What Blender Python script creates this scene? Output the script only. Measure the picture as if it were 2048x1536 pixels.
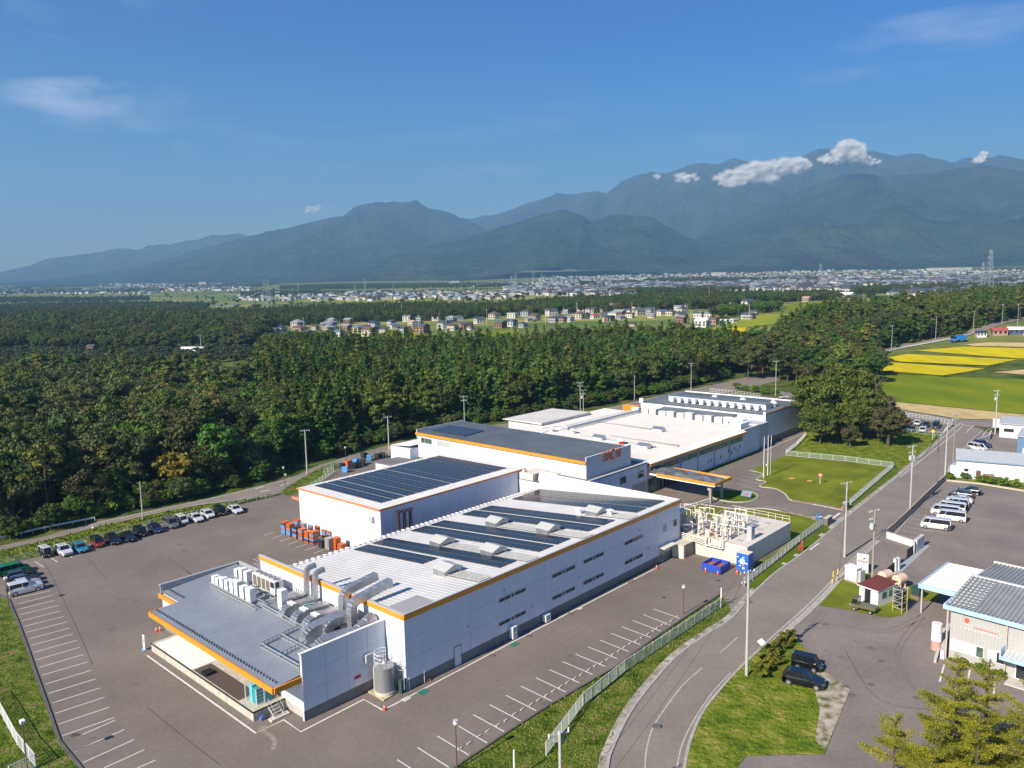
import bpy, bmesh, math, random
import numpy as np
from mathutils import Vector, Matrix, noise as mnoise
from mathutils.geometry import tessellate_polygon
random.seed(11)
rng = np.random.default_rng(11)
R = math.radians
for _o in list(bpy.data.objects): bpy.data.objects.remove(_o)
SC = bpy.context.scene
COL = SC.collection

# ------------------------------------------------------------------ camera
H = 46.0                                   # drone height
FPX, PITCH, ROLL, YAW = 1581.64, 0.132014, -0.0207208, 0.743812
_cp, _sp, _cr, _sr = math.cos(PITCH), math.sin(PITCH), math.cos(ROLL), math.sin(ROLL)
C_F = np.array([0, _cp, -_sp]); _u = np.array([0, _sp, _cp]); _r = np.array([1.0, 0, 0])
C_R = _cr*_r + _sr*_u; C_U = -_sr*_r + _cr*_u
cam = bpy.data.cameras.new('camera'); camo = bpy.data.objects.new('camera', cam); COL.objects.link(camo)
cam.sensor_width = 36; cam.lens = FPX/2048*36; cam.clip_start = 1; cam.clip_end = 60000
camo.matrix_world = Matrix(((C_R[0], C_U[0], -C_F[0], 0), (C_R[1], C_U[1], -C_F[1], 0), (C_R[2], C_U[2], -C_F[2], H), (0, 0, 0, 1)))
SC.camera = camo

# ------------------------------------------------------------------ light
SUN_AZ = 44.7 + 180.0      # where the sun stands, degrees clockwise from +Y
SUN_EL = 34.0
sun = bpy.data.lights.new('sun', 'SUN'); suno = bpy.data.objects.new('sun', sun); COL.objects.link(suno)
sun.energy = 5.0; sun.angle = R(0.53); sun.color = (1.0, 0.9, 0.75)
_sd = Vector((math.sin(R(SUN_AZ))*math.cos(R(SUN_EL)), math.cos(R(SUN_AZ))*math.cos(R(SUN_EL)), math.sin(R(SUN_EL))))
suno.rotation_euler = _sd.to_track_quat('Z', 'Y').to_euler(); suno.location = (0, 0, 200)
world = bpy.data.worlds.new('World'); SC.world = world; world.use_nodes = True
nt = world.node_tree; nt.nodes.clear()
def N(t, ty, **k):
    n = t.nodes.new(ty)
    for a, v in k.items(): setattr(n, a, v)
    return n
def L(t, a, b): t.links.new(a, b)
sky = N(nt, 'ShaderNodeTexSky', sky_type='NISHITA', sun_disc=False)
sky.sun_elevation = R(SUN_EL); sky.sun_rotation = R(SUN_AZ); sky.altitude = 900; sky.air_density = 1.05; sky.dust_density = 1.4; sky.ozone_density = 2.2
bg = N(nt, 'ShaderNodeBackground'); bg.inputs[1].default_value = SKY_STRENGTH = 0.075
wo = N(nt, 'ShaderNodeOutputWorld')
# thin cirrus: streaky noise over the whole dome, by direction
tc = N(nt, 'ShaderNodeTexCoord'); mp = N(nt, 'ShaderNodeMapping'); mp.inputs['Scale'].default_value = (1.6, 1.6, 7.5); mp.inputs['Rotation'].default_value = (0.12, 0.08, 0.5)
nz = N(nt, 'ShaderNodeTexNoise'); nz.inputs['Scale'].default_value = 1.7; nz.inputs['Detail'].default_value = 7; nz.inputs['Roughness'].default_value = 0.55; nz.inputs['Distortion'].default_value = 0.7
L(nt, tc.outputs['Generated'], mp.inputs['Vector']); L(nt, mp.outputs[0], nz.inputs['Vector'])
cr = N(nt, 'ShaderNodeMapRange'); cr.inputs[1].default_value = 0.56; cr.inputs[2].default_value = 0.8; cr.inputs[3].default_value = 0.0; cr.inputs[4].default_value = 0.42
L(nt, nz.outputs[0], cr.inputs[0])
mx = N(nt, 'ShaderNodeMixRGB'); mx.inputs[2].default_value = (5.2, 6.2, 7.6, 1)
L(nt, cr.outputs[0], mx.inputs[0]); hsv = N(nt, 'ShaderNodeHueSaturation'); hsv.inputs['Saturation'].default_value = 1.6; hsv.inputs['Value'].default_value = 1.0; L(nt, sky.outputs[0], hsv.inputs['Color']); tn = N(nt, 'ShaderNodeMixRGB', blend_type='MULTIPLY'); tn.inputs[0].default_value = 1; e1 = N(nt, 'ShaderNodeSeparateXYZ'); L(nt, N(nt, 'ShaderNodeTexCoord').outputs['Generated'], e1.inputs[0]); e2 = N(nt, 'ShaderNodeMapRange', interpolation_type='SMOOTHSTEP'); e2.inputs[1].default_value = 0.0; e2.inputs[2].default_value = 0.36; L(nt, e1.outputs[2], e2.inputs[0]); e3 = N(nt, 'ShaderNodeMixRGB'); e3.inputs[1].default_value = (1.15, 1.08, 1.1, 1); e3.inputs[2].default_value = (.24, .72, 1.12, 1); L(nt, e2.outputs[0], e3.inputs[0]); L(nt, e3.outputs[0], tn.inputs[2]); L(nt, hsv.outputs[0], tn.inputs[1]); L(nt, tn.outputs[0], mx.inputs[1]); L(nt, mx.outputs[0], bg.inputs[0]); L(nt, bg.outputs[0], wo.inputs[0])
# patches of thin cloud where the photograph has them
spx = N(nt, 'ShaderNodeSeparateXYZ'); L(nt, tc.outputs['Generated'], spx.inputs[0])
def M(op, a, b=None, clamp=False):
    n = N(nt, 'ShaderNodeMath', operation=op, use_clamp=clamp)
    for i, v in enumerate((a, b)):
        if v is None: continue
        if isinstance(v, (int, float)): n.inputs[i].default_value = v
        else: L(nt, v, n.inputs[i])
    return n.outputs[0]
azn = M('ARCTAN2', spx.outputs[0], spx.outputs[1]); eln = M('ARCSINE', spx.outputs[2]); wob = M('MULTIPLY', M('SUBTRACT', nz.outputs[0], .5), .25)
n2 = N(nt, 'ShaderNodeTexNoise'); n2.inputs['Scale'].default_value = 9; n2.inputs['Detail'].default_value = 8; n2.inputs['Roughness'].default_value = .6; mp2 = N(nt, 'ShaderNodeMapping'); mp2.inputs['Scale'].default_value = (1, 1, 3.4); L(nt, tc.outputs['Generated'], mp2.inputs[0]); L(nt, mp2.outputs[0], n2.inputs['Vector'])
cur = mx.outputs[0]
for (bx, by, wx_, wy_, st_) in ((175, 190, 130, 30, .62), (250, 235, 120, 30, .22), (60, 200, 70, 14, .2), (370, 305, 60, 20, .14), (560, 385, 110, 16, .2), (960, 345, 130, 22, .22), (1900, 60, 190, 40, .3), (1700, 160, 150, 16, .13), (1350, 560*0+300, 200, 20, .1), (625, 410, 60, 22, .25)):
    dd = C_F*FPX+C_R*(bx-1024)-C_U*(by-768); a0 = math.atan2(dd[0], dd[1]); e0 = math.atan2(dd[2], math.hypot(dd[0], dd[1]))
    u = M('MULTIPLY', M('ADD', M('SUBTRACT', azn, a0), wob), 1/(wx_/FPX)); v = M('MULTIPLY', M('ADD', M('SUBTRACT', eln, e0), M('MULTIPLY', wob, .25)), 1/(wy_/FPX))
    rr_ = M('SUBTRACT', 1.0, M('ADD', M('MULTIPLY', u, u), M('MULTIPLY', v, v)), True); tx = N(nt, 'ShaderNodeMapRange'); tx.inputs[1].default_value = .38; tx.inputs[2].default_value = .68; L(nt, n2.outputs[0], tx.inputs[0])
    fac = M('MULTIPLY', M('MULTIPLY', rr_, tx.outputs[0]), st_); mxx = N(nt, 'ShaderNodeMixRGB'); L(nt, fac, mxx.inputs[0]); L(nt, cur, mxx.inputs[1]); mxx.inputs[2].default_value = (11.0, 10.6, 11.2, 1); cur = mxx.outputs[0]
L(nt, cur, bg.inputs[0])
SC.view_settings.view_transform = 'Standard'; SC.view_settings.look = 'None'; SC.view_settings.exposure = 0.66; SC.view_settings.gamma = 1.0; SC.view_settings.use_curve_mapping = False
SC.cycles.use_denoising = True; SC.cycles.max_bounces = 6; SC.cycles.diffuse_bounces = 3; SC.cycles.glossy_bounces = 3; SC.cycles.transparent_max_bounces = 32; SC.cycles.volume_bounces = 0
SC.cycles.sample_clamp_indirect = 6

# ------------------------------------------------------------------ survey: photograph pixel -> place on the ground
DA = np.array([math.sin(YAW), math.cos(YAW), 0]); DB = np.array([math.cos(YAW), -math.sin(YAW), 0])   # the factory's two axes
def ray(x, y): return C_F*FPX + C_R*(x-1024) - C_U*(y-768)
def W(x, y, z=0.0):
    d = ray(x, y); k = (z-H)/d[2]; return np.array([d[0]*k, d[1]*k, z])
def AB(a, b, z=0.0):
    v = a*DA + b*DB; return np.array([v[0], v[1], z])
def toAB(p): p = np.asarray(p, float); return np.array([p @ DA, p @ DB, p[2]])
def sst(a, b, x):
    t = np.clip((x-a)/(b-a), 0, 1); return t*t*(3-2*t)
def TH(x, y):                              # terrain height
    r = np.hypot(x, y)
    pl = 5.0+8.0*sst(-.30, .25, np.arctan2(x, y))
    return -0.06 + pl*sst(385, 570, r) + np.maximum(0, r-2200)*0.0125 + sst(500, 900, r)*1.5*np.sin(x/160.+1)*np.cos(y/210.)
def WT(x, y, dz=0.0):                      # pixel ray meets terrain
    d = ray(x, y); d = d/np.hypot(d[0], d[1]); r = 60.0
    while r < 14000:
        z = H + d[2]*r
        if z <= float(TH(d[0]*r, d[1]*r)): break
        r *= 1.01
    lo, hi = r/1.01, r
    for _ in range(20):
        m = (lo+hi)/2
        if H + d[2]*m > float(TH(d[0]*m, d[1]*m)): lo = m
        else: hi = m
    return np.array([d[0]*lo, d[1]*lo, float(TH(d[0]*lo, d[1]*lo))+dz])
RZ_AB = -YAW

# ------------------------------------------------------------------ helpers
MATS = {}
def mat(name, col, rough=0.7, metal=0.0, var=0.0, vscale=2.0, bump=0.0, bscale=8.0, col2=None, spec=0.5, objvar=0.0, coat=0.0, stretch=None, streak=0.0, trans=0.0, fine=0.0):
    if name in MATS: return MATS[name]
    m = bpy.data.materials.new(name); m.use_nodes = True; t = m.node_tree; p = t.nodes['Principled BSDF']
    p.inputs['Base Color'].default_value = (*col, 1); p.inputs['Roughness'].default_value = rough; p.inputs['Metallic'].default_value = metal
    p.inputs['Specular IOR Level'].default_value = spec; p.inputs['Coat Weight'].default_value = coat
    tcn = N(t, 'ShaderNodeTexCoord'); vec = tcn.outputs['Object']
    if stretch:
        mpn = N(t, 'ShaderNodeMapping'); mpn.inputs['Scale'].default_value = stretch; L(t, vec, mpn.inputs[0]); vec = mpn.outputs[0]
    last = None
    if var > 0 or col2:
        n = N(t, 'ShaderNodeTexNoise'); n.inputs['Scale'].default_value = vscale; n.inputs['Detail'].default_value = 6; n.inputs['Roughness'].default_value = 0.6
        L(t, vec, n.inputs['Vector'])
        c2 = col2 or tuple(max(0, c*(1-var)) for c in col); c1 = col if col2 else tuple(min(1, c*(1+var)) for c in col)
        rp = N(t, 'ShaderNodeValToRGB'); rp.color_ramp.elements[0].position = 0.36; rp.color_ramp.elements[1].position = 0.64
        rp.color_ramp.elements[0].color = (*c2, 1); rp.color_ramp.elements[1].color = (*c1, 1)
        L(t, n.outputs[0], rp.inputs[0]); last = rp.outputs[0]
    if streak > 0:
        s = N(t, 'ShaderNodeTexNoise'); s.inputs['Scale'].default_value = 1.0; s.inputs['Detail'].default_value = 4
        ms = N(t, 'ShaderNodeMapping'); ms.inputs['Scale'].default_value = (1.3, 1.3, 0.12); L(t, tcn.outputs['Object'], ms.inputs[0]); L(t, ms.outputs[0], s.inputs['Vector'])
        mr = N(t, 'ShaderNodeMapRange'); mr.inputs[1].default_value = .35; mr.inputs[2].default_value = .7; mr.inputs[3].default_value = 1.0; mr.inputs[4].default_value = 1-streak
        L(t, s.outputs[0], mr.inputs[0]); mm = N(t, 'ShaderNodeMixRGB', blend_type='MULTIPLY'); mm.inputs[0].default_value = 1
        if last is None: mm.inputs[1].default_value = (*col, 1)
        else: L(t, last, mm.inputs[1])
        L(t, mr.outputs[0], mm.inputs[2]); last = mm.outputs[0]
    if fine > 0:
        s = N(t, 'ShaderNodeTexNoise'); s.inputs['Scale'].default_value = 1.7; s.inputs['Detail'].default_value = 12; s.inputs['Roughness'].default_value = .75; L(t, vec, s.inputs['Vector'])
        mr = N(t, 'ShaderNodeMapRange'); mr.inputs[1].default_value = .3; mr.inputs[2].default_value = .7; mr.inputs[3].default_value = 1-fine; mr.inputs[4].default_value = 1+fine; L(t, s.outputs[0], mr.inputs[0])
        mm = N(t, 'ShaderNodeMixRGB', blend_type='MULTIPLY'); mm.inputs[0].default_value = 1; L(t, last, mm.inputs[1]); L(t, mr.outputs[0], mm.inputs[2]); last = mm.outputs[0]
    if objvar > 0:
        oi = N(t, 'ShaderNodeObjectInfo'); hs = N(t, 'ShaderNodeHueSaturation')
        mr = N(t, 'ShaderNodeMapRange'); mr.inputs[3].default_value = 1-objvar; mr.inputs[4].default_value = 1+objvar; L(t, oi.outputs['Random'], mr.inputs[0])
        L(t, mr.outputs[0], hs.inputs['Value'])
        wn = N(t, 'ShaderNodeTexWhiteNoise', noise_dimensions='1D'); L(t, oi.outputs['Random'], wn.inputs['W'])
        mh = N(t, 'ShaderNodeMapRange'); mh.inputs[3].default_value = 0.5-0.05*objvar/0.4; mh.inputs[4].default_value = 0.5+0.035*objvar/0.4; L(t, wn.outputs[0], mh.inputs[0]); L(t, mh.outputs[0], hs.inputs['Hue'])
        if last is None: hs.inputs['Color'].default_value = (*col, 1)
        else: L(t, last, hs.inputs['Color'])
        last = hs.outputs[0]
    if last is not None: L(t, last, p.inputs['Base Color'])
    if bump > 0:
        b = N(t, 'ShaderNodeBump'); b.inputs['Strength'].default_value = min(1, bump); b.inputs['Distance'].default_value = 0.05
        n2 = N(t, 'ShaderNodeTexNoise'); n2.inputs['Scale'].default_value = bscale; n2.inputs['Detail'].default_value = 5
        L(t, vec, n2.inputs['Vector']); L(t, n2.outputs[0], b.inputs['Height']); L(t, b.outputs[0], p.inputs['Normal'])
    if trans > 0:
        tl = N(t, 'ShaderNodeBsdfTranslucent'); ms2 = N(t, 'ShaderNodeMixShader'); ms2.inputs[0].default_value = trans
        if last is not None: L(t, last, tl.inputs[0])
        else: tl.inputs[0].default_value = (*col, 1)
        L(t, p.outputs[0], ms2.inputs[1]); L(t, tl.outputs[0], ms2.inputs[2]); L(t, ms2.outputs[0], t.nodes['Material Output'].inputs[0])
    MATS[name] = m; return m

FR = {}
def _set(o, label=None, cat=None, group=None, kind=None):
    if label: o['label'] = label
    if cat: o['category'] = cat
    if group: o['group'] = group
    if kind: o['kind'] = kind
    return o
def thing(name, label, cat, loc, rz=0.0, group=None, kind=None):
    o = bpy.data.objects.new(name, None); COL.objects.link(o); o.empty_display_size = 0.3
    o.location = tuple(float(v) for v in loc); o.rotation_euler = (0, 0, rz)
    FR[o.name] = (np.array(loc, float), rz)
    return _set(o, label, cat, group, kind)
def thing_ab(name, label, cat, a, b, z=0.0, group=None, kind=None): return thing(name, label, cat, AB(a, b, z), RZ_AB, group, kind)

class MB:
    def __init__(s): s.v = []; s.f = []; s.m = []
    def q(s, pts, m=0):
        i = len(s.v); s.v += [tuple(p) for p in pts]; s.f.append(tuple(range(i, i+len(pts)))); s.m.append(m); return s
    def box(s, p, q, m=0, top=None):
        x0, x1 = sorted((p[0], q[0])); y0, y1 = sorted((p[1], q[1])); z0, z1 = sorted((p[2], q[2])); i = len(s.v)
        s.v += [(x0, y0, z0), (x1, y0, z0), (x1, y1, z0), (x0, y1, z0), (x0, y0, z1), (x1, y0, z1), (x1, y1, z1), (x0, y1, z1)]
        for k, f in enumerate(((0, 3, 2, 1), (4, 5, 6, 7), (0, 1, 5, 4), (1, 2, 6, 5), (2, 3, 7, 6), (3, 0, 4, 7))):
            s.f.append(tuple(i+j for j in f)); s.m.append(top if (top is not None and k == 1) else m)
        return s
    def hexa(s, b4, t4, m=0):
        i = len(s.v); s.v += [tuple(p) for p in b4]+[tuple(p) for p in t4]
        for f in ((0, 3, 2, 1), (4, 5, 6, 7), (0, 1, 5, 4), (1, 2, 6, 5), (2, 3, 7, 6), (3, 0, 4, 7)): s.f.append(tuple(i+j for j in f)); s.m.append(m)
        return s
    def bar(s, p0, p1, w, h=None, m=0):
        h = h or w; p0 = Vector(p0); p1 = Vector(p1); d = (p1-p0)
        if d.length < 1e-6: return s
        d.normalize(); u = Vector((0, 0, 1)) if abs(d.z) < .95 else Vector((1, 0, 0)); r = d.cross(u).normalized(); u = r.cross(d)
        c = [(-1, -1), (1, -1), (1, 1), (-1, 1)]
        return s.hexa([p0+r*a*w/2+u*b*h/2 for a, b in c], [p1+r*a*w/2+u*b*h/2 for a, b in c], m)
    def cyl(s, p0, p1, r0, r1=None, n=10, m=0, caps=True):
        r1 = r0 if r1 is None else r1; p0 = Vector(p0); p1 = Vector(p1); d = (p1-p0).normalized(); u = Vector((0, 0, 1)) if abs(d.z) < .95 else Vector((1, 0, 0)); r = d.cross(u).normalized(); u = r.cross(d); i = len(s.v)
        for c, rr in ((p0, r0), (p1, r1)):
            for k in range(n):
                t = 2*math.pi*k/n; s.v.append(tuple(c+(r*math.cos(t)+u*math.sin(t))*rr))
        for k in range(n): s.f.append((i+k, i+(k+1) % n, i+n+(k+1) % n, i+n+k)); s.m.append(m)
        if caps: s.f.append(tuple(i+k for k in range(n))[::-1]); s.m.append(m); s.f.append(tuple(i+n+k for k in range(n))); s.m.append(m)
        return s
    def tube(s, pts, r, n=6, m=0):
        for a, b in zip(pts[:-1], pts[1:]): s.cyl(a, b, r, r, n, m)
        return s
    def prism(s, poly, z0, z1, m=0, mt=None):
        i = len(s.v); n = len(poly); z1s = z1 if hasattr(z1, '__len__') else [z1]*n
        s.v += [(p[0], p[1], z0) for p in poly]+[(p[0], p[1], z1s[k]) for k, p in enumerate(poly)]
        for k in range(n): s.f.append((i+k, i+(k+1) % n, i+n+(k+1) % n, i+n+k)); s.m.append(m)
        tri = tessellate_polygon([[Vector((p[0], p[1], 0)) for p in poly]])
        for t in tri: s.f.append(tuple(i+n+k for k in t)); s.m.append(m if mt is None else mt)
        return s
    def sphere(s, c, r, n=8, k=5, m=0, sz=1.0):
        i = len(s.v); c = Vector(c)
        for a in range(k+1):
            ph = math.pi*a/k
            for b in range(n):
                t = 2*math.pi*b/n; s.v.append((c.x+r*math.sin(ph)*math.cos(t), c.y+r*math.sin(ph)*math.sin(t), c.z+r*math.cos(ph)*sz))
        for a in range(k):
            for b in range(n): s.f.append((i+a*n+b, i+a*n+(b+1) % n, i+(a+1)*n+(b+1) % n, i+(a+1)*n+b)); s.m.append(m)
        return s
    def mesh(s, name, mats, verts, smooth=False):
        me = bpy.data.meshes.new(name); me.from_pydata([tuple(v) for v in verts], [], s.f)
        for m in (mats if isinstance(mats, (list, tuple)) else [mats]): me.materials.append(m)
        if any(s.m): me.polygons.foreach_set('material_index', s.m)
        if smooth: me.polygons.foreach_set('use_smooth', [True]*len(me.polygons)); me.set_sharp_from_angle(angle=R(35))
        me.validate(); me.update(); return me
    def build(s, name, mats, parent=None, space='w', smooth=False, **kw):
        """space: 'w' world, 'ab' factory axes (a, b, z), 'l' the parent's own frame"""
        v = np.array(s.v, float)
        if not len(v): return None
        if space == 'ab': v = v[:, 0:1]*DA[None]+v[:, 1:2]*DB[None]+np.array([[0, 0, 1.0]])*v[:, 2:3]
        if parent is not None:
            if space != 'l':
                loc, rz = FR[parent.name]; v = v-loc; c, si = math.cos(-rz), math.sin(-rz)
                v = np.stack([v[:, 0]*c-v[:, 1]*si, v[:, 0]*si+v[:, 1]*c, v[:, 2]], 1)
            o = bpy.data.objects.new(name, s.mesh(name, mats, v, smooth)); COL.objects.link(o); o.parent = parent
            if parent.name in FR: FR[o.name] = FR[parent.name]
        else:
            if space == 'l': loc = np.zeros(3)
            else: loc = np.array([(v[:, 0].min()+v[:, 0].max())/2, (v[:, 1].min()+v[:, 1].max())/2, v[:, 2].min()])
            rz = RZ_AB if space == 'ab' else 0.0; v = v-loc; c, si = math.cos(-rz), math.sin(-rz)
            v = np.stack([v[:, 0]*c-v[:, 1]*si, v[:, 0]*si+v[:, 1]*c, v[:, 2]], 1)
            o = bpy.data.objects.new(name, s.mesh(name, mats, v, smooth)); COL.objects.link(o); o.location = loc; o.rotation_euler = (0, 0, rz); FR[o.name] = (loc, rz)
        return _set(o, kw.get('label'), kw.get('cat'), kw.get('group'), kw.get('kind'))

def copy_tree(o, loc=None, rz=None, label=None, group=None, parent=None):
    c = o.copy(); COL.objects.link(c)
    if parent is not None: c.parent = parent
    if loc is not None: c.location = tuple(float(v) for v in loc)
    if rz is not None: c.rotation_euler = (0, 0, rz)
    if label: c['label'] = label
    if group: c['group'] = group
    for ch in o.children: copy_tree(ch, parent=c)
    return c

def smooth_line(pts, n=6):
    pts = [np.array(p, float) for p in pts]; P = [pts[0]]+pts+[pts[-1]]; out = []
    for i in range(1, len(P)-2):
        for k in range(n):
            t = k/n; p0, p1, p2, p3 = P[i-1:i+3]
            out.append(.5*((2*p1)+(-p0+p2)*t+(2*p0-5*p1+4*p2-p3)*t*t+(-p0+3*p1-3*p2+p3)*t**3))
    out.append(pts[-1]); return out
def px(pts, z=0.0, n=0, terr=False):
    """photograph pixels -> world points on the ground, optionally smoothed in the world"""
    w = [WT(x, y, z) if terr else W(x, y, z) for x, y in pts]
    return smooth_line(w, n) if n else w
def sheet(name, poly, m, z=None, kind='structure', parent=None, **kw):
    b = MB(); P = [tuple(p if z is None else (p[0], p[1], z)) for p in poly]
    tri = tessellate_polygon([[Vector((p[0], p[1], 0)) for p in P]]); b.v = P
    for t in tri:
        a, c, d = (Vector(P[i]) for i in t)
        b.f.append(tuple(t) if (c-a).cross(d-a).z > 0 else tuple(t)[::-1]); b.m.append(0)
    return b.build(name, m, parent, kind=kind, **kw)
def strip(b, line, w, z0, z1=None, m=0, off=0.0):
    """a band of width w along a line; with z1 a raised kerb"""
    line = [np.array(p[:2], float) for p in line]; nn = []
    for i in range(len(line)):
        d = line[min(i+1, len(line)-1)]-line[max(i-1, 0)]; d /= (np.linalg.norm(d)+1e-9); nn.append(np.array([-d[1], d[0]]))
    for i in range(len(line)-1):
        a, c = line[i]+nn[i]*off, line[i+1]+nn[i+1]*off; l0, r0, l1, r1 = a+nn[i]*w/2, a-nn[i]*w/2, c+nn[i+1]*w/2, c-nn[i+1]*w/2
        if z1 is None: b.q([(*r0, z0), (*r1, z0), (*l1, z0), (*l0, z0)], m)
        else: b.hexa([(*r0, z0), (*r1, z0), (*l1, z0), (*l0, z0)], [(*r0, z1), (*r1, z1), (*l1, z1), (*l0, z1)], m)
    return b
# ================================================================== SETTING
ASPH = mat('asphalt', (.168, .138, .115), .92, var=.13, vscale=.09, bump=.3, bscale=40, fine=.16)
ASPH2 = mat('road_asphalt', (.215, .18, .15), .92, var=.1, vscale=.15, bump=.3, bscale=40, fine=.14)
ASPH3 = mat('old_asphalt', (.195, .163, .143), .93, var=.15, vscale=.12, bump=.3, bscale=30, fine=.2)
PAINT = mat('road_paint', (.62, .6, .56), .8, var=.12, vscale=2.5)
PAINTW = mat('worn_road_paint', (.42, .4, .37), .85, var=.25, vscale=3)
CONC = mat('concrete', (.36, .33, .29), .9, var=.14, vscale=1.2, bump=.2, bscale=12)
CONCL = mat('pale_concrete', (.5, .47, .42), .88, var=.1, vscale=1.0, bump=.15, bscale=12)
LAWN = mat('lawn', (.15, .175, .014), .95, spec=.1, var=.28, vscale=.12, bump=.6, bscale=30)
LAWN2 = mat('dense_lawn', (.085, .13, .006), .95, spec=.1, var=.16, vscale=.3, bump=.6, bscale=30)
EARTH = mat('earth', (.26, .19, .12), .95, var=.25, vscale=.8, bump=.4, bscale=10)

def ground_mat(name, scheme):
    m = bpy.data.materials.new(name); m.use_nodes = True; t = m.node_tree; p = t.nodes['Principled BSDF']; p.inputs['Roughness'].default_value = .95; p.inputs['Specular IOR Level'].default_value = .08
    g = N(t, 'ShaderNodeNewGeometry'); pos = g.outputs['Position']
    def noi(sc, det=5, stretch=None):
        n = N(t, 'ShaderNodeTexNoise'); n.inputs['Scale'].default_value = sc; n.inputs['Detail'].default_value = det
        if stretch: mp = N(t, 'ShaderNodeMapping'); mp.inputs['Scale'].default_value = stretch; L(t, pos, mp.inputs[0]); L(t, mp.outputs[0], n.inputs['Vector'])
        else: L(t, pos, n.inputs['Vector'])
        return n.outputs[0]
    def ramp(src, stops):
        r = N(t, 'ShaderNodeValToRGB'); e = r.color_ramp.elements
        while len(e) < len(stops): e.new(.5)
        for k, (q, c) in enumerate(stops): e[k].position = q; e[k].color = (*c, 1)
        L(t, src, r.inputs[0]); return r.outputs[0]
    if scheme == 'terrain':
        near = ramp(noi(.16, 8), [(.36, (.035, .062, .01)), (.5, (.075, .105, .018)), (.6, (.11, .125, .03)), (.7, (.2, .16, .075))])
        vo = N(t, 'ShaderNodeTexVoronoi'); vo.inputs['Scale'].default_value = .011; mp = N(t, 'ShaderNodeMapping'); mp.inputs['Rotation'].default_value = (0, 0, .5); mp.inputs['Scale'].default_value = (.55, 1.5, 0); L(t, pos, mp.inputs[0]); L(t, mp.outputs[0], vo.inputs['Vector'])
        wn = N(t, 'ShaderNodeSeparateColor'); L(t, vo.outputs['Color'], wn.inputs[0])
        far = ramp(wn.outputs[0], [(0, (.07, .11, .03)), (.3, (.16, .21, .05)), (.55, (.28, .28, .06)), (.72, (.13, .17, .04)), (.86, (.36, .33, .1)), (1, (.1, .14, .04))]);
        wd = ramp(noi(.0016, 6), [(.38, (0, 0, 0)), (.44, (1, 1, 1))]); mxw = N(t, 'ShaderNodeMixRGB'); L(t, wd, mxw.inputs[0]); mxw.inputs[1].default_value = (.022, .036, .014, 1); L(t, far, mxw.inputs[2])
        ln = N(t, 'ShaderNodeVectorMath', operation='LENGTH'); L(t, pos, ln.inputs[0]); mr = N(t, 'ShaderNodeMapRange'); mr.inputs[1].default_value = 430; mr.inputs[2].default_value = 560; L(t, ln.outputs['Value'], mr.inputs[0])
        mx = N(t, 'ShaderNodeMixRGB'); L(t, mr.outputs[0], mx.inputs[0]); L(t, near, mx.inputs[1]); L(t, mxw.outputs[0], mx.inputs[2]); col = mx.outputs[0]; bs, bd, bsc = .8, .25, 1.4
    elif scheme == 'mountain':
        sp = N(t, 'ShaderNodeSeparateXYZ'); L(t, pos, sp.inputs[0])
        base = ramp(noi(.0022, 9), [(.3, (.012, .022, .012)), (.5, (.028, .045, .02)), (.7, (.055, .075, .03))])
        rock = ramp(noi(.012, 6, (1, 1, .35)), [(.7, (0, 0, 0)), (.74, (1, 1, 1))]); mr = N(t, 'ShaderNodeMapRange'); mr.inputs[1].default_value = 1300; mr.inputs[2].default_value = 2000; L(t, sp.outputs[2], mr.inputs[0])
        mu = N(t, 'ShaderNodeMath', operation='MULTIPLY'); L(t, rock, mu.inputs[0]); L(t, mr.outputs[0], mu.inputs[1]); mx = N(t, 'ShaderNodeMixRGB'); L(t, mu.outputs[0], mx.inputs[0]); L(t, base, mx.inputs[1]); mx.inputs[2].default_value = (.35, .34, .32, 1); col = mx.outputs[0]; bs, bd, bsc = 1.0, 110, .009
    elif scheme == 'rough':
        col = ramp(noi(.55, 8), [(.32, (.03, .06, .006)), (.45, (.075, .12, .012)), (.58, (.13, .16, .025)), (.68, (.2, .15, .07))]); bs, bd, bsc = 1.0, .3, 2.2
    elif scheme == 'lush':
        col = ramp(noi(.45, 9), [(.3, (.06, .1, .008)), (.47, (.12, .17, .014)), (.6, (.2, .21, .03)), (.72, (.27, .23, .07))]); bs, bd, bsc = 1.0, .4, 1.5
    elif scheme == 'field':
        col = ramp(noi(.06, 7, (1, .35, 1)), [(.3, (.1, .15, .006)), (.5, (.15, .2, .008)), (.7, (.22, .23, .012))]); bs, bd, bsc = .5, .2, 1.5
    elif scheme == 'rice':
        col = ramp(noi(.09, 7, (1.6, .4, 1)), [(.3, (.42, .35, .008)), (.55, (.56, .44, .01)), (.72, (.48, .42, .015))]); bs, bd, bsc = .5, .15, 3
    elif scheme == 'rice_green':
        col = ramp(noi(.05, 7, (1, .4, 1)), [(.3, (.17, .23, .02)), (.6, (.3, .31, .02)), (.75, (.4, .36, .03))]); bs, bd, bsc = .5, .15, 3
    elif scheme == 'stubble':
        col = ramp(noi(.25, 7, (1, .3, 1)), [(.35, (.42, .31, .14)), (.55, (.55, .42, .2)), (.75, (.34, .3, .12))]); bs, bd, bsc = .5, .1, 5
    elif scheme == 'gravel':
        col = ramp(noi(.9, 10), [(.36, (.1, .13, .03)), (.5, (.32, .27, .2)), (.62, (.45, .4, .33))]); bs, bd, bsc = .8, .1, 12
    b = N(t, 'ShaderNodeBump'); b.inputs['Strength'].default_value = bs; b.inputs['Distance'].default_value = bd; L(t, noi(bsc, 6), b.inputs['Height']); L(t, b.outputs[0], p.inputs['Normal'])
    L(t, col, p.inputs['Base Color']); MATS[name] = m; return m
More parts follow.
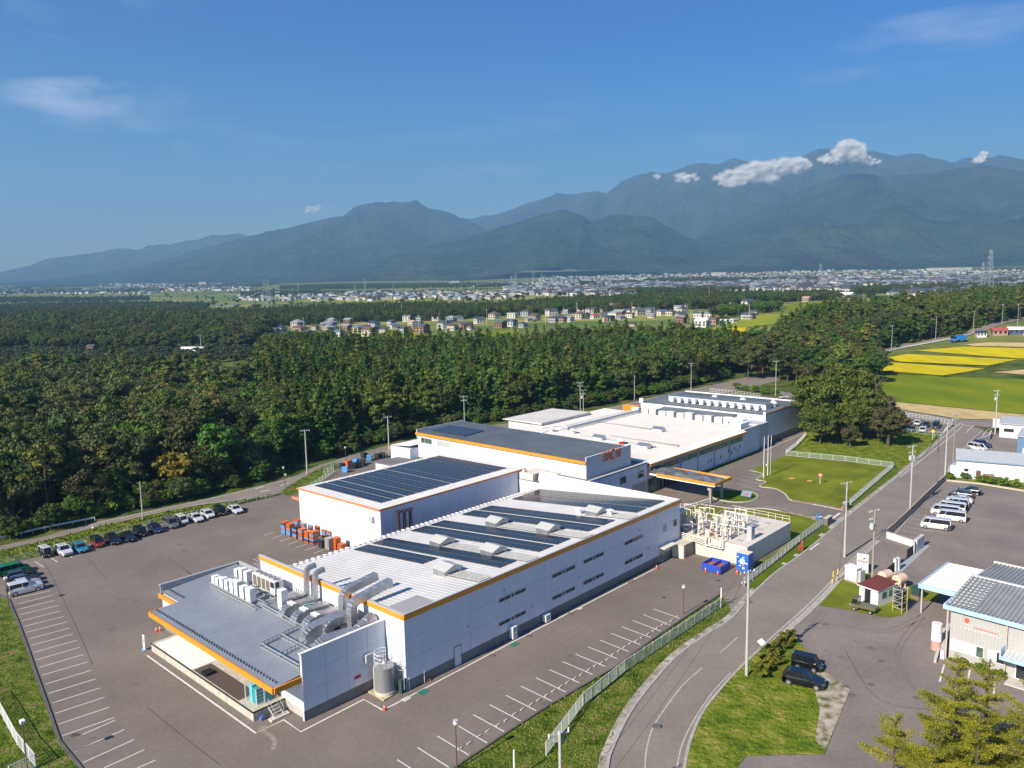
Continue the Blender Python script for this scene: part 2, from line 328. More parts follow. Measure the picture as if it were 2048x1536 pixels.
TERR = ground_mat('terrain', 'terrain'); MOUNT = ground_mat('mountain_forest', 'mountain'); ROUGH = ground_mat('rough_grass', 'rough'); LUSH = ground_mat('lush_grass', 'lush')
FIELD = ground_mat('green_field', 'field'); RICE = ground_mat('ripe_rice', 'rice'); RICEG = ground_mat('half_ripe_rice', 'rice_green'); STUB = ground_mat('stubble', 'stubble'); GRAV = ground_mat('gravel', 'gravel')

def grid_mesh(name, X, Y, Z, m, wrap=False, **kw):
    nr, nc = X.shape; co = np.stack([X, Y, Z], -1).reshape(-1, 3)
    i = np.arange(nr-1)[:, None]*nc+np.arange(nc-1)[None]; f = np.stack([i, i+1, i+nc+1, i+nc], -1).reshape(-1, 4)
    me = bpy.data.meshes.new(name); me.vertices.add(len(co)); me.vertices.foreach_set('co', co.astype('f').ravel())
    me.loops.add(f.size); me.loops.foreach_set('vertex_index', f.ravel().astype('i')); me.polygons.add(len(f)); me.polygons.foreach_set('loop_start', (np.arange(len(f))*4).astype('i')); me.polygons.foreach_set('loop_total', np.full(len(f), 4, 'i'))
    me.materials.append(m); me.update(); me.validate(); me.polygons.foreach_set('use_smooth', [True]*len(f))
    o = bpy.data.objects.new(name, me); COL.objects.link(o); _set(o, kind='structure', **kw); return o
# the ground: one sheet out to the mountains
_r = np.concatenate([[0, 40], np.geomspace(60, 13500, 150)]); _a = np.linspace(-math.pi, math.pi, 361)
_X = _r[:, None]*np.sin(_a)[None]; _Y = _r[:, None]*np.cos(_a)[None]; grid_mesh('ground', _X, _Y, TH(_X, _Y), TERR)

# the mountains: a height field whose crests are surveyed ridge by ridge
RIDGES = [  # distance, foot width, crest pixels
 (15200, 3200, [(-700, 560), (-200, 556), (0, 543), (60, 530), (90, 517), (150, 510), (200, 503), (235, 496), (280, 497), (296, 489), (340, 487), (380, 480), (430, 468), (475, 466), (510, 471), (560, 474), (700, 520)]),
 (11500, 4200, [(-700, 585), (0, 566), (120, 556), (250, 535), (330, 520), (400, 498), (505, 474), (540, 466), (600, 452), (660, 436), (690, 433), (705, 420), (725, 412), (755, 404), (800, 403), (815, 401), (832, 400), (858, 414), (905, 424), (935, 438), (1000, 470), (1060, 490), (1200, 540)]),
 (13600, 4200, [(700, 560), (900, 450), (930, 436), (975, 428), (1005, 424), (1050, 405), (1080, 396), (1110, 387), (1150, 389), (1190, 381), (1215, 386), (1240, 366), (1270, 351), (1300, 346), (1330, 349), (1375, 335), (1400, 330), (1440, 332), (1456, 324), (1470, 321), (1484, 326), (1540, 332), (1590, 328), (1625, 308), (1640, 301), (1665, 298), (1720, 302), (1760, 306), (1790, 310), (1835, 306), (1850, 308), (1870, 317), (1900, 322), (1935, 316), (2000, 309), (2048, 315), (2300, 330), (2900, 380)]),
 (9600, 4000, [(900, 600), (1100, 566), (1240, 545), (1350, 500), (1450, 452), (1520, 423), (1560, 405), (1600, 385), (1640, 363), (1690, 349), (1725, 343), (1770, 349), (1830, 344), (1900, 334), (1960, 326), (2000, 330), (2048, 340), (2200, 370), (2600, 440), (2900, 470)]),
 (8300, 2900, [(300, 590), (520, 556), (700, 525), (800, 501), (870, 487), (930, 476), (1000, 455), (1060, 440), (1095, 430), (1125, 423), (1150, 429), (1185, 446), (1215, 436), (1260, 432), (1310, 440), (1350, 463), (1420, 495), (1550, 545)]),
 (6900, 1100, [(-700, 600), (-100, 584), (60, 571), (160, 568), (280, 572), (400, 580), (540, 566), (600, 553), (690, 551), (760, 549), (880, 547), (1000, 549), (1130, 548), (1240, 541), (1330, 541), (1420, 552), (1560, 560), (1800, 560)]),
]
_az = np.radians(np.linspace(-56, 56, 880)); _rr = np.linspace(5400, 16600, 170)
AZ, RR = np.meshgrid(_az, _rr); MX, MY = RR*np.sin(AZ), RR*np.cos(AZ); base = TH(MX, MY)-25
def fbm(x, y, oct=5, seed=0):
    out = np.zeros_like(x); amp = 1.0; tot = 0
    g = np.random.default_rng(seed).random((256, 256))
    for o in range(oct):
        xi, yi = np.floor(x), np.floor(y); fx, fy = x-xi, y-yi; fx = fx*fx*(3-2*fx); fy = fy*fy*(3-2*fy); a = xi.astype(int) & 255; b = yi.astype(int) & 255; a1, b1 = (a+1) & 255, (b+1) & 255
        v = g[a, b]*(1-fx)*(1-fy)+g[a1, b]*fx*(1-fy)+g[a, b1]*(1-fx)*fy+g[a1, b1]*fx*fy
        out += amp*(1-np.abs(2*v-1)); tot += amp; amp *= .52; x = x*2.03+17; y = y*2.03+5
    return out/tot
HT = base.copy(); wx = fbm(MX/2600, MY/2600, 3, 3)*900
spur = fbm((MX+wx)/1150+9, (MY*.55+wx)/1500, 6, 5)
for k, (rd, wid, pts) in enumerate(RIDGES):
    az = []; te = []
    for x, y in pts: d = ray(x, y); h = math.hypot(d[0], d[1]); az.append(math.atan2(d[0], d[1])); te.append(d[2]/h)
    crest = H+np.interp(AZ, az, te)*rd
    jag = (fbm(AZ*60+k*7, AZ*0+k, 4, 20+k)-.5)*60*(crest/1800).clip(.15, 1); crest = crest+jag
    rc = rd+260*np.sin(AZ*9+k); t = (rc-RR)/wid; front = np.clip(1-np.clip(t, 0, None), 0, 1); prof = np.where(t >= 0, front**1.25, np.clip(1+t*wid/1500, 0, 1))
    h0 = base+25; h = h0+(crest-h0)*prof; h = h+(spur-.62)*(crest-h0).clip(0)*prof**.6*(1-prof).clip(0, 1)**.7*1.5
    HT = np.maximum(HT, np.where(prof > 0, h, base))
mo = grid_mesh('mountains', MX, MY, HT, MOUNT)

# the air: one closed box of thin even haze round everything
hb = MB().box((-15500, -400, -8), (15500, 17200, float(HT.max())+60))
HAZE_D = 1.0e-4
hm = bpy.data.materials.new('haze_air'); hm.use_nodes = True; hm.node_tree.nodes.clear(); pv = N(hm.node_tree, 'ShaderNodeVolumePrincipled'); pv.inputs['Color'].default_value = (.35, .67, 1.04, 1); pv.inputs['Density'].default_value = HAZE_D; pv.inputs['Anisotropy'].default_value = 0.08
ho = N(hm.node_tree, 'ShaderNodeOutputMaterial'); L(hm.node_tree, pv.outputs[0], ho.inputs['Volume'])
hb.build('haze', hm, None, 'w', kind='stuff')

# ---- paved grounds
yard_px = [(-60, 1142), (0, 1128), (100, 1108), (300, 1052), (440, 1018), (560, 990), (615, 965), (668, 938), (780, 912), (870, 888), (1000, 862), (1180, 832), (1300, 806), (1395, 780), (1500, 790), (1640, 800), (1700, 812), (1660, 830), (1620, 850), (1600, 882), (1571, 909), (1786, 930), (1700, 1016), (1655, 1046), (1540, 1130), (1487, 1170), (1442, 1188), (1380, 1228), (1300, 1283), (1230, 1335), (1160, 1375), (1091, 1416), (1020, 1462), (927, 1524), (870, 1564), (230, 1620), (161, 1536), (119, 1484), (93, 1408), (71, 1346), (54, 1295), (37, 1249), (17, 1200), (-40, 1170)]
sheet('factory_yard', px(yard_px, 0.0), ASPH)
ST_L = smooth_line(px([(1205, 1640), (1218, 1536), (1227, 1500), (1261, 1430), (1304, 1371), (1358, 1312), (1420, 1267), (1467, 1236), (1506, 1191), (1553, 1146), (1613, 1103), (1706, 1026), (1805, 947), (1893, 872), (1926, 846)]), 5)
ST_R = smooth_line(px([(1360, 1640), (1366, 1536), (1378, 1480), (1402, 1425), (1440, 1376), (1475, 1338), (1512, 1303), (1563, 1256), (1602, 1222), (1643, 1182), (1685, 1136), (1711, 1112), (1755, 1072), (1788, 1046), (1821, 1015), (1858, 979), (1891, 947), (1932, 892), (1965, 860)]), 5)
sheet('street', [(*p[:2], .006) for p in ST_L]+[(*p[:2], .006) for p in ST_R[::-1]], ASPH2)
sheet('gate_apron', px([(1442, 1188), (1487, 1170), (1506, 1180), (1500, 1196), (1468, 1236), (1450, 1215)], .003), ASPH2)
sheet('entrance_apron', px([(1684, 1023), (1702, 1012), (1712, 1020), (1672, 1058), (1648, 1046)], .003), ASPH2)
xr_t = [(1560, 782), (1640, 797), (1784, 817), (1912, 838), (2048, 842), (2200, 846)]; xr_b = [(2200, 880), (2048, 862), (1990, 856), (1930, 850), (1900, 851), (1784, 831), (1640, 806), (1560, 790)]
sheet('cross_road', px(xr_t+xr_b, .002), ASPH2)
sheet('delivery_lot', px([(1563, 1256), (1602, 1222), (1643, 1182), (1685, 1136), (1711, 1112), (1755, 1072), (1788, 1046), (1830, 1008), (1862, 980), (1893, 948), (1900, 962), (2048, 984), (2400, 1020), (2600, 1700), (1800, 1700), (1480, 1600), (1386, 1540), (1500, 1400)], -.004), ASPH3)
sheet('neighbour_lot', px([(1932, 895), (1965, 862), (2048, 874), (2200, 880), (2200, 960), (2048, 940), (1905, 925)], -.002), ASPH3)
sheet('small_car_park', px([(1740, 833), (1793, 838), (1908, 853), (1893, 868), (1800, 862), (1740, 850)], .0), ASPH)
fr_u = [(-60, 1104), (90, 1072), (180, 1047), (239, 1034), (444, 990), (581, 955), (640, 930), (760, 895), (900, 862), (1050, 842), (1176, 824), (1320, 791), (1400, 775), (1459, 762), (1540, 742)]
fr_l = [(1560, 760), (1495, 776), (1420, 788), (1300, 812), (1180, 840), (1050, 858), (900, 880), (760, 912), (650, 945), (600, 968), (540, 992), (393, 1011), (284, 1033), (200, 1052), (90, 1081), (-60, 1114)]
FRU, FRL = smooth_line(px(fr_u), 4), smooth_line(px(fr_l), 4)
sheet('forest_road', [(*p[:2], .001) for p in FRU+FRL], ASPH2)
rr = px([(1736, 712), (1790, 697), (1860, 684), (1920, 672), (1975, 655), (2030, 640), (2120, 620)], 0, 4, True); rb = MB(); strip(rb, rr, 6.5, 0); rb.v = [(x, y, float(TH(x, y))+.25) for x, y, z in rb.v]; rb.build('rural_road', ASPH2, None, kind='structure')

# ---- grass, lawns and fields
sheet('road_verge', px([(-60, 1116), (90, 1083), (200, 1054), (284, 1035), (393, 1013), (533, 995), (560, 986), (440, 1015), (300, 1049), (100, 1105), (-60, 1140)], .03), LUSH)
sheet('west_bank', px([(-200, 1175), (-40, 1172), (17, 1202), (37, 1251), (54, 1297), (71, 1348), (93, 1410), (119, 1486), (161, 1538), (225, 1622), (-300, 1700)], .02), ROUGH)
sheet('roadside_bank', px([(1442, 1190), (1460, 1215), (1462, 1228), (1415, 1262), (1352, 1306), (1298, 1365), (1254, 1424), (1219, 1496), (1210, 1536), (1195, 1620), (872, 1566), (928, 1526), (1021, 1464), (1092, 1418), (1161, 1377), (1231, 1337), (1301, 1285), (1381, 1230)], .03), ROUGH)
sheet('mound', px([(562, 982), (600, 958), (640, 935), (668, 925), (700, 925), (668, 938), (640, 962), (600, 985), (575, 992)], .06), ROUGH)
sheet('east_lawn', px([(1500, 941), (1535, 925), (1571, 911), (1786, 932), (1762, 952), (1690, 1019), (1684, 1021), (1636, 1011), (1583, 1001), (1572, 990), (1560, 982), (1546, 977), (1519, 973), (1532, 964), (1513, 959), (1526, 949)], .05), LAWN)
sheet('verge_strip', px([(1788, 933), (1799, 944), (1700, 1019), (1690, 1022)], .05), LAWN2)
sheet('works_lawn', px([(1362, 1055), (1362, 1012), (1392, 1009), (1430, 1014), (1480, 1020), (1523, 1018), (1570, 1025), (1631, 1037), (1648, 1046), (1600, 1083), (1512, 1140), (1500, 1135), (1582, 1082)], .05), LAWN)
sheet('street_strip', px([(1650, 1050), (1668, 1053), (1620, 1092), (1560, 1138), (1510, 1178), (1490, 1170)], .05), LAWN2)
isl = smooth_line(px([(1418, 987), (1424, 994), (1440, 1000), (1470, 1004), (1500, 1002), (1514, 995), (1512, 988), (1498, 983), (1470, 981), (1445, 980), (1425, 981), (1418, 987)], .09), 4)
sheet('island_lawn', isl, LAWN2)
sheet('tree_meadow', px([(1573, 908), (1602, 884), (1622, 852), (1740, 852), (1800, 864), (1890, 870), (1803, 946), (1790, 931)], -.02), LUSH)
sheet('shed_grass', px([(1630, 1209), (1687, 1142), (1731, 1142), (1770, 1165), (1841, 1171), (1871, 1175), (1882, 1203), (1819, 1200), (1806, 1230), (1780, 1235), (1757, 1232), (1696, 1219), (1655, 1214)], .04), LAWN)
sheet('corner_grass', px([(1573, 1262), (1592, 1275), (1624, 1317), (1655, 1345), (1700, 1380), (1649, 1508), (1560, 1510), (1491, 1512), (1470, 1540), (1366, 1560), (1366, 1536), (1378, 1480), (1402, 1426), (1440, 1376), (1475, 1339), (1512, 1304)], .058), LUSH)
sheet('gravel_patch', px([(1634, 1345), (1655, 1345), (1700, 1380), (1676, 1440), (1650, 1500), (1630, 1480), (1640, 1420), (1632, 1390), (1626, 1360)], .06), GRAV)
sheet('lot_verge', px([(1893, 950), (1905, 960), (1960, 966), (2048, 978), (2048, 960), (1990, 950), (1900, 942)], .03), LUSH)
sheet('green_fields', px([(1730, 752), (1760, 735), (1890, 755), (2050, 740), (2300, 740), (2300, 850), (2048, 828), (1894, 813), (1755, 799), (1700, 790)], .03), FIELD)
sheet('stubble_field', px([(1700, 792), (1755, 800), (1894, 814), (2048, 829), (2250, 846), (2200, 849), (2048, 841), (1914, 837), (1786, 816), (1690, 802)], .05), STUB)
def far_sheet(name, pts, m, dz):
    P = px(pts, dz, 0, True); out = []
    for a, c in zip(P, P[1:]+P[:1]):
        for k in range(6): q = a+(c-a)*k/6; q = np.array([q[0], q[1], float(TH(q[0], q[1]))+dz]); out.append(q)
    return sheet(name, out, m)
far_sheet('rice_field', [(1748, 724), (1800, 727), (1970, 738), (1885, 752), (1738, 740)], RICE, .3)
far_sheet('rice_field', [(1768, 717), (1815, 709), (2034, 720), (1976, 732), (1800, 724)], RICE, .3)
far_sheet('rice_field', [(1832, 702), (1929, 694), (2100, 699), (2100, 716), (2040, 718)], RICE, .3)
far_sheet('rice_field', [(1929, 690), (1975, 686), (2100, 687), (2100, 696), (1945, 693)], STUB, .35)
far_sheet('rice_field', [(1985, 746), (2080, 737), (2080, 753)], STUB, .35)
far_sheet('rice_field', [(1405, 659), (1495, 655), (1482, 674), (1436, 681)], RICE, .3)
far_sheet('rice_field', [(1445, 654), (1521, 629), (1570, 629), (1570, 646), (1500, 655)], RICEG, .25)
far_sheet('meadow', [(755, 662), (815, 665), (872, 671), (802, 681), (765, 676)], FIELD, .3)
far_sheet('meadow', [(955, 664), (1047, 660), (1021, 674), (970, 674)], FIELD, .3)
far_sheet('rice_field', [(1560, 612), (1640, 604), (1760, 604), (1840, 600), (1700, 622), (1600, 630)], FIELD, .3)
far_sheet('rice_field', [(1790, 597), (1850, 594), (1900, 600), (1830, 607)], RICE, .35)
for q in [[(900, 604), (930, 601), (935, 605)], [(560, 603), (700, 595), (930, 598), (800, 607)], [(820, 586), (980, 583), (1090, 586), (940, 592)], [(1750, 548), (1900, 545), (2048, 548), (2048, 552), (1800, 553)]]:
    far_sheet('rice_field', q, RICEG, .6)

# ---- kerbs and painted lines
kb = MB(); strip(kb, ST_L, .3, 0, .13, off=.15); strip(kb, ST_R, .3, 0, .1, off=-.15); strip(kb, ST_R[:60], .9, 0, .05, off=-.8)
kb.build('kerb', CONC, None, kind='structure')
gp = MB(); strip(gp, ST_L, .75, -.02, .045, off=.68)
gp.build('gutter', mat('gutter_slabs', (.3, .27, .22), .9, var=.35, vscale=.8), None, kind='structure')
gp = MB()                                                            # pale slabs laid in the gutter
for i in range(2, len(ST_L)-8):
    if random.random() < .35:
        a, c = ST_L[i][:2], ST_L[i+1][:2]; d = (c-a)/np.linalg.norm(c-a); nrm = np.array([-d[1], d[0]])
        for ln in (a+nrm*.68,): gp.bar((*ln, .04), (*(ln+d*random.choice([.9, 1.2, 1.8])), .04), .66, .05)
gp.build('gutter_slab', mat('gutter_pale', (.4, .37, .31), .9, var=.2, vscale=1), None, kind='structure')
ik = MB(); strip(ik, isl, .22, 0, .14); strip(ik, smooth_line(px([(1500, 941), (1526, 949), (1513, 959), (1532, 964), (1519, 973), (1546, 977), (1560, 982), (1572, 990), (1583, 1001), (1636, 1011), (1684, 1021)]), 4), .2, 0, .13)
strip(ik, smooth_line(px([(1362, 1010), (1392, 1008), (1430, 1013), (1480, 1019), (1523, 1017), (1570, 1024), (1631, 1036)]), 4), .2, 0, .13); ik.build('kerb', CONCL, None, kind='structure')
sk = MB(); strip(sk, smooth_line(px([(1583, 1003), (1640, 1012), (1688, 1022)]), 5), .9, 0, .16, off=.5); strip(sk, px([(1560, 1022), (1600, 1028), (1640, 1041)]), .9, 0, .14, off=-.3); sk.build('stone_edging', mat('stones', (.25, .19, .15), .95, var=.5, vscale=3, bump=1, bscale=4), None, kind='structure')
wk = MB(); strip(wk, px([(-40, 1170), (17, 1200), (37, 1249), (54, 1295), (71, 1346), (93, 1408), (119, 1484), (161, 1536), (230, 1620)]), .3, -.02, .12); strip(wk, px([(870, 1564), (927, 1524), (1020, 1462), (1091, 1416), (1160, 1375), (1230, 1335), (1300, 1283), (1380, 1228), (1442, 1188)]), .22, 0, .12)
wk.build('yard_kerb', mat('dark_concrete', (.1, .09, .08), .9, var=.2), None, kind='structure')
def line(name, pts, w, m=PAINT, z=.012, dash=None, n=0):
    P = px(pts, 0, n) if not isinstance(pts[0], np.ndarray) else pts
    b = MB()
    if dash:
        acc = 0
        for a, c in zip(P[:-1], P[1:]):
            ln = np.linalg.norm(c[:2]-a[:2]); k = 0
            if (int(acc//dash[0]) % 2) == 0: strip(b, [a, c], w, z)
            acc += ln
    else: strip(b, P, w, z)
    return b.build(name, m, None, kind='structure')
def abl(pts): return [AB(a, b) for a, b in pts]
line('boundary_line', px([(294, 1311), (512, 1466.6), (567.5, 1439.7), (601.4, 1463.7), (727.5, 1399), (765, 1420)]), .22)
line('boundary_line', px([(775, 1416), (1030, 1281.5), (1310, 1137.4)]), .2)
line('boundary_line', px([(1407, 949), (1500, 913), (1612, 865)]), .2); line('boundary_line', px([(1400, 955), (1470, 925)]), .18)
st_z = []
for x0, y0, x1, y1 in [(28.6, 1197.5, 100, 1181.5), (38, 1207.5, 105, 1190.5), (36, 1219, 110, 1200.5), (40, 1229.5, 116, 1211), (44.5, 1241.5, 121, 1222), (48.7, 1252.8, 127, 1233), (53, 1265, 133, 1244), (58, 1278, 139, 1256), (62.5, 1291, 146, 1268), (67.4, 1305, 153, 1281), (72.5, 1320, 160, 1294.5), (78.5, 1335, 167, 1309), (84, 1350.5, 175, 1324), (90.6, 1368.5, 183, 1340.5), (97, 1387, 191, 1358), (103.5, 1406.5, 199.5, 1376), (110.5, 1427, 209, 1394.5), (117.5, 1448.5, 218.6, 1414.5), (125, 1471.5, 228.6, 1435), (165.5, 1469, 230, 1440.5), (147, 1504, 249, 1459), (165.7, 1525.5, 268.5, 1479), (208, 1536, 289, 1499.5), (275, 1536, 311, 1520.5), (75, 1183, 92, 1178.5), (70, 1171, 85, 1167.5)]:
    line('parking_line', [(x0, y0), (x1, y1)], .13)
for x0, y0, x1, y1 in [(794.5, 1519.5, 840, 1549), (835, 1495, 898, 1535), (874.5, 1472, 937, 1510), (917, 1452, 974, 1486), (946.5, 1429.5, 1008.5, 1463.5), (979.5, 1409.5, 1041.5, 1442), (1011.5, 1390.5, 1072.5, 1421.5), (1042, 1372.5, 1103, 1402), (1071.5, 1355.5, 1131.5, 1384), (1099, 1339.5, 1158.5, 1365.5), (1125.5, 1323.5, 1185.5, 1349), (1151.5, 1308.5, 1210, 1333), (1175.5, 1293.5, 1234.5, 1317.5), (1199.5, 1280, 1257.5, 1303.5), (1222, 1266.5, 1280.5, 1289.5), (1243.5, 1253.5, 1302, 1275.5), (1265, 1241, 1322, 1262.5), (1286, 1229, 1340, 1250), (1305.5, 1217.5, 1360, 1237)]:
    line('parking_line', [(x0, y0), (x1, y1)], .13)
for k in range(15):                                                 # bays behind the row of cars
    t = k/14; x = 70+t*(468-70); y = 1123+t*(1008-1123)-6*math.sin(math.pi*t); line('parking_line', [(x, y), (x+17, y+11)], .12)
for k in range(7): line('parking_line', [(527+k*16.5, 1071+k*6.0), (548+k*16.5, 1064+k*6.0)], .12)
for k, (x0, y0, x1, y1) in enumerate([(1467, 955, 1512, 965), (1475, 949, 1515, 957), (1482, 945, 1522, 952), (1489, 941, 1528, 948), (1472, 967, 1511, 974), (1481, 961, 1518, 968)]): line('parking_line', [(x0, y0), (x1, y1)], .12, PAINTW)
for a in ([(1484, 973), (1503, 976)], [(1505, 978), (1521, 981)], [(1327, 978), (1367, 985)], [(1527, 1013), (1549, 1015), (1574, 1019)]): line('lane_mark', a, .2, PAINTW, n=2)
line('stop_line', [(1652, 1045), (1680, 1026)], .45, PAINT)
line('edge_line', [np.array([*(p[:2]+(q[:2]-p[:2])*.03), 0]) for p, q in zip(ST_L[:-1], np.repeat(np.array(ST_R), 2, 0))] if 0 else [p+0*p for p in ST_L], .14, PAINTW, z=.016)
cl = smooth_line(px([(1290, 1536), (1293, 1500), (1306, 1455), (1335, 1410), (1366, 1370), (1405, 1335)]), 4); line('centre_line', cl, .14, PAINTW, z=.016)
line('centre_line', px([(1440, 1306), (1475, 1275)]), .14, PAINTW, z=.016)
line('edge_line', smooth_line(px([(1352, 1560), (1354, 1536), (1364, 1490), (1388, 1440), (1425, 1385), (1462, 1345)]), 4), .13, PAINTW, z=.016)
line('centre_line', px([(1931, 866), (1948, 850)]), .16, z=.016); line('centre_line', px([(1620, 1100), (1638, 1086)]), .3, PAINT, z=.016)
line('edge_line', smooth_line(px([(1800, 954), (1893, 880), (1920, 857), (1925, 850), (1918, 846)]), 4), .15, z=.016)
line('edge_line', smooth_line(px([(1965, 872), (1975, 860), (1990, 854)]), 3), .15, z=.016)
line('stop_line', [(1926, 850), (1949, 852.5)], .4, z=.016)
line('edge_line', [p+(q-p)*.06 for p, q in zip(FRU, FRL[::-1])], .14, z=.01) if len(FRU) == len(FRL) else line('edge_line', [np.array([p[0], p[1], 0]) for p in smooth_line(px([(180, 1049), (239, 1036), (444, 992), (581, 957)]), 3)], .14, z=.012)
line('edge_line', px([(205, 1052), (284, 1032), (393, 1009.5), (530, 992)]), .13, z=.012); line('edge_line', px([(1186, 832), (1300, 806), (1330, 797)]), .16, z=.012); line('edge_line', px([(1180, 825), (1320, 793), (1400, 777)]), .14, z=.012)
for a in ([(510, 978), (528, 973)], [(520, 984), (540, 980)], [(560, 972), (578, 966)]): line('lane_mark', a, .35, z=.012)
# bays of the lots across the street
line('bay_line', px([(1787, 1071), (1830, 1021), (1892, 963)]), .14, PAINTW, z=.008)
for k in range(15): t = k/14; x = 1778+t*116; y = 1082-t*112; line('parking_line', [(x+5, y-5), (x+62-14*t, y+5-1*t)], .12, PAINTW, z=.008)
for x0, y0, x1, y1 in ((1888.5, 1329, 1879, 1364), (1939.6, 1340, 1932.5, 1377), (1991, 1353, 1987, 1392)): line('parking_line', [(x0, y0), (x1, y1)], .18, z=.008)
for k in range(7): line('parking_line', [(1968+k*6, 888+k*3.2), (1990+k*7, 890+k*3.2)], .12, PAINTW, z=.008)
mh = MB()
def manhole(x, y, r, m): MB().cyl(W(x, y, 0), W(x, y, .022), r, n=14).build('manhole_cover', m, None, kind='structure')
RUST = mat('rusty_iron', (.12, .06, .045), .8, var=.3, vscale=5); IRON = mat('dark_iron', (.05, .05, .055), .7)
for x, y in ((1057.5, 1273.6), (983.5, 1312.8), (857.5, 1362.8), (148.5, 1473), (1008, 1287.5), (1139.6, 1229.7), (1260, 1167), (1266, 1164)): manhole(x, y, .34, RUST)
for x, y, r in ((1313, 1456, .48), (1496.5, 1206, .5), (1443, 1247, .3)): manhole(x, y, r, IRON)
GRN = mat('green_grating', (.03, .16, .11), .6)
for a, b in ((53.9, -65.2), (69.2, -65.2)): MB().box((a, b, 0), (a+1.2, b+.9, .03)).build('drain_grating', GRN, None, 'ab', kind='structure')
for a, b, c, d in ((51.8, -65.4, 1.0, .7), (83.5, -65.4, .8, .6)): MB().box((a, b, 0), (a+c, b+d, .03)).build('drain_slab', CONCL, None, 'ab', kind='structure')
g_ = random.Random(4); STN = mat('oil_stain', (.125, .104, .09), .8, var=.3, vscale=3)
for k in range(46):
    x, y = g_.choice([(g_.uniform(60, 300), g_.uniform(1180, 1480)), (g_.uniform(300, 560), g_.uniform(1060, 1110)), (g_.uniform(850, 1300), g_.uniform(1230, 1440)), (g_.uniform(1650, 1900), g_.uniform(1240, 1400)), (g_.uniform(1300, 1480), g_.uniform(1150, 1200))]); p = W(x, y); n = 9; r = g_.uniform(.15, .6); a0 = g_.random()
    sheet('oil_stain', [(p[0]+math.cos(a0+q/n*6.283)*r*g_.uniform(.6, 1.4), p[1]+math.sin(a0+q/n*6.283)*r*g_.uniform(.5, 1.1), .0045 if x < 1500 else .001) for q in range(n)], STN)
for q in ([(330, 1110), (420, 1160), (470, 1075)], [(850, 1460), (1100, 1290), (1300, 1185), (1460, 1200)], [(900, 1500), (1150, 1320), (1340, 1205)], [(1640, 1240), (1760, 1260), (1840, 1230)], [(1840, 1230), (1790, 1310), (1860, 1420)]):
    for off in (0, 9): line('tyre_track', [(x+off, y+off*.6) for x, y in q], .16, mat('tyre_dark', (.158, .13, .11), .85, var=.1, vscale=2), z=.003, n=6)
# tar seams in the yard
for q in ([(88, 1125), (115, 1175), (160, 1270), (185, 1330)], [(175, 1115), (215, 1160)], [(295, 1415), (350, 1460), (440, 1530)], [(1690, 1300), (1760, 1400), (1900, 1420)]): line('tar_seam', q, .07, mat('tar', (.05, .045, .04), .8), z=.005, n=4)
line('water_stain', [(535, 1452), (520, 1458), (548, 1478), (545, 1500)], .5, mat('pale_stain', (.24, .2, .16), .9, var=.3, vscale=2), z=.005, n=5)
# ================================================================== TREES
BARK = mat('bark', (.09, .065, .045), .95, var=.3, vscale=3, bump=.6, bscale=8); BARKP = mat('red_pine_bark', (.2, .09, .05), .9, var=.25, vscale=3)
def leafm(n, c, c2, ov=.4, tr=.18): return mat(n, c, .62, var=.3, vscale=.5, col2=c2, objvar=ov, trans=tr, spec=.25)
LF_DARK = leafm('dark_broadleaf', (.105, .13, .03), (.036, .055, .014)); LF_MID = leafm('green_broadleaf', (.1, .165, .016), (.03, .065, .009)); LF_CON = leafm('conifer_needles', (.095, .15, .012), (.025, .055, .008)); LF_PINE = leafm('pine_needles', (.13, .17, .02), (.045, .07, .012))
LF_YEL = leafm('yellowish_leaves', (.28, .23, .015), (.12, .13, .012), .12); LF_BRIGHT = leafm('bright_leaves', (.16, .23, .015), (.07, .12, .01), .2); LF_BROWN = leafm('brownish_leaves', (.15, .12, .05), (.07, .07, .025), .2)
LF_NEAR = leafm('larch_needles', (.42, .4, .03), (.2, .22, .02), .05, .35); LF_BIG = leafm('big_tree_leaves', (.13, .16, .02), (.04, .065, .01), .1)

def quads_mesh(name, C, Nn, S, m, g, aspect=1.0, up=None):
    """leaf-sized faces: centres, facing directions, sizes"""
    n = len(C); Nn = Nn/np.linalg.norm(Nn, axis=1, keepdims=True); t = g.normal(size=(n, 3)) if up is None else up; t = t-(t*Nn).sum(1, keepdims=True)*Nn; t /= np.linalg.norm(t, axis=1, keepdims=True)+1e-9; b = np.cross(Nn, t)
    S = S[:, None]; v = np.stack([C-t*S-b*S*aspect*.6, C+t*S*.3-b*S*aspect, C+t*S*1.2, C+t*S*.2+b*S*aspect], 1).reshape(-1, 3)
    me = bpy.data.meshes.new(name); me.vertices.add(4*n); me.vertices.foreach_set('co', v.astype('f').ravel()); me.loops.add(4*n); me.loops.foreach_set('vertex_index', np.arange(4*n, dtype='i')); me.polygons.add(n); me.polygons.foreach_set('loop_start', (np.arange(n)*4).astype('i')); me.polygons.foreach_set('loop_total', np.full(n, 4, 'i'))
    me.materials.append(m); me.update(); return me
def clump_cloud(cc, cr, per, g, squash=.8):
    """faces spread over the surface of small clumps, facing outward with scatter"""
    d = g.normal(size=(len(cc)*per, 3)); d /= np.linalg.norm(d, axis=1, keepdims=True); d[:, 2] = np.where(d[:, 2] < -.25, -d[:, 2]*.6, d[:, 2]); rad = np.repeat(cr, per)*(g.random(len(d))**.35); sc = np.array([1, 1, squash])
    C = np.repeat(cc, per, 0)+d*rad[:, None]*sc; return C, d*sc+g.normal(size=d.shape)*.45
